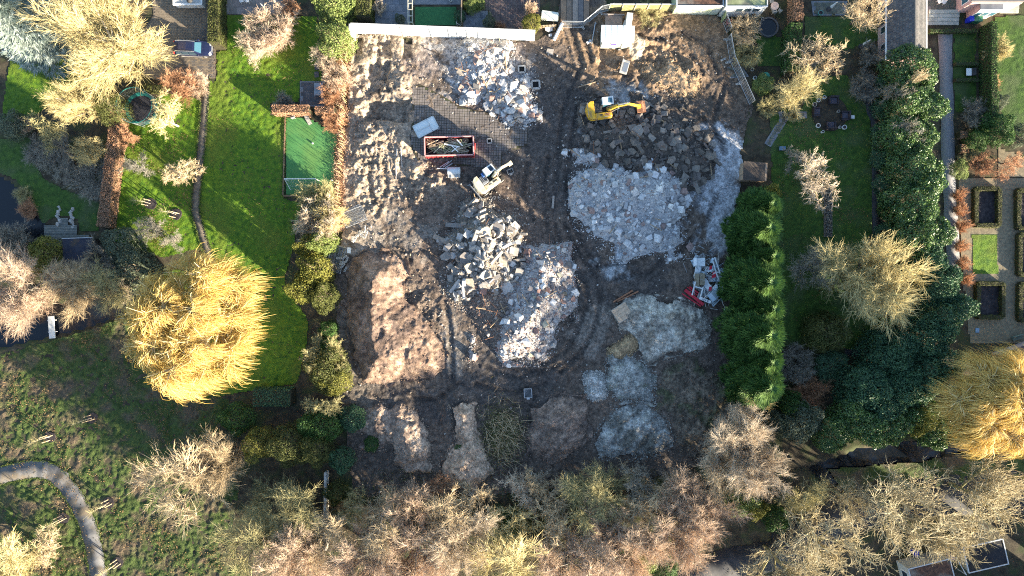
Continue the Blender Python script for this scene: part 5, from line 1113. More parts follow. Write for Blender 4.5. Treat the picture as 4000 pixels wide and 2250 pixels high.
        for i in range(5): B().box((sx_ + 1.02, -.12 - bw + .1 + i * .3, sz_ - 1.08), (.07, .1, .22)).build('tooth', m_steel, bko)
    return t
excavator('bright yellow wheeled excavator with its bucket on the dark slab pile', 2350, 432, R(7), m_yel, [(2.9, 3.6), (4.75, 1.75)], m_dk, m_bglass, R(-7), 2.05, True)
e2 = excavator('cream wheeled excavator with folded boom right of the red container', 1908, 702, R(36), m_cream, [(1.9, 3.9), (3.35, 2.6)], m_gry, m_glass, R(4), -2.35, False)
B().box((-.25, .75, 2.3), (.42, .55, .25)).build('blue_panel', m_blue, e2, .03)

# bucket attachments lying about
def sieve(label, px, py, rz, w, l, mat=m_steel):
    p = W(px, py); t = thing('sieve_bucket', label, 'bucket', (p.x, p.y, sz(p.x, p.y)), rz)
    B().box((0, l / 2, .3), (w, .06, .6)).box((0, -l / 2, .3), (w, .06, .6)).box((-w / 2, 0, .3), (.06, l, .6)).box((w / 2, 0, .3), (.06, l, .6)).build('frame', mat, t)
    for i in range(7): B().bar((-w / 2 + (i + .5) * w / 7, -l / 2, .15), (-w / 2 + (i + .5) * w / 7, l / 2, .15), .05).build('bar', mat, t)
    B().box((0, -l / 2 - .12, .45), (w * .4, .2, .3)).build('coupler', mat, t)
sieve('grey sieve bucket lying alone near the bottom heaps', 2062, 1533, .05, 1.0, 1.15); sieve('small toothed grey bucket below the cream excavator boom', 1993, 673, .35, .75, .55, m_gry)
p = W(1775, 677); t = thing('drum_tank', 'pale grey drum tank on the paving left of cream excavator', 'tank', (p.x, p.y, .2), R(0))
B().cyl((-.82, .22, .5), (.82, .22, .5), .48, 20).build('drum', M('tank_grey', (.5, .55, .58), (.6, .64, .66), 3, .5), t, .02, True); B().box((0, -.35, .3), (1.6, .6, .35)).build('bracket', m_conc, t); B().box((-.35, -.5, .45), (.08, .7, .2)).build('fork', m_steel, t); B().box((.35, -.5, .45), (.08, .7, .2)).build('fork', m_steel, t)

# roll-off container
p = W(1757, 577, .9); t = thing('waste_container', 'dark red open container filled with waste timber', 'container', (p.x, p.y, .2), R(1.2)); L_, Wd, Hh = 6.25, 2.35, 1.55
B().box((0, 0, .2), (L_, Wd, .12)).build('floor', m_dk, t)
for y in (-1, 1):
    o = B().box((0, y * Wd / 2, Hh / 2 + .15), (L_, .07, Hh)).build('side_wall', m_red, t)
    for i in range(10): B().box((-L_ / 2 + .3 + i * (L_ - .6) / 9, y * (Wd / 2 + .07), Hh / 2 + .12), (.12, .09, Hh - .1)).build('rib', m_red, o)
B().box((-L_ / 2, 0, Hh / 2 + .15), (.07, Wd + .07, Hh)).build('end_wall', m_red, t); B().box((L_ / 2, 0, Hh / 2 + .2), (.09, Wd + .1, Hh + .12)).build('door', m_red, t)
m_rim2 = M('pale_red_rim', (.50, .25, .24), (.62, .36, .34), 6, .7)  # paler, pinker red than the container walls
for a, b in (((-L_ / 2, -1.18, Hh + .2), (L_ / 2, -1.18, Hh + .2)), ((-L_ / 2, 1.18, Hh + .2), (L_ / 2, 1.18, Hh + .2)), ((-L_ / 2, -1.12, Hh + .2), (-L_ / 2, 1.12, Hh + .2)), ((L_ / 2, -1.12, Hh + .26), (L_ / 2, 1.12, Hh + .26))): B().bar(a, b, .16, .12).build('rim', m_rim2, t, .02)
B().cyl((L_ / 2 + .2, -.4, 1.2), (L_ / 2 + .2, .4, 1.2), .06, 8).bar((L_ / 2, -.35, 1.1), (L_ / 2 + .2, -.35, 1.2), .06).bar((L_ / 2, .35, 1.1), (L_ / 2 + .2, .35, 1.2), .06).build('hook_bar', m_red, t)
for x in (-2.6, 2.6): B().cyl((x, -.9, .1), (x, .9, .1), .1, 8).build('roller', m_dk, t)
cp = t.location.copy(); rr = random.Random(3); pm = {}
fill = B()
for i in range(16): fill.box((rr.uniform(-2.6, 2.6), rr.uniform(-.8, .8), .75 + rr.random() * .15), (rr.uniform(.7, 1.4), rr.uniform(.5, .9), .7), Matrix.Rotation(rr.random() * 3, 3, 'Z'))
fo = fill.build('mixed_waste', M('mixed_waste', (.12, .09, .06), (.28, .22, .16), 6, .9), None); fo.location = cp; tag(fo, kind='stuff')
for i in range(64):
    l = rr.uniform(.7, 2.2); kk = (round(l * 2), i % 4); wm = [m_wood, M('pale_wood', (.45, .38, .28), (.58, .5, .38), 5, .85), M('old_wood', (.12, .09, .06), (.22, .17, .12), 5, .9), M('green_wood', (.16, .17, .09), (.28, .27, .16), 5, .9)][i % 4]
    if kk not in pm: pm[kk] = (lambda ob: (ob.data, bpy.data.objects.remove(ob))[0])(B().box((0, 0, 0), (kk[0] / 2, .11, .05)).build('plank', wm))
    o = link('plank', pm[kk]); a = rr.uniform(-.7, .7) if rr.random() < .75 else rr.uniform(0, 3.1); x = rr.uniform(-2.9 + l * .4, 2.9 - l * .4); y = rr.uniform(-.85, .85) * (1 - .4 * abs(math.sin(a)))
    o.location = cp + Vector((x, y, 1.2 + rr.random() * .3)); o.rotation_euler = (rr.uniform(-.3, .3), rr.uniform(-.15, .15), a); tag(o, 'loose waste plank among the heap inside the red container', 'plank', 'waste planks in the container')
for k, a in enumerate((.7, -.75)):
    o = B().box((0, 0, 0), (1.1, .1, .06)).build('cross_plank', m_wht); o.location = cp + Vector((.75, -.35, 1.58 + k * .07)); o.rotation_euler = (0, 0, a); tag(o, 'white plank crossing another in the container, %s one' % ('lower', 'upper')[k], 'plank')
for k, (x, y, l, a) in enumerate(((.35, .1, 2.0, -.18), (1.35, .45, 1.1, 2.3))):
    o = B().box((0, 0, 0), (l, .16, .06)).build('board', M('pale_board', (.66, .63, .58), (.76, .73, .68), 3, .8)); o.location = cp + Vector((x, y, 1.56)); o.rotation_euler = (0, .05, a); tag(o, ('long white board in the middle of the container waste', 'short pale board at the right of the container waste')[k], 'board')
# window panel lying flat
p = W(1665, 498, .2); t = thing('door_panel', 'white window and door frame lying flat above the red container', 'frame', (p.x, p.y, .2), R(27)); m_pane = M('milky_pane', (.62, .70, .72), (.7, .76, .77), 1, .3)
fr = B()
for a, b in (((-1.5, -.85, .2), (1.5, -.85, .2)), ((-1.5, .85, .2), (1.5, .85, .2)), ((-1.5, -.85, .2), (-1.5, .85, .2)), ((1.45, -.9, .2), (1.45, .9, .2)), ((.55, -.85, .2), (.55, .85, .2)), ((-1.5, 0, .2), (.55, 0, .2))): fr.bar(a, b, .12, .18)
fr.build('frame', M('grey_white_frame', (.5, .55, .56), (.6, .64, .65), 3, .5), t)
for c, d in (((-.47, -.43, .22), (1.95, .76, .06)), ((-.47, .43, .22), (1.95, .76, .06)), ((1.0, 0, .24), (.82, 1.6, .06))): B().box(c, d).build('pane', m_pane, t)
B().box((1.3, -.1, .1), (.5, 1.9, .12)).build('ledge', m_gry, t)
# pipes and bars beside it
for k, (x0, y0, x1, y1, mt, lb) in enumerate([(1708, 659, 1785, 663, m_wht, 'white pipe lying below the red container'), (1720, 655, 1755, 632, m_steel, 'thin grey bar pointing up left below the container'), (1732, 655, 1765, 628, m_steel, 'thin grey bar beside another below the container'), (1740, 657, 1768, 640, M('pale_blue_bar', (.4, .5, .56), rough=.6), 'pale blue bar below the red container'),
        (1553, 585, 1549, 690, m_steel, 'long steel pipe standing on the clods left of container'), (1568, 578, 1572, 655, m_conc, 'grey post lying in the clods left of container'), (1546, 640, 1550, 705, M('dark_bar', (.15, .15, .16), rough=.7), 'dark bar in the clods left of the container'), (2325, 90, 2310, 175, m_steel, 'metal pole leaning left of the white cabin'),
        (2395, 1180, 2470, 1135, m_rust, 'rusty beam lying above the wooden crate'), (2410, 1178, 2492, 1138, m_rust, 'second rusty beam alongside above the wooden crate'), (2255, 345, 2340, 318, m_wood, 'long thin branch lying above the yellow excavator'), (2285, 355, 2325, 305, m_wood, 'thin crossing branch above the yellow excavator')]):
    a = W(x0, y0); b = W(x1, y1); a.z = sz(a.x, a.y) + .15; b.z = sz(b.x, b.y) + .15; o = B().cyl((0, 0, 0), b - a, .07 if mt is not m_rust else .11, 8).build('pipe' if mt not in (m_wood, m_rust) else ('branch' if mt is m_wood else 'steel_beam'), mt); o.location = a; tag(o, lb, 'pipe' if mt not in (m_wood, m_rust) else 'beam')
# wooden crate, log, manholes
p = W(2427, 1220, .4); t = thing('wooden_crate', 'tan wooden crate lid on the edge of the grey sand pile', 'crate', (p.x, p.y, .55), R(33)); m_ply = M('plywood', (.42, .31, .22), (.52, .40, .29), 2, .8)
for i in range(4): B().box((0, -.72 + i * .47, .42), (2.1, .45, .06)).build('board', m_ply, t)
B().box((0, -.98, .2), (2.1, .08, .42)).box((0, .92, .2), (2.1, .08, .42)).box((-1.02, 0, .2), (.08, 1.9, .42)).box((1.02, 0, .2), (.08, 1.9, .42)).build('side', M('weathered_board', (.38, .36, .33), (.48, .46, .42), 4, .85), t)
p = W(2202, 1148); o = B().cyl((-.38, 0, .35), (.38, 0, .35), .3, 14).build('log', M('log_wood', (.2, .15, .1), (.33, .25, .17), 8, .9), None, .02); o.location = (p.x, p.y, .1); o.rotation_euler = (0, 0, .1); tag(o, 'short sawn log on the mud right of the mixed pile', 'log')
def manhole(px, py, s, label):
    p = W(px, py); t = thing('manhole_shaft', label, 'manhole', (p.x, p.y, sz(p.x, p.y) + .05), .05)
    b = B()
    for a, c in (((-1, -1), (1, -1)), ((1, -1), (1, 1)), ((1, 1), (-1, 1)), ((-1, 1), (-1, -1))): b.bar((a[0] * s, a[1] * s, .08), (c[0] * s, c[1] * s, .08), s * .45, .3)
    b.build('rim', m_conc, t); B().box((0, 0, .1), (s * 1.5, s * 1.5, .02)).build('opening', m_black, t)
manhole(2038, 274, .42, 'square concrete manhole by the white rubble'); manhole(2092, 333, .5, 'brick manhole with raised cap left of the mud track'); manhole(1912, 553, .28, 'small gully cover in the old yard paving'); manhole(2003, 1382, .45, 'wooden frame lying below the mixed rubble pile')
# fence blocks, fence panels
def block_mesh():
    b = B().box((0, 0, .075), (.75, .24, .15)); me = b.build('fence_block', m_conc, None, .025); h = B()
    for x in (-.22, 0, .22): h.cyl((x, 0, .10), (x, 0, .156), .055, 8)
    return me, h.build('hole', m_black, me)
blk, _h = block_mesh(); first = [True]
def fblock(x, y, z, rz, label, group):
    o = blk if first[0] else copy_tree(blk); first[0] = False; o.location = (x, y, z); o.rotation_euler = (0, 0, rz); tag(o, label, 'fence block', group)
def panel_mesh(Lp=3.4, Hp=2.0):
    f = []; 
    for a, b in (((0, 0, .1), (Lp, 0, .1)), ((0, 0, Hp), (Lp, 0, Hp)), ((0, 0, 0), (0, 0, Hp)), ((Lp, 0, 0), (Lp, 0, Hp))): f.append((*a, *b, .04, .04))
    w = [(i * Lp / 26, 0, .1, i * Lp / 26, 0, Hp, .012, .012) for i in range(1, 26)] + [(0, 0, z, Lp, 0, z, .014, .014) for z in (.5, .9, 1.3, 1.7)]
    V, F = tubes(f, 6); fm = mk('frame', V, F, m_steel); V, F = tubes(w, 3); return fm, mk('mesh_infill', V, F, m_steel)
FM, WM = panel_mesh()
def fpanel(loc, rot, label, group, sx=1.0):
    t = thing('mesh_fence', label, 'mesh fence', loc, 0, group); t.rotation_euler = rot; t.scale = (sx, 1, 1); link('frame', FM, t); tag(link('mesh_infill', WM, t), kind='stuff'); return t
def standing(a, b, label, group='standing site fence'):
    p0 = W(*a); p1 = W(*b); d = p1 - p0; z = .12
    fpanel((p0.x, p0.y, z), (0, 0, math.atan2(d.y, d.x)), label, group, d.length / 3.4)
    fblock(p0.x, p0.y, z - .02, math.atan2(d.y, d.x) + 1.57, 'concrete fence foot under the %s' % label, 'fence feet')
standing((2192, 108), (2275, 110), 'mesh fence panel across the access track'); standing((2275, 108), (2345, 50), 'mesh fence panel slanting up from the access track'); standing((2348, 50), (2390, 40), 'short mesh fence panel against the wooden fence')
standing((2812, 60), (2838, 132), 'mesh fence panel beside the white garage'); standing((2835, 155), (2850, 240), 'upper mesh fence panel on the right site edge'); standing((2850, 240), (2888, 325), 'middle mesh fence panel on the right site edge'); standing((2888, 325), (2926, 410), 'lowest mesh fence panel on the right site edge')
for k, (dx, dy, rz) in enumerate(((0, 0, 0), (.10, .08, .03), (.22, -.05, -.02))):
    p = W(1350, 882); fpanel((p.x + dx, p.y + dy - .3, .22 + k * .07), (R(-90), 0, R(23) + rz), 'mesh fence panel lying %s in the upper fence stack' % ('lowest', 'in the middle', 'topmost')[k], 'upper stack of fence panels', .86)
for k in range(6):
    p = W(1322, 1062); fpanel((p.x + .05 * k + (.2 if k > 3 else 0), p.y - .05 * k, .15 + k * .07), (R(-90), 0, R(82) - .02 * k), 'mesh fence panel, number %s from the ground in the lower fence stack' % ('one', 'two', 'three', 'four', 'five', 'six')[k], 'lower stack of fence panels', 1.0)
rr = random.Random(8)
for (x, y, a) in [(1426, 892, 1.5), (1400, 918, .4), (1410, 912, -.5), (1420, 925, -.3), (1432, 912, 1.3), (1390, 925, .2), (1378, 934, 1.6), (1385, 938, .9), (1415, 905, -.2)]:
    p = W(x, y, .4); fblock(p.x, p.y, .42 + rr.random() * .15, a, 'grey perforated foot block on the upper fence stack', 'foot blocks on the upper stack')
for (x, y, a) in [(1325, 1009, -.05), (1347, 1005, .7), (1356, 1014, 1.2), (1342, 1024, 0), (1338, 1032, -.1), (1333, 1042, .6), (1340, 1038, .9), (1350, 1052, 1.1)]:
    p = W(x, y, .6); fblock(p.x, p.y, .62 + rr.random() * .12, a, 'grey perforated foot block on the lower fence stack', 'foot blocks on the lower stack')
o = B().box((0, 0, 0), (.5, .75, .02)).build('notice_board', m_wht); p = W(1363, 978, .7); o.location = (p.x, p.y, .68); o.rotation_euler = (0, 0, -.1); tag(o, 'white notice board lying on the lower fence stack', 'sign')
for (x, y, a) in [(2843, 158, .2), (2823, 235, .4), (2842, 247, .1), (2882, 331, .1)]:
    p = W(x, y); fblock(p.x, p.y, .2, a, 'grey foot block loose beside the right site fence', 'loose fence feet on the right')

# scrap metal heap
p = W(2755, 1085); t = thing('scrap_heap', 'blue-white scrap metal heap with red beams at the cypress row', 'scrap heap', (p.x, p.y, .15)); rr = random.Random(21)
m_bs = M('scrap_blue', (.34, .46, .56), (.46, .56, .64), 2, .45, metal=.3); m_ws = M('scrap_white', (.6, .66, .7), (.7, .74, .77), 2, .5); m_rs = M('scrap_red', (.42, .02, .045), (.52, .04, .06), 2, .5); m_td = M('scrap_timber', (.2, .17, .12), (.32, .27, .19), 4, .9)
def at(x, y, z=0): w = W(x, y, z); return (w.x - p.x, w.y - p.y, z)
def bent_sheet(nm, cx, cy, z, w, l, mt, a, fold=.25):
    b = B(); n = 4; q = Matrix.Rotation(a, 3, 'Z'); vs = []
    for i in range(n + 1):
        for s_ in (-1, 1):
            for tz in (0, .03): v = q @ Vector((-l / 2 + l * i / n, s_ * w / 2 * rr.uniform(.8, 1.1), 0)); vs.append((cx + v.x, cy + v.y, z + tz + rr.uniform(-fold, fold) * (i % 2)))
    fs = []
    for i in range(n): k = i * 4; fs += [(k, k + 2, k + 6, k + 4), (k + 1, k + 5, k + 7, k + 3), (k, k + 4, k + 5, k + 1), (k + 2, k + 3, k + 7, k + 6)]
    b.add(vs, fs).build(nm, mt, t)
for i in range(26):
    x, y, _ = at(rr.uniform(2705, 2815), rr.uniform(1000, 1180)); bent_sheet('metal_sheet', x, y, rr.uniform(.3, .8), rr.uniform(.3, .8), rr.uniform(.8, 1.9), rr.choice([m_bs, m_bs, m_ws, m_gry]), rr.uniform(0, 3.1))
for i in range(6): x, y, _ = at(2790 + i * 1.5, 1155 + i * 4); B().box((x, y, .55), (1.9, .22, .05), Matrix.Rotation(.55 + i * .05, 3, 'Z')).build('metal_strip', m_bs, t)
x, y, _ = at(2790, 1145); bent_sheet('metal_sheet', x, y, .9, 1.1, 2.3, m_bs, .7, .15); x, y, _ = at(2722, 1025); bent_sheet('metal_sheet', x, y, .95, 1.0, 1.5, m_ws, .0, .15)
for i in range(70):
    x, y, _ = at(rr.gauss(2760, 30), rr.gauss(1070, 55)); a = rr.uniform(0, 6.28); l = rr.uniform(.5, 1.4); z = rr.uniform(.3, 1.2); B().cyl((x, y, z), (x + l * math.cos(a), y + l * math.sin(a), max(.05, z + rr.uniform(-.5, .4))), .022, 5).build('metal_rod', rr.choice([m_steel, m_bs, m_dk, m_ws]), t)
for (x0, y0, x1, y1, w, h) in ((2675, 1133, 2745, 1190, .38, .28), (2663, 1147, 2735, 1196, .12, .34), (2683, 1122, 2750, 1175, .1, .3), (2692, 1120, 2748, 1160, .2, .1)): B().bar(at(x0, y0, .45), at(x1, y1, .45), w, h).build('red_beam', m_rs, t)
for (x0, y0, x1, y1) in ((2715, 1100, 2702, 1153), (2745, 1122, 2733, 1166), (2790, 1005, 2812, 1070), (2783, 1020, 2802, 1085), (2785, 1068, 2808, 1062), (2715, 1120, 2745, 1128)): B().bar(at(x0, y0, 1.0), at(x1, y1, .95), .14, .1).build('white_profile', m_ws, t)
for c, s_ in (((2721, 1095, .9), (.6, 1.75, .1)), ((2742, 1090, .82), (.62, 1.6, .1))): B().box(at(*c), s_).build('timber_panel', m_td, t)
for (x, y, z, s_) in ((2778, 1073, .95, .8), (2766, 1046, .9, .5), (2763, 1127, 1.0, .55)): B().prism([(at(x, y)[0] + s_ * a, at(x, y)[1] + s_ * b) for a, b in ((-.35, -.6), (.3, -.45), (.42, .5), (-.2, .4))], z, z + .05).build('red_panel', m_rs, t)
a0 = at(2731, 1163, 1.05); a1 = at(2775, 1181, 1.05); ang = math.atan2(a1[1] - a0[1], a1[0] - a0[0]); sgn = B().bar(a0, a1, .36, .04).build('sign_board', m_ws, t)
tx = bpy.data.curves.new('sign_lettering', 'FONT'); tx.body = '& APK'; tx.size = .34; tx.extrude = .004; tx.align_x = 'CENTER'; tx.align_y = 'CENTER'; tx.materials.append(M('lettering_dark', (.02, .03, .06))); to0 = link('sign_lettering', tx, t); bpy.context.view_layer.update(); me_ = bpy.data.meshes.new_from_object(to0.evaluated_get(bpy.context.evaluated_depsgraph_get())); bpy.data.objects.remove(to0); to = link('sign_lettering', me_, t); to.location = ((a0[0] + a1[0]) / 2, (a0[1] + a1[1]) / 2, 1.08); to.rotation_euler = (0, 0, ang + math.pi)

# site cabin and the things round it
p = W(2400, 183); t = thing('site_cabin', 'white site cabin with bright flat roof near the access track', 'cabin', (p.x, p.y, .1), R(-1.5)); Lc, Dc, Hc = 3.85, 2.0, 2.4; yb = W(0, 192).y - p.y
m_cab = M('cabin_wall', (.36, .37, .32), (.44, .45, .40), 1.5, .6)
B().box((0, yb + Dc / 2, Hc / 2), (Lc, Dc, Hc)).build('body', m_cab, t, .06); B().box((0, yb + Dc / 2, Hc + .05), (Lc + .35, Dc + .15, .12)).build('roof', M('cabin_roof', (.82, .82, .80), (.88, .88, .86), 1, .5), t, .03)
for i in range(5): B().box((-1.5 + i * .75, yb + Dc / 2, Hc + .12), (.05, Dc, .03)).build('roof_seam', m_wht, t)
wn = B().box((-.35, yb - .02, 1.75), (.85, .05, .6)).build('window', m_wht, t); B().box((-.35, yb - .05, 1.75), (.74, .03, .5)).build('pane', M('violet_pane', (.10, .07, .30), (.14, .10, .36), 2, .2), wn); B().box((1.1, yb - .03, 1.0), (.8, .05, 1.9)).build('door', m_cab, t)
B().cyl((-.1, yb - .35, .2), (.0, yb - .35, .2), .16, 10).build('jockey_wheel', m_tyre, t); wheel(t, .6, yb - .1, .28, .2)
p = W(2397, 82, .8); t = thing('flatbed_trailer', 'brown plank-floored trailer behind the white cabin', 'trailer', (p.x, p.y, .1), R(-1.5)); m_bd = M('brown_deck', (.32, .22, .16), (.42, .30, .22), 2, .8)
for i in range(6): B().box((0, -.55 + i * .22, .8), (2.2, .215, .07)).build('plank', m_bd, t)
B().box((0, -.72, .75), (2.3, .1, .5)).build('tailboard', m_wht, t); B().box((0, .73, .9), (2.7, .12, .3)).build('headboard', M('greybrown', (.3, .26, .24)), t)
for y in (-.6, .6): wheel(t, -1.2 if False else .2, y * 1.0, .3, .2)
for (x, y, w_, l_, z, a, mt, lb, nm) in [(2457, 85, .75, 2.3, 1.5, -.12, m_wht, 'white upright panel right of the brown trailer', 'white_panel'), (2440, 100, .5, 1.4, .9, -.35, M('cream_panel', (.6, .56, .48)), 'cream panel leaning behind the cabin roof', 'cream_panel'), (2405, 112, 2.0, .75, .6, 0, M('dark_grey_tarp', (.14, .15, .18), (.2, .21, .24), 2, .7), 'dark grey sheet between trailer and cabin', 'grey_sheet')]:
    q = W(x, y, z); o = B().box((0, 0, -z / 2), (w_, l_, z)).build(nm, mt, None, .02); o.location = (q.x, q.y, z + .1); o.rotation_euler = (0, 0, a); tag(o, lb, 'panel')
tp = Pile([(2478, 160, 2486, 210, 30, .7, .9)], 25, .35, .5); tag(link('tarpaulin', tp.mesh('tarpaulin', M('cream_tarp', (.30, .24, .18), (.42, .35, .27), 2, .85, .5, 5), .09)), 'crumpled cream tarpaulin right of the white cabin', 'tarpaulin')
p = W(2440, 262, .3); t = thing('concrete_trough', 'grey concrete trough lying on the sand below the cabin', 'trough', (p.x, p.y, .1), R(-16)); B().box((0, 0, .25), (.95, 1.75, .4)).build('body', m_conc, t, .04); B().box((.08, -.1, .46), (.62, 1.2, .03)).build('basin', M('trough_water', (.16, .19, .24), rough=.3), t); B().box((-.45, 0, .4), (.12, 1.75, .5)).build('lip', m_conc, t)
for k, (x, y, s_, a) in enumerate([(2145, 115, .9, .2), (2160, 105, .7, 1.1), (2150, 140, .55, .7), (2298, 168, .5, .3), (2305, 162, .35, 1.2)]):
    lone('slab', x, y, s_ * 1.3, a, 'white', 'white scrap sheet, %s at the access track' % ['largest of three left of the track', 'topmost of three left of the track', 'lowest of three left of the track', 'larger of two left of the cabin', 'smaller of two left of the cabin'][k], 'scrap_sheet')
p = W(2148, 62, .6); t = thing('slab_stack', 'stack of pale boards left of the access track', 'stack', (p.x, p.y, .05), R(-8))
for i in range(5): B().box((rr.uniform(-.1, .1), rr.uniform(-.06, .06), .1 + i * .14), (2.1, 1.0, .11), Matrix.Rotation(rr.uniform(-.04, .04), 3, 'Z')).build('board', M('pale_mossy_board', (.55, .58, .5), (.68, .7, .64), 3, .8), t)
p0 = W(2110, 112); p1 = W(2172, 108); t = thing('picket_fence', 'small picket fence left of the access track', 'fence', p0, math.atan2(p1.y - p0.y, p1.x - p0.x)); n = 11; Lf = (p1 - p0).length
for i in range(n): B().box((i * Lf / n, 0, .55), (.09, .03, 1.1)).build('picket', m_wood, t)
for z in (.3, .85): B().box((Lf / 2, .03, z), (Lf, .04, .07)).build('rail', m_wood, t)
o = B().cyl((0, 0, 0), (1.1, 2.1, .35), .2, 8).build('white_beam', m_wht); q = W(2162, 160); o.location = (q.x, q.y, .2); tag(o, 'long white post slanting beside the access track', 'post')
# steel road plates on the access track
for k, (x, c1) in enumerate(((2200, (.22, .15, .10)), (2222, (.17, .13, .10)), (2246, (.24, .2, .17)), (2268, (.13, .12, .12)), (2290, (.2, .14, .1)))):
    q = W(x, 25); o = B().box((0, 0, 0), (.68, 5.2, .05)).build('road_plate', M('plate_%d' % k, c1, tuple(v * 1.35 for v in c1), 1.5, .8, .3)); o.location = (q.x, q.y, .30); tag(o, 'muddy road plate on the access track, %s from the left' % ['first', 'second', 'third', 'fourth', 'fifth'][k], 'road plate', 'road plates on the access track')
# felled brush heap
t = thing('brush_heap', 'heap of felled branches and leaves between the bottom sand ridges', 'brush heap', W(1960, 1690)); rr = random.Random(31); sg = []
for i in range(520):
    a = rr.gauss(-.6, .9); l = rr.uniform(.5, 2.2); x, y, z = rr.gauss(0, 1.1), rr.gauss(0, 1.6), rr.uniform(.1, .9); sg.append((x, y, z, x + l * math.cos(a), y + l * math.sin(a), z + rr.uniform(-.2, .5), .022, .008))
V, F = tubes(sg, 4); tag(link('branches', mk('branches', V, F, FOL['tan']), t), kind='stuff')
r2 = np.random.default_rng(3); n = 5200; Pn = np.stack([r2.normal(size=n) * 1.3, r2.normal(size=n) * 1.8, .1 + r2.random(n) * .9], 1); V, F = leaf_quads(Pn, np.tile([0, 0, 1.], (n, 1)), .16, r2, 1.0); tag(link('leaves', mk('leaves', V, F, FOL['olivegreen']), t), kind='stuff')
# ------------------------------------------------------------------ walls, buildings, vehicles and garden things
m_plaster = M('white_plaster', (.70, .70, .68), (.82, .82, .80), 1.2, .7, c3=(.6, .6, .57), scale3=.8)
a = W(1392, 134); b = W(2088, 161); d = b - a; Lw = d.length; t = thing('site_wall', 'tall bright white panel wall along the top of the site', 'wall', a, math.atan2(d.y, d.x)); nP = 12
for i in range(nP): B().box(((i + .5) * Lw / nP, .09, 1.55), (Lw / nP - .05, .16, 3.1)).build('panel', m_plaster, t)
for i in range(nP): B().box(((i + .5) * Lw / nP, .09, 3.14), (Lw / nP - .03, .26, .08)).build('coping', m_plaster, t)
for x in (1580, 1690, 1760, 1792, 1830, 1872): B().box(((x - 1392) / 696 * Lw, -.03, 1.5), (.16, .14, 2.9)).build('post', M('wall_post_shade', (.34, .34, .36), (.46, .46, .46), 3, .8), t)  # seams and buttresses as posts; their grey stands for the shading lines
B().box((-.12, -.35, 1.5), (.22, 1.1, 3.0)).build('return_panel', m_plaster, t)
# garages at the top
def garage(label, x0, x1, ybase, h, wall, roof, trim, litter, windows):
    p = W((x0 + x1) / 2, ybase); t = thing('flat_garage', label, 'garage', p); w = (x1 - x0) * S * (HC - h * .5) / HC; dp = 5.0
    B().box((0, dp / 2, h / 2), (w, dp, h)).build('wall', wall, t); rf = B().box((0, dp / 2, h + .06), (w - .1, dp - .1, .1)).build('roof', roof, t)
    for c, s_ in (((0, 0, h + .08), (w + .12, .14, .2)), ((0, dp, h + .08), (w + .12, .14, .2)), ((-w / 2, dp / 2, h + .08), (.14, dp - .14, .2)), ((w / 2, dp / 2, h + .08), (.14, dp - .14, .2))): B().box(c, s_).build('roof_trim', trim, rf)
    for x in windows:
        f = B().box((x, -.03, h * .72), (1.0, .08, .95)).build('window', m_wht, t); B().box((x, -.065, h * .72), (.84, .06, .78)).build('pane', m_glass, f)
    return t
m_mossw = M('mossy_wall', (.34, .40, .22), (.52, .55, .40), .9, .85, c3=(.6, .6, .52), scale3=.5); m_leafroof = M('leafy_roof', (.05, .03, .025), (.14, .075, .05), 2.5, .9, .4, c3=(.22, .22, .2), scale3=.3); m_greenroof = M('mossy_roof', (.16, .19, .09), (.28, .31, .18), .7, .9, .3, c3=(.1, .1, .09), scale3=.4); m_trim = M('roof_trim', (.42, .44, .47), (.5, .52, .54), 3, .5)
garage('flat-roofed garage with mossy pale green wall at the top', 2622, 2800, 58, 2.6, m_mossw, m_leafroof, m_trim, True, [])
g2 = garage('white flat-roofed garage with three small windows at the top', 2806, 2962, 65, 3.0, m_wht, m_greenroof, m_trim, True, [-.65, .45, 1.5])
B().cyl((2.5, -.08, 0), (2.5, -.08, 2.9), .05, 8).build('drainpipe', m_wht, g2)
p0 = W(2375, 43); p1 = W(2622, 44); d = p1 - p0; t = thing('wooden_fence', 'mossy green wooden fence behind the cabin', 'fence', p0, math.atan2(d.y, d.x)); Lf = d.length; m_fb = M('mossy_fence_board', (.22, .2, .09), (.36, .33, .17), 2.5, .85, rand=None)
for i in range(6): B().box((i * Lf / 5.0, -.06, 1.1), (.1, .1, 2.2)).build('post', M('pale_fence_post', (.45, .42, .32)), t)
nb = 48; bm_ = None
for i in range(nb):
    if bm_ is None: o = B().box((0, 0, 0), (Lf / nb - .015, .03, 1.95)).build('board', m_fb, t); bm_ = o.data
    else: o = link('board', bm_, t)
    o.location = ((i + .5) * Lf / nb, 0, 1.05)
B().box((Lf / 2, 0, 2.12), (Lf, .14, .06)).build('top_rail', M('grey_rail', (.4, .4, .38)), t)
o = B().box((0, 0, .95), (.09, 1.3, 1.9)).build('green_screen', M('green_screen', (.2, .26, .12), (.3, .36, .2), 3, .85)); q = W(2818, 72); o.location = q; o.rotation_euler = (0, 0, -.15); tag(o, 'mossy green wooden screen beside the white garage', 'screen')
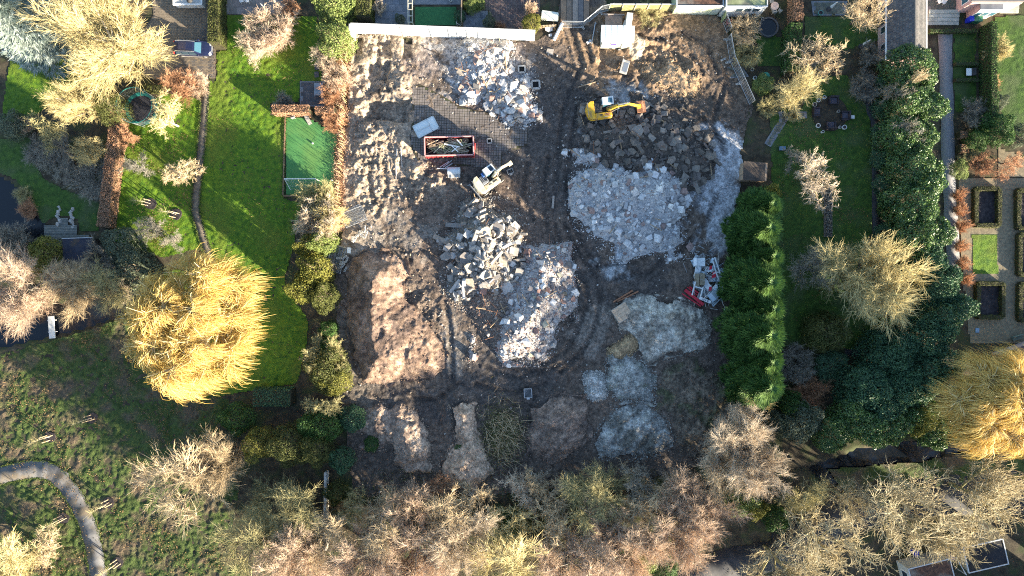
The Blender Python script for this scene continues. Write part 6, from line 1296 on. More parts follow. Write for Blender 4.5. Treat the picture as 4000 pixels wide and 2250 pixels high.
# the gabled shed with tiled roof
t = thing('gabled_shed', 'pink-walled shed with dark tiled gable roof', 'shed', (50.05, 29.0, 0)); hw = 2.45; Ls = 12.0; m_pink = M('pink_wall', (.42, .30, .29), (.52, .38, .36), 1, .85); eav, rdg = 2.6, 4.3
B().add([(-hw + .25, 0, 0), (hw - .25, 0, 0), (hw - .25, Ls, 0), (-hw + .25, Ls, 0), (-hw + .25, 0, eav), (hw - .25, 0, eav), (hw - .25, Ls, eav), (-hw + .25, Ls, eav), (0, 0, rdg - .15), (0, Ls, rdg - .15)], [(3, 2, 1, 0), (0, 1, 5, 8, 4), (2, 3, 7, 9, 6), (1, 2, 6, 5), (3, 0, 4, 7)]).build('wall', m_pink, t)
m_tile = M('roof_tile', 0, palette=[(.10, .10, .105), (.12, .115, .12), (.085, .085, .09), (.135, .13, .125)], rand='object', scale=4, rough=.7); m_tilei = M('roof_tile_east', 0, palette=[(.11, .11, .11), (.13, .125, .125), (.10, .098, .10)], rand='island', scale=4, rough=.65)
sl = math.hypot(hw + .05, rdg - eav); an = math.atan2(rdg - eav, hw + .05); tl = .33; nc = int(sl / .31); tm_ = None
for s_ in (-1, 1):
    rf = B().add([(s_ * (hw + .05), -.12, eav - .02), (0, -.12, rdg - .02), (0, Ls, rdg - .02), (s_ * (hw + .05), Ls, eav - .02)], [(0, 1, 2, 3)]).build('roof_slope', m_dk, t); rest = B()
    for i in range(nc):
        for j in range(int(Ls / tl)):
            u = (i + .5) / nc; x = s_ * (hw + .05) * (1 - u); z = eav + (rdg - eav) * u + .04; y = -.1 + (j + .5) * tl + (.5 * tl if i % 2 else 0); q = Matrix.Rotation(s_ * (an + .05), 3, 'Y')
            if s_ < 0 and y < 9.6:
                if tm_ is None: o = B().box((0, 0, 0), (.36, tl - .02, .045)).build('tile', m_tile, rf); tm_ = o.data
                else: o = link('tile', tm_, rf)
                o.location = (x, y, z); o.rotation_euler = (0, s_ * (an + .06), 0)
            else: rest.box((x, y, z), (.36, tl - .02, .045), Matrix.Rotation(s_ * (an + .06), 3, 'Y'))
    tag(rest.build('tile_field', m_tilei, rf), kind='stuff')
B().cyl((0, -.12, rdg + .04), (0, Ls, rdg + .04), .11, 8).build('ridge', m_tile, t); B().box((-hw - .14, Ls / 2, eav - .05), (.16, Ls, .12)).build('gutter', m_wht, t); B().box((hw + .14, Ls / 2, eav - .05), (.12, Ls, .1)).build('gutter', m_wht, t)
for y in (2.0, 4.2, 7.0): f = B().box((-hw + .22, y, 1.4), (.08, .9, 1.1)).build('window', m_wht, t); B().box((-hw + .19, y, 1.4), (.06, .74, .94)).build('pane', m_glass, f)
f = B().box((-hw + .22, 5.5, 1.0), (.08, 1.0, 2.0)).build('door', M('dark_green_door', (.05, .06, .06)), t)
# pink house corner with bay window
p = W(3752, 62); t = thing('pink_house', 'pink house corner with white bay window, top right', 'house', p); m_pk = M('house_pink', (.50, .33, .30), (.58, .40, .36), 1, .85)
B().box((2.6, 3.4, 1.5), (6.4, 6.0, 3.0)).build('wall', m_pk, t); by = B().box((2.0, .1, 1.3), (2.6, 1.0, 2.6)).build('bay', m_pk, t); B().box((2.05, .25, 2.72), (2.9, 1.3, .16)).build('bay_roof', M('grey_roof', (.12, .13, .15), (.18, .19, .21), 1, .8), by); B().box((2.05, -.42, 2.72), (3.0, .1, .22)).build('bay_trim', m_wht, by)
for x in (1.1, 2.0, 2.9): f = B().box((x, -.43, 1.7), (.82, .08, 1.2)).build('window', m_wht, t); B().box((x, -.47, 1.7), (.64, .06, 1.0)).build('pane', m_bglass, f)
for y in (1.2, 2.3): f = B().box((-.62, y, 1.8), (.08, .8, 1.3)).build('window', m_wht, t); B().box((-.66, y, 1.8), (.06, .62, 1.1)).build('pane', m_bglass, f)
B().box((2.6, 3.6, 3.1), (6.8, 6.2, .2)).build('roof', M('house_roof', (.13, .12, .12), (.18, .17, .17), 1, .8), t)
def bin_(px, py, col, label, rz=0):
    p = W(px, py); t = thing('wheelie_bin', label, 'bin', p, rz); mt = M('bin_%s' % col[0], col[1], rough=.4); B().box((0, 0, .5), (.48, .55, .95), taper=1.15).build('body', mt, t, .02); B().box((0, 0, 1.03), (.6, .7, .08)).build('lid', mt, t, .02)
    for x in (-.22, .22): B().cyl((x - .03, .3, .1), (x + .03, .3, .1), .1, 8).build('wheel', m_tyre, t)
bin_(3775, 84, ('blue', (.02, .04, .5)), 'blue wheelie bin at the pink house'); bin_(3792, 85, ('green', (.03, .15, .09)), 'green wheelie bin beside the blue one'); bin_(3808, 86, ('green', 0), 'green wheelie bin furthest from the blue one')
bin_(3562, 2150, ('blue', 0), 'blue wheelie bin under the street trees'); bin_(3570, 2170, ('grey', (.12, .14, .17)), 'grey wheelie bin below the street trees'); bin_(3700, 2165, ('blue', 0), 'blue wheelie bin left of the dark-roofed outbuilding'); 
# steps beside the house
t = thing('garden_steps', 'wide pale stone steps below the shed terrace', 'steps', W(3682, 82))
for i in range(4): B().box((0, 1.1 - i * .48, .30 - i * .07), (4.0, .46, .16)).build('step', M('pale_stone', (.30, .32, .28), (.4, .42, .38), 2, .85), t)
t = thing('garden_steps', 'pale stone steps at the top right corner', 'steps', W(3940, 35))
for i in range(4): B().box((0, 1.1 - i * .48, .30 - i * .07), (2.4, .46, .16)).build('step', MATS['pale_stone'], t)
# outbuildings bottom right
def cabin2(label, px, py, w, d, h, rz, wall, roof):
    p = W(px, py, h); t = thing('flat_outbuilding', label, 'building', (p.x, p.y, 0), rz); B().box((0, 0, h / 2), (w, d, h)).build('wall', wall, t); rf = B().box((0, 0, h + .05), (w + .2, d + .2, .12)).build('roof', roof, t)
    for c, s_ in (((0, d / 2 + .1, h + .08), (w + .32, .12, .2)), ((0, -d / 2 - .1, h + .08), (w + .32, .12, .2)), ((w / 2 + .1, 0, h + .08), (.12, d + .08, .2)), ((-w / 2 - .1, 0, h + .08), (.12, d + .08, .2))): B().box(c, s_).build('roof_trim', m_trim, rf)
    f = B().box((-w / 2 - .02, 0, 1.5), (.08, d * .6, 1.3)).build('window', m_wht, t); B().box((-w / 2 - .05, 0, 1.5), (.06, d * .5, 1.1)).build('pane', m_glass, f); B().box((w * .2, d / 2 + .02, 1.0), (.9, .06, 2.0)).build('door', m_gry, t)
cabin2('tan-walled outbuilding with dark flat roof at the bottom right', 3848, 2170, 4.9, 3.0, 3.0, R(13), M('tan_wall', (.36, .30, .2), (.46, .39, .27), 1, .85), M('dark_felt', (.016, .018, .026), (.03, .032, .038), .8, .9, c3=(.04, .034, .028), scale3=.5, spec=.15))
cabin2('outbuilding with brown mossy flat roof at the bottom edge', 3640, 2255, 5.2, 3.4, 2.7, R(14), M('white_wall2', (.5, .5, .46)), m_leafroof)
t = thing('lattice_frame', 'white timber pergola frame beside the dark-roofed outbuilding', 'frame', W(3690, 2150), R(-60))
for i in range(4): B().bar((0, i * .6, 2.2), (2.6, i * .6, 2.2), .08).build('beam', m_wht, t)
for x in (0.1, 2.5):
    for y in (0, 1.8): B().bar((x, y, 0), (x, y, 2.2), .09).build('post', m_wht, t)
p = W(3960, 1365, 2.5); t = thing('tiled_house', 'red-brown tiled house roof at the right photo edge', 'house', (p.x + 3.5, p.y - 1.5, 0), R(20)); B().box((0, 0, 1.3), (8, 4.6, 2.6)).build('wall', m_pink, t)
m_rt = M('red_roof_tile', 0, palette=[(.16, .09, .08), (.19, .11, .09), (.13, .08, .075)], rand='object', scale=4, rough=.8)
for s_ in (-1, 1):
    rf = B().add([(-4.2, s_ * 2.6, 2.45), (4.2, s_ * 2.6, 2.45), (4.2, 0, 4.2), (-4.2, 0, 4.2)], [(0, 1, 2, 3)]).build('roof_slope', m_dk, t); tm_ = None
    for i in range(9):
        for j in range(25):
            if s_ < 0 and (j > 12 or i > 8): continue
            if tm_ is None: o = B().box((0, 0, 0), (.32, .4, .05)).build('tile', m_rt, rf); tm_ = o.data
            else: o = link('tile', tm_, rf)
            u = (i + .5) / 9; o.location = (-4.05 + j * .335, s_ * 2.6 * (1 - u), 2.5 + 1.75 * u); o.rotation_euler = (-s_ * .6, 0, 0)
# boat deck and boathouse
t = thing('boat_deck', 'weathered wooden deck on the pond beside the boathouse', 'deck', W(245, 925)); o0 = W(245, 925); m_dkp = M('deck_plank', 0, palette=[(.15, .16, .15), (.18, .185, .17), (.12, .13, .125)], rand='object', scale=3, rough=.9)
pk = {}
def planks(x0, y0, x1, y1, n, horiz, z):
    a = W(x0, y0); b = W(x1, y1); w = abs(b.x - a.x); h = abs(b.y - a.y)
    for i in range(n):
        dims = (w, h / n - .02, .06) if horiz else (w / n - .02, h, .06); key = tuple(round(v, 2) for v in dims)
        if key not in pk: o = B().box((0, 0, 0), dims).build('plank', m_dkp, t); pk[key] = o.data
        else: o = link('plank', pk[key], t)
        o.location = (((a.x + b.x) / 2 - o0.x), a.y - (i + .5) * h / n - o0.y, z) if horiz else (a.x + (i + .5) * w / n - o0.x, (a.y + b.y) / 2 - o0.y, z)
planks(176, 880, 304, 935, 9, True, .15); planks(176, 935, 245, 960, 4, True, .15); planks(245, 918, 352, 935, 3, True, .22); planks(234, 852, 268, 880, 5, True, .12)
for x, y in ((180, 884), (180, 955), (300, 884), (240, 955)): q = W(x, y); B().cyl((q.x - o0.x, q.y - o0.y, -1), (q.x - o0.x, q.y - o0.y, .1), .1, 8).build('pile', m_dk, t)
p = W(305, 990, 1.8); t = thing('boathouse', 'dark flat-roofed boathouse next to the wooden deck', 'boathouse', (p.x, p.y, 0), R(2)); B().box((0, 0, .9), (3.6, 3.7, 1.8)).build('wall', M('black_boards', (.03, .028, .026), (.05, .045, .04), 3, .8), t); rf = B().box((0, 0, 1.84), (3.8, 3.9, .1)).build('roof', M('navy_felt', (.022, .026, .045), (.04, .042, .06), 1, .85, c3=(.07, .055, .045), scale3=.7), t); B().box((0, 1.97, 1.86), (3.9, .08, .14)).build('roof_trim', m_trim, rf); B().box((0, -1.97, 1.86), (3.9, .08, .14)).build('roof_trim', m_trim, rf)
for (x, y) in ((232, 850), (285, 855)):
    t = thing('stone_edging', 'stone-edged planting strip %s of the deck ramp' % ('left' if x < 250 else 'right'), 'edging', W(x, y)); rr = random.Random(x)
    for i in range(14): o = link('stone', CH['chunk'][i % 10], t); setmat(o, m_conc); o.location = (rr.uniform(-.3, .3), -1.1 + i * .19, .12); s_ = rr.uniform(.25, .5); o.scale = (s_,) * 3; o.rotation_euler = (rr.random(), rr.random(), rr.random() * 6)
p = W(206, 1278); t = thing('footbridge', 'narrow pale plank footbridge over the left canal', 'footbridge', p, R(4))
for x in (-.2, .2): B().box((x, 0, .2), (.38, 2.9, .08)).build('plank', M('pale_plank', (.5, .54, .55), (.6, .63, .63), 3, .8), t)
for y in (-.6, .9): B().bar((-.55, y, .1), (.6, y, .1), .1).build('bearer', m_wht, t)
# pale garden wall bottom
p0 = W(1280, 1835); p1 = W(1278, 2140); d = p1 - p0; t = thing('garden_wall', 'flaking pale concrete garden wall running down through the wood', 'wall', p0, math.atan2(d.y, d.x)); m_pw = M('flaking_white', (.62, .60, .55), (.75, .74, .7), 2, .85, c3=(.28, .25, .2), scale3=1.2); Lf = d.length
for i in range(5): B().box(((i + .5) * Lf / 5, 0, .55), (Lf / 5 - .06, .42 - .03 * abs(2 - i), 1.1 + .05 * (i % 2))).build('wall_panel', m_pw, t, .03)
# car
def car(px, py, rz, label):
    w = W(px, py, .7); t = thing('parked_car', label, 'car', (w.x, w.y, .07), rz); m_nv = M('navy_paint', (.012, .017, .05), rough=.22, spec=.6); m_sill = M('grey_sill', (.2, .19, .18), rough=.6)
    st = [(-2.38, .70, .45, .80, .50, .82), (-2.3, .84, .30, .92, .66, 1.02), (-2.1, .90, .25, .95, .66, 1.36), (-1.6, .92, .24, .97, .66, 1.47), (-.6, .93, .22, .97, .67, 1.50), (.25, .93, .22, .96, .66, 1.47), (.55, .93, .22, .95, .64, 1.38), (1.15, .92, .22, .95, .80, .98), (1.6, .91, .24, .90, .76, .95), (2.15, .86, .28, .78, .66, .85), (2.4, .68, .36, .66, .5, .70)]
    V = []; F = []
    for (x, hw_, zb, zs, tw, zt) in st:
        sec = [(-hw_ * .85, zb), (-hw_, zb + .18), (-hw_, zs - .1), (-hw_ * .96, zs), (-tw, zt - .04), (-tw * .7, zt), (tw * .7, zt), (tw, zt - .04), (hw_ * .96, zs), (hw_, zs - .1), (hw_, zb + .18), (hw_ * .85, zb)]
        V += [(x, y, z) for y, z in sec]
    n = 12
    for i in range(len(st) - 1): F += [(i * n + k, i * n + (k + 1) % n, (i + 1) * n + (k + 1) % n, (i + 1) * n + k) for k in range(n)]
    F += [tuple(range(n)), tuple(range((len(st) - 1) * n, len(st) * n))[::-1]]
    bo = B().add(V, F).build('body', m_nv, t)
    def quad(nm, pts, mt): B().add([*pts, *[(x, y, z - .02) for x, y, z in pts]], [(0, 1, 2, 3), (7, 6, 5, 4), (0, 4, 5, 1), (1, 5, 6, 2), (2, 6, 7, 3), (3, 7, 4, 0)]).build(nm, mt, t)
    quad('windscreen', [(.50, -.56, 1.425), (.50, .56, 1.425), (1.16, .70, 1.02), (1.16, -.70, 1.02)], m_bglass); quad('rear_window', [(-2.30, -.58, 1.06), (-2.30, .58, 1.06), (-2.12, .56, 1.36), (-2.12, -.56, 1.36)], m_glass)
    for s_ in (-1, 1):
        for (x0, x1, x2, x3) in ((-2.0, -1.25, -1.25, -1.9), (-1.17, -.35, -.35, -1.17), (-.27, .85, .35, -.27)): quad('side_window', [(x0, s_ * .945, 1.01), (x1, s_ * .945, 1.01), (x2, s_ * .715, 1.41), (x3, s_ * .715, 1.41)], m_glass)
        B().bar((-2.0, s_ * .66, 1.50), (-.2, s_ * .67, 1.55), .05).build('roof_rail', m_steel, t); B().bar((-.2, s_ * .67, 1.55), (.5, s_ * .64, 1.44), .045).build('roof_rail', m_steel, t); B().bar((-2.05, s_ * .95, 1.0), (.9, s_ * .95, 1.0), .03).build('window_trim', m_steel, t)
        B().box((2.2, s_ * .62, .76), (.32, .42, .14), Matrix.Rotation(-s_ * .35, 3, 'Z')).build('headlight', M('headlight', (.8, .8, .8), rough=.1), t, .02); B().box((-2.32, s_ * .72, .88), (.12, .22, .5)).build('tail_light', M('tail_red', (.5, .02, .02), rough=.2), t, .02)
        B().box((.75, s_ * 1.02, 1.02), (.16, .2, .12)).build('mirror', m_nv, t, .02); B().box((-.2, s_ * .92, .32), (2.4, .08, .2)).build('sill', m_sill, t)
        for x in (-1.45, 1.45):
            wo = B().cyl((x, s_ * .70, .33), (x, s_ * .945, .33), .33, 20).build('wheel', m_tyre, t, .02); B().cyl((x, s_ * .93, .33), (x, s_ * .955, .33), .22, 14).build('rim', m_steel, wo)
    B().box((2.38, 0, .5), (.12, 1.3, .22)).build('bumper', m_nv, t, .04); B().box((2.40, 0, .66), (.06, .8, .16)).build('grille', m_steel, t)
car(756, 190, R(-2), 'dark blue estate car parked on the brick driveway')
# white-rimmed roof terrace at the top left
p = W(750, 32); t = thing('flat_garage', 'grey flat roof with white rim at the driveway top', 'garage', p); hh = 1.0; B().box((0, 2.0, hh / 2), (3.6, 4.0, hh)).build('wall', m_wht, t); B().box((0, 2.0, hh + .04), (3.4, 3.8, .08)).build('roof', M('pale_roof', (.36, .38, .38), (.46, .47, .46), 1, .8), t)
for c, s_ in (((0, 0, hh + .1), (3.8, .2, .22)), ((-1.8, 2.1, hh + .1), (.2, 3.9, .22)), ((1.8, 2.1, hh + .1), (.2, 3.9, .22))): B().box(c, s_).build('rim', m_wht, t)
q = W(750, 8, 1.2); t = thing('kettle_grill', 'dark covered barbecue on the white-rimmed roof', 'barbecue', (q.x, q.y, 1.08)); B().cyl((0, 0, .5), (0, 0, .75), .2, 14, .42).build('bowl', m_dk, t); B().cyl((0, 0, .75), (0, 0, 1.0), .42, 14, .12).build('lid', m_dk, t)
for i in range(3): B().cyl((.3 * math.cos(i * 2.1), .3 * math.sin(i * 2.1), 0), (.1 * math.cos(i * 2.1), .1 * math.sin(i * 2.1), .55), .025, 6).build('leg', m_steel, t)
# trampoline
p = W(567, 432); t = thing('trampoline', 'round trampoline with green padding and safety net', 'trampoline', p); m_net = M('net_grey', (.2, .22, .2), rough=.9); m_teal = M('teal_pad', (.015, .13, .12), (.02, .19, .17), 3, .6)
B().cyl((0, 0, .78), (0, 0, .80), 1.75, 32).build('mat', M('black_mat', (.018, .02, .028), (.03, .03, .04), 8, .7), t); B().ring((0, 0, .78), 2.15, .42, .08, 32).build('pad', m_teal, t)
nn = []
for i in range(8):
    a_ = 2 * math.pi * i / 8; c_, s_ = math.cos(a_), math.sin(a_); B().cyl((2.2 * c_, 2.2 * s_, 0), (2.3 * c_, 2.3 * s_, 2.6), .03, 6).build('pole', m_steel, t); B().cyl((2.0 * c_, 2.0 * s_, 0), (2.05 * c_, 2.05 * s_, .8), .03, 6).build('leg', m_steel, t)
for i in range(72):
    a_ = 2 * math.pi * i / 72; b_ = a_ + 2 * math.pi / 72; nn.append((2.15 * math.cos(a_), 2.15 * math.sin(a_), .85, 2.25 * math.cos(a_), 2.25 * math.sin(a_), 2.55, .009, .009))
    for z in np.arange(.95, 2.6, .2): nn.append((2.2 * math.cos(a_), 2.2 * math.sin(a_), z, 2.2 * math.cos(b_), 2.2 * math.sin(b_), z, .008, .008))
V, F = tubes(nn, 3); tag(link('safety_net', mk('safety_net', V, F, m_net), t), kind='stuff'); B().ring((0, 0, 2.55), 2.3, .05, .05, 32).build('net_ring', m_teal, t)
# goal and balls
p = W(1187, 735); t = thing('football_goal', 'white football goal on the turf pitch', 'goal', p); g = [((-2.0, -.05, 0), (-2.0, -.05, 1.6)), ((2.0, -.05, 0), (2.0, -.05, 1.6)), ((-2.0, -.05, 1.6), (2.0, -.05, 1.6))]
for a_, b_ in g: B().cyl(a_, b_, .06, 8).build('post', m_wht, t)
for a_, b_ in (((-2.0, -.05, 1.6), (-1.7, -1.3, 0)), ((2.0, -.05, 1.6), (1.7, -1.3, 0)), ((-1.7, -1.3, .05), (1.7, -1.3, .05)), ((-2.0, -.05, .05), (-1.7, -1.3, .05)), ((2.0, -.05, .05), (1.7, -1.3, .05))): B().cyl(a_, b_, .04, 6).build('brace', m_wht, t)
ns = [(-2 + i * .2, -.05, 1.6, -1.7 + i * .17, -1.3, .05, .006, .006) for i in range(21)] + [(-2 + .3 * k, -.05 - 1.25 * k, 1.6 - 1.55 * k, 2 - .3 * k, -.05 - 1.25 * k, 1.6 - 1.55 * k, .006, .006) for k in np.linspace(.1, .9, 8)]
V, F = tubes(ns, 3); tag(link('net', mk('net', V, F, m_wht), t), kind='stuff'); t.location.y += 1.0
def ball(px, py, label):
    p = W(px, py); bm = bmesh.new(); bmesh.ops.create_icosphere(bm, subdivisions=2, radius=.13); me = bpy.data.meshes.new('football'); bm.to_mesh(me); bm.free(); me.materials.append(m_wht); o = link('football', me); o.location = (p.x, p.y, .23); tag(o, label, 'ball')
ball(1223, 561, 'white football in the middle of the turf pitch'); ball(1299, 705, 'white football at the right edge of the turf pitch')
# benches, tables, chairs
def lounge(px, py, rz, label, cm):
    p = W(px, py); t = thing('lounge_chair', label, 'chair', p, rz, 'dark lounge chairs in the right garden'); B().box((0, 0, .3), (1.0, .85, .25)).build('seat', cm, t, .03); B().box((0, .45, .55), (1.15, .18, .7)).build('backrest', cm, t, .04)
    for s_ in (-1, 1): B().box((s_ * .52, -.02, .4), (.16, .95, .5)).build('armrest', cm, t, .03); B().box((s_ * .45, -.38, .09), (.08, .08, .18)).build('leg', cm, t); B().box((s_ * .45, .4, .09), (.08, .08, .18)).build('leg', cm, t)
    B().box((0, -.04, .47), (.8, .75, .1)).build('cushion', M('dark_cushion', (.05, .05, .07), (.075, .072, .095), 3, .9), t, .03)
m_rattan = M('dark_rattan', (.028, .025, .032), (.05, .045, .055), 12, .8)
lounge(3250, 396, R(0), 'dark lounge chair at the top of the round seating circle', m_rattan); lounge(3184, 440, R(90), 'dark lounge chair on the left of the seating circle', m_rattan); lounge(3296, 455, R(-90), 'dark lounge chair on the right of the seating circle', m_rattan); lounge(3240, 492, R(180), 'dark lounge chair at the bottom of the seating circle', m_rattan)
p = W(3240, 445); o = B().cyl((0, 0, .02), (0, 0, .13), 2.3, 28).build('seating_circle', M('bark_circle', (.03, .026, .02), (.06, .05, .035), 2, .95, .5)); o.location = p; tag(o, kind='structure')
def pot(px, py, r, h, col, label, soil=True):
    p = W(px, py); t = thing('plant_pot', label, 'pot', (p.x, p.y, .08)); mt = M('pot_%s' % col[0], col[1], rough=.6); B().cyl((0, 0, 0), (0, 0, h), r * .75, 16, r).build('pot_wall', mt, t); B().ring((0, 0, h - .05), r * 1.06, r * .22, .07, 16).build('rim', mt, t); B().cyl((0, 0, h - .02), (0, 0, h + .01), r * .82, 14).build('soil', M('bed_soil', 0), t)
wh = ('white', (.66, .68, .66)); 
for (x, y, r, l) in [(3214, 384, .22, 'white ring pot nearest the top lounge chair'), (3191, 396, .22, 'white ring pot above the left lounge chair'), (3176, 412, .27, 'large stone ring pot above the left lounge chair'), (3190, 494, .27, 'white pot left of the bottom lounge chair'), (3292, 500, .28, 'white pot right of the bottom lounge chair'), (3269, 438, .17, 'small yellow-white pot in the seating circle'), (3208, 518, .17, 'small grey pot below the bottom left white pot'), (3274, 500, .16, 'small dark pot beside the right white pot')]: pot(x, y, r, .4, wh if 'white' in l and 'yellow' not in l else ('stone', (.36, .36, .32)), l)
for (x, y, r, h, c, l) in [(2840, 92, .3, .7, ('red', (.40, .06, .07)), 'red pot at the mesh fence near the white garage'), (2934, 68, .35, .8, ('greygreen', (.24, .3, .3)), 'large grey-green pot at the white garage corner'), (2975, 80, .2, .35, ('stone', 0), 'small grey pot right of the white garage'), (2944, 308, .22, .4, wh, 'white pot by the green water butt'), (3198, 57, .32, .5, ('jade', (.12, .30, .26)), 'jade green pot at the mossy terrace edge'), (3252, 60, .17, .3, ('olive', (.25, .24, .13)), 'small olive pot at the mossy terrace edge'), (1490, 48, .25, .5, ('black', (.03, .03, .035)), 'black pot under the pale shrub on the grey patio'), (1828, 55, .22, .4, ('black', 0), 'black pot at the lime ball shrubs'), (1762, 5, .2, .4, wh, 'white ring pot on the top patio'), (2935, 275, .2, .3, ('stone', 0), 'grey stone pot beside the lower garden paving')]: pot(x, y, r, h, c, l)
p = W(2982, 305); t = thing('water_butt', 'round green water butt at the shady lawn edge', 'water butt', p); B().cyl((0, 0, 0), (0, 0, .9), .42, 18, .48).build('barrel', M('butt_green', (.05, .22, .16)), t); B().cyl((0, 0, .9), (0, 0, .96), .5, 18, .42).build('lid', M('butt_green', 0), t)
p = W(3325, 460); t = thing('side_table', 'small white side table beside the right lounge chair', 'table', p); B().box((0, 0, .42), (.42, .42, .05)).build('top', m_wht, t)
for x in (-.17, .17):
    for y in (-.17, .17): B().box((x, y, .2), (.04, .04, .4)).build('leg', m_wht, t)
p = W(3018, 32); t = thing('garden_table', 'round peach garden table top right of the garages', 'table', p); B().cyl((0, 0, .7), (0, 0, .74), .52, 24).build('top', M('peach_top', (.55, .40, .33), (.62, .46, .38), 2, .6), t); B().cyl((0, 0, 0), (0, 0, .7), .06, 8).build('leg', m_steel, t); B().cyl((0, 0, 0), (0, 0, .04), .3, 12).build('base', m_steel, t)
def chair(px, py, rz, label, mt, group=None):
    p = W(px, py); t = thing('garden_chair', label, 'chair', (p.x, p.y, .08), rz, group); B().box((0, 0, .43), (.46, .46, .05)).build('seat', mt, t, .01); B().box((0, .23, .7), (.46, .05, .5)).build('backrest', mt, t, .01)
    for x in (-.2, .2):
        for y in (-.2, .2): B().box((x, y, .21), (.04, .04, .42)).build('leg', mt, t)
        B().box((x * 1.1, 0, .62), (.05, .45, .04)).build('armrest', mt, t)
chair(3018, 52, R(180), 'pale garden chair below the round peach table', M('grey_resin', (.33, .33, .31))); chair(3040, 48, R(140), 'dim grey garden chair right of the peach table', MATS['grey_resin']); chair(3008, 12, 0, 'pale garden chair above the round peach table', MATS['grey_resin']); chair(950, 8, .3, 'white garden chair, left of two on the tan patio', m_wht); chair(972, 8, -.2, 'white garden chair, right of two on the tan patio', m_wht); chair(1150, 460, R(190), 'grey garden chair below the short brown hedge', m_gry); chair(3660, 12, R(30), 'white garden chair, left of two on the shed terrace', m_wht); chair(3676, 14, R(-30), 'white garden chair, right of two on the shed terrace', m_wht)
def parasol(px, py, px2, py2, label):
    a_ = W(px, py); b_ = W(px2, py2, 2.0); t = thing('closed_parasol', label, 'parasol', a_); B().cyl((0, 0, 0), (0, 0, 2.4), .03, 8).build('pole', m_steel, t); B().cyl((0, 0, .9), (0, 0, 2.35), .2, 10, .05).build('folded_canopy', m_wht, t); B().cyl((0, 0, 0), (0, 0, .1), .35, 16).build('base', m_dk, t)
parasol(1045, 45, 1024, 12, 'closed white parasol standing on the tan patio'); parasol(3236, 38, 3266, 5, 'closed white parasol on a round dark base, mossy terrace'); parasol(3362, 182, 3390, 155, 'closed white parasol in the shaded garden by the shed')
t = thing('slatted_bench', 'grey slatted lounger on the dark patio', 'bench', W(1248, 352))
for i in range(11): B().box((0, -.75 + i * .15, .42), (1.1, .08, .04)).build('slat', m_steel, t)
for x in (-.5, .5): B().box((x, 0, .36), (.06, 1.7, .06)).build('rail', m_steel, t); B().box((x, -.75, .17), (.06, .06, .34)).build('leg', m_steel, t); B().box((x, .75, .17), (.06, .06, .34)).build('leg', m_steel, t)
t = thing('wooden_slide', 'grey wooden ramp board below the short brown hedge', 'ramp', W(1205, 468), R(25)); B().box((0, 0, .35), (.5, 1.5, .06), Matrix.Rotation(.35, 3, 'X')).build('board', M('grey_wood', (.2, .19, .18), (.3, .28, .26), 4, .85), t); B().box((0, .6, .28), (.5, .06, .6)).build('support', MATS['grey_wood'], t)
for k, (x, y) in enumerate([(1240, 205), (1239, 262), (1238, 292)]):
    q = W(x, y); o = B().box((0, 0, .04), (.6, .75, .1)).build('stepping_stone', MATS['dark_slab'], None, .02); o.location = (q.x, q.y, .06); o.rotation_euler = (0, 0, .05 * k); tag(o, 'dark stepping stone on the lawn, %s of three' % ['upper', 'middle', 'lower'][k], 'stepping stone', 'stepping stones')
t = thing('pergola', 'weathered ladder-like pergola left of the turf mat', 'pergola', W(1612, 62)); m_pw2 = M('grey_timber', (.36, .34, .28), (.48, .46, .38), 3, .85)
for x in (-.28, .28): B().box((x, 0, 2.1), (.1, 3.6, .14)).build('beam', m_pw2, t)
for y in (-1.7, -.9, -.1, .7, 1.6): B().box((0, y, 2.13), (.5, .1, .1)).build('rung', m_pw2, t)
for x in (-.28, .28):
    for y in (-1.7, 1.7): B().box((x, y, 1.0), (.1, .1, 2.05)).build('post', m_pw2, t)
p0 = W(1808, -20); p1 = W(1806, 104); d = p1 - p0; t = thing('garden_fence', 'brown timber fence right of the turf mat', 'fence', p0, math.atan2(d.y, d.x)); nb = 14
for i in range(nb): B().box(((i + .5) * d.length / nb, 0, .9), (d.length / nb - .02, .04, 1.8)).build('board', M('brown_board', (.2, .15, .1), (.3, .23, .16), 3, .85), t)
B().box((d.length / 2, 0, 1.83), (d.length, .14, .06)).build('top_rail', MATS['brown_board'], t)
t = thing('small_goal', 'small white goal on the green turf mat', 'goal', W(1786, 82), R(90))
for a_, b_ in (((-.6, 0, 0), (-.6, 0, .8)), ((.6, 0, 0), (.6, 0, .8)), ((-.6, 0, .8), (.6, 0, .8)), ((-.6, 0, .8), (-.6, -.5, 0)), ((.6, 0, .8), (.6, -.5, 0)), ((-.6, -.5, .03), (.6, -.5, .03))): B().cyl(a_, b_, .035, 6).build('post', m_wht, t)
t = thing('garden_bench', 'grey bench with pale cushion in the kitchen garden', 'bench', W(3782, 285)); B().box((-.2, 0, .42), (.7, .95, .06)).build('seat', m_wht, t); B().box((.4, 0, .45), (.5, .95, .3)).build('backrest', m_dk, t)
for x in (-.5, .55):
    for y in (-.4, .4): B().box((x, y, .2), (.06, .06, .4)).build('leg', m_dk, t)
o = B().box((0, 0, .1), (.5, .6, .1)).build('paving_step', M('blue_plate', (.22, .32, .45))); o.location = W(3815, 1290); tag(o, 'pale blue square plate on the gravel below the parterre', 'plate')
t = thing('garden_bench', 'green-grey bench against the tiled house', 'bench', W(3965, 1318), R(18)); m_gb = M('bench_green', (.16, .2, .17))
for i in range(4): B().box((0, -.2 + i * .12, .43), (1.3, .09, .04)).build('slat', m_gb, t)
B().box((0, .3, .65), (1.3, .05, .4)).build('backrest', m_gb, t)
for x in (-.55, .55): B().box((x, 0, .2), (.07, .45, .4)).build('leg', m_gb, t)
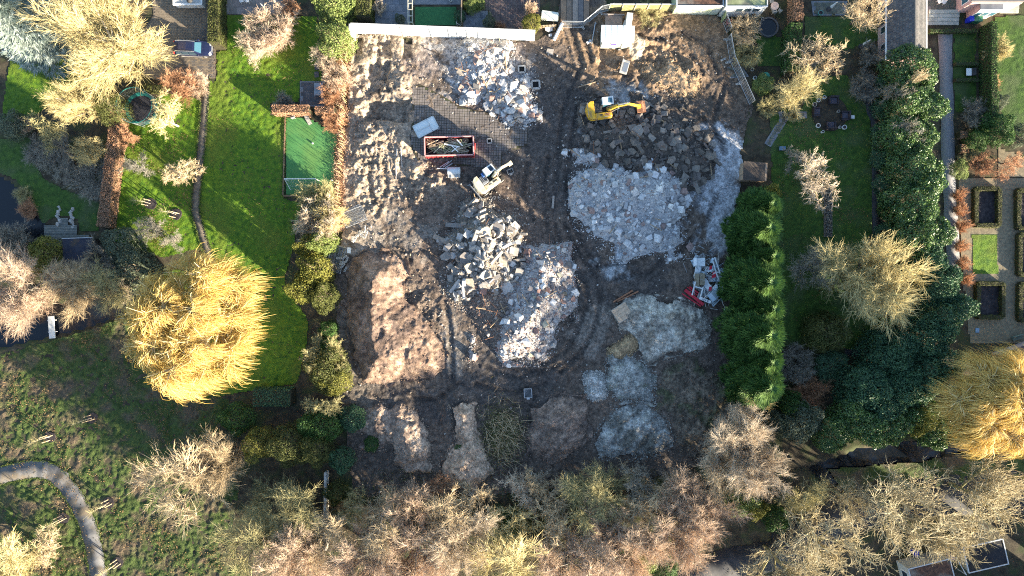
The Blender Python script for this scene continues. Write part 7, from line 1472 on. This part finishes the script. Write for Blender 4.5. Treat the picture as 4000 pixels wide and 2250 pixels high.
p = W(2945, 672, 1.2); t = thing('lean_to_shed', 'small brown lean-to shed at the top of the cypress row', 'shed', (p.x, p.y, 0), R(-3)); B().box((0, 0, .8), (3.0, 2.2, 1.6)).build('wall', M('brown_shed_wall', (.28, .2, .14), (.38, .28, .2), 3, .85), t); B().box((0, 0, 1.68), (3.2, 2.4, .1), Matrix.Rotation(.1, 3, 'Y')).build('roof', M('brown_felt', (.06, .048, .042), (.1, .08, .065), 1, .85), t); B().box((-1.52, 0, .8), (.05, .8, 1.5)).build('door', M('tan_door', (.35, .25, .17)), t)
p = W(3150, 830); t = thing('raised_bed', 'long narrow raised flower bed on the right lawn', 'flower bed', (W(3232, 830).x, p.y, 0)); hl = 6.4 / 2
for x in (-.5, .5): B().box((x, 0, .12), (.06, hl * 2, .24)).build('edge_board', M('bed_board', (.14, .12, .1), (.2, .18, .15), 3, .85), t)
for y in (-hl, hl): B().box((0, y, .12), (.95, .06, .24)).build('edge_board', MATS['bed_board'], t)
B().box((0, 0, .1), (.95, hl * 2 - .06, .16)).build('bed_soil', M('bed_soil', 0), t)
r2 = np.random.default_rng(8); n = 1500; Pn = np.stack([r2.uniform(-.45, .45, n), r2.uniform(-hl, hl, n), .2 + r2.random(n) * .25], 1); V, F = leaf_quads(Pn, np.tile([0, 0, 1.], (n, 1)), .13, r2, 1.0); tag(link('bedding_plants', mk('bedding_plants', V, F, FOL['grey']), t), kind='stuff')
t = thing('garden_trolley', 'small blue-grey garden trolley beside the stepping path', 'trolley', W(3052, 582)); B().box((0, 0, .35), (.75, .5, .3)).build('tray', M('trolley_blue', (.12, .2, .3)), t)
for x in (-.3, .3): B().cyl((x, -.28, .15), (x, -.22, .15), .15, 10).build('wheel', m_tyre, t); B().cyl((x, .22, .15), (x, .28, .15), .15, 10).build('wheel', m_tyre, t)
t = thing('raised_pond', 'dark round raised pond in the shady garden', 'pond', W(2998, 110)); B().ring((0, 0, 0), 1.3, .2, .45, 28).build('rim', M('dark_stone', (.07, .07, .075), (.1, .1, .1), 3, .85), t); B().cyl((0, 0, .1), (0, 0, .3), 1.1, 24).build('water_surface', m_water, t)
# leaf litter under the wood and undergrowth blades on the meadow
r2 = np.random.default_rng(12); n = 30000; X = r2.uniform(950, 3100, n); Y = r2.uniform(1830, 2290, n); q = r2.random(n) < np.clip(.35 + 1.6 * fbm(X * S, Y * S, 4, 3, 60), 0, 1); X = X[q]; Y = Y[q]; n = len(X)
Pn = np.stack([(X - 2000) * S, (1125 - Y) * S, .12 + r2.random(n) * .3], 1); V, F = leaf_quads(Pn, np.tile([0, 0, 1.], (n, 1)), .15, r2, 1.0); tag(link('undergrowth', mk('undergrowth', V, F, M('undergrowth_leaf', (.06, .055, .02), (.16, .12, .05), .5, .8, rand='island', c3=(.05, .10, .025), scale3=.25))), kind='stuff')

# houses of the street beyond the bottom right corner and trees beyond the right edge
def street_house(label, px, py, rz, w, d, h, rd):
    p = W(px, py); t = thing('terraced_house', label, 'house', p, rz, 'houses across the street'); m_bw = M('house_brick', (.26, .15, .11), (.34, .2, .15), 2, .9)
    B().add([(-w / 2, -d / 2, 0), (w / 2, -d / 2, 0), (w / 2, d / 2, 0), (-w / 2, d / 2, 0), (-w / 2, -d / 2, h), (w / 2, -d / 2, h), (w / 2, d / 2, h), (-w / 2, d / 2, h), (-w / 2, 0, rd - .1), (w / 2, 0, rd - .1)], [(3, 2, 1, 0), (0, 1, 5, 4), (2, 3, 7, 6), (1, 2, 6, 9, 5), (3, 0, 4, 8, 7)]).build('wall', m_bw, t)
    for s_ in (-1, 1): B().add([(-w / 2 - .2, s_ * (d / 2 + .3), h - .1), (w / 2 + .2, s_ * (d / 2 + .3), h - .1), (w / 2 + .2, 0, rd), (-w / 2 - .2, 0, rd), (-w / 2 - .2, s_ * (d / 2 + .3), h - .25), (w / 2 + .2, s_ * (d / 2 + .3), h - .25), (w / 2 + .2, 0, rd - .15), (-w / 2 - .2, 0, rd - .15)], [(0, 1, 2, 3), (7, 6, 5, 4), (0, 4, 5, 1), (1, 5, 6, 2), (3, 7, 4, 0)]).build('roof', M('house_roof', 0), t)
    B().box((w * .3, .4, rd + .2), (.6, .6, 1.2)).build('chimney', m_bw, t)
    for x in np.arange(-w / 2 + 1.2, w / 2 - .5, 2.2):
        for z in (1.5, 4.2):
            for s_ in (-1, 1): f = B().box((x, s_ * d / 2, z), (1.2, .12, 1.3)).build('window', m_wht, t); B().box((x, s_ * (d / 2 + .03), z), (1.0, .1, 1.1)).build('pane', m_glass, f)
street_house('terraced brick house beyond the bottom right, nearest the outbuildings', 4050, 2480, R(14), 11, 8, 5.4, 9.2)
street_house('terraced brick house beyond the bottom edge, left of its neighbour', 3650, 2560, R(14), 11, 8, 5.4, 9.2)
street_house('terraced brick house beyond the right edge below the willow', 4330, 2120, R(100), 12, 8, 5.4, 9.0)

# fallen leaves on the lawns, grass creeping over the path edges
def leaves_on(name, polys, n, mat, size, z0, seed, clump=.25):
    r2 = np.random.default_rng(seed); out = []
    for poly in polys:
        pw = wp(poly); xs = [p[0] for p in pw]; ys = [p[1] for p in pw]; X = r2.uniform(min(xs), max(xs), n); Y = r2.uniform(min(ys), max(ys), n)
        q = inpoly(X, Y, pw) & (r2.random(n) < np.clip(clump + 1.8 * fbm(X, Y, 3, 4, seed, .7), 0, 1)); out.append(np.stack([X[q], Y[q], z0 + .05 * r2.random(q.sum())], 1))
    Pn = np.concatenate(out); V, F = leaf_quads(Pn, np.tile([0, 0, 1.], (len(Pn), 1)), size, r2, .5); tag(link(name, mk(name, V, F, mat)), kind='stuff')
leaves_on('fallen_leaves', [[(885, 60), (1240, 62), (1260, 320), (1100, 450), (1110, 770), (1180, 800), (1150, 1500), (820, 1040), (770, 830), (810, 312)], [(480, 420), (790, 390), (755, 830), (640, 1010), (440, 940)], [(3030, 460), (3400, 450), (3400, 900), (3400, 1360), (3050, 1350)]], 9000, M('dead_leaf', (.12, .075, .035), (.26, .17, .085), 2, .85, rand='island'), .13, .12, 70, .06)
leaves_on('fallen_leaves', [[(0, 1400), (540, 1240), (900, 1600), (950, 1850), (950, 2250), (0, 2250)]], 26000, M('dead_leaf', 0), .15, .17, 71, .12)
def path_grass(name, pts_px, width, n, seed):
    r2 = np.random.default_rng(seed); pl = [np.array(W2(*p)) for p in pts_px]; Ls = np.array([np.linalg.norm(b - a) for a, b in zip(pl[:-1], pl[1:])]); k = r2.choice(len(Ls), n, p=Ls / Ls.sum()); u = r2.random(n)[:, None]; A = np.array(pl)[k]; Bq = np.array(pl)[k + 1]; d = nrm(Bq - A); nn = np.stack([-d[:, 1], d[:, 0]], 1); s_ = r2.choice([-1, 1], n)[:, None]
    pos = A + (Bq - A) * u + nn * s_ * (width / 2 + .03 + .09 * r2.normal(size=(n, 1))); V, F = leaf_quads(np.concatenate([pos, np.full((n, 1), .18)], 1), np.tile([0, 0, 1.], (n, 1)), .16, r2, 1.0, .4); tag(link(name, mk(name, V, F, M('edge_grass', (.04, .07, .015), (.11, .15, .035), 1, .85, rand='island'))), kind='stuff')
path_grass('path_edge_grass', [(-80, 1885), (0, 1858), (70, 1842), (130, 1832), (180, 1836), (215, 1850), (285, 1925), (335, 2020), (365, 2120), (385, 2230), (395, 2320)], 2.2, 4500, 5)
path_grass('path_edge_grass', [(805, 300), (800, 420), (785, 600), (768, 760), (766, 830), (795, 930), (830, 1030)], 1.05, 2600, 6)
path_grass('path_edge_grass', [(1116, 452), (1107, 766), (1300, 766)], .2, 1200, 7)
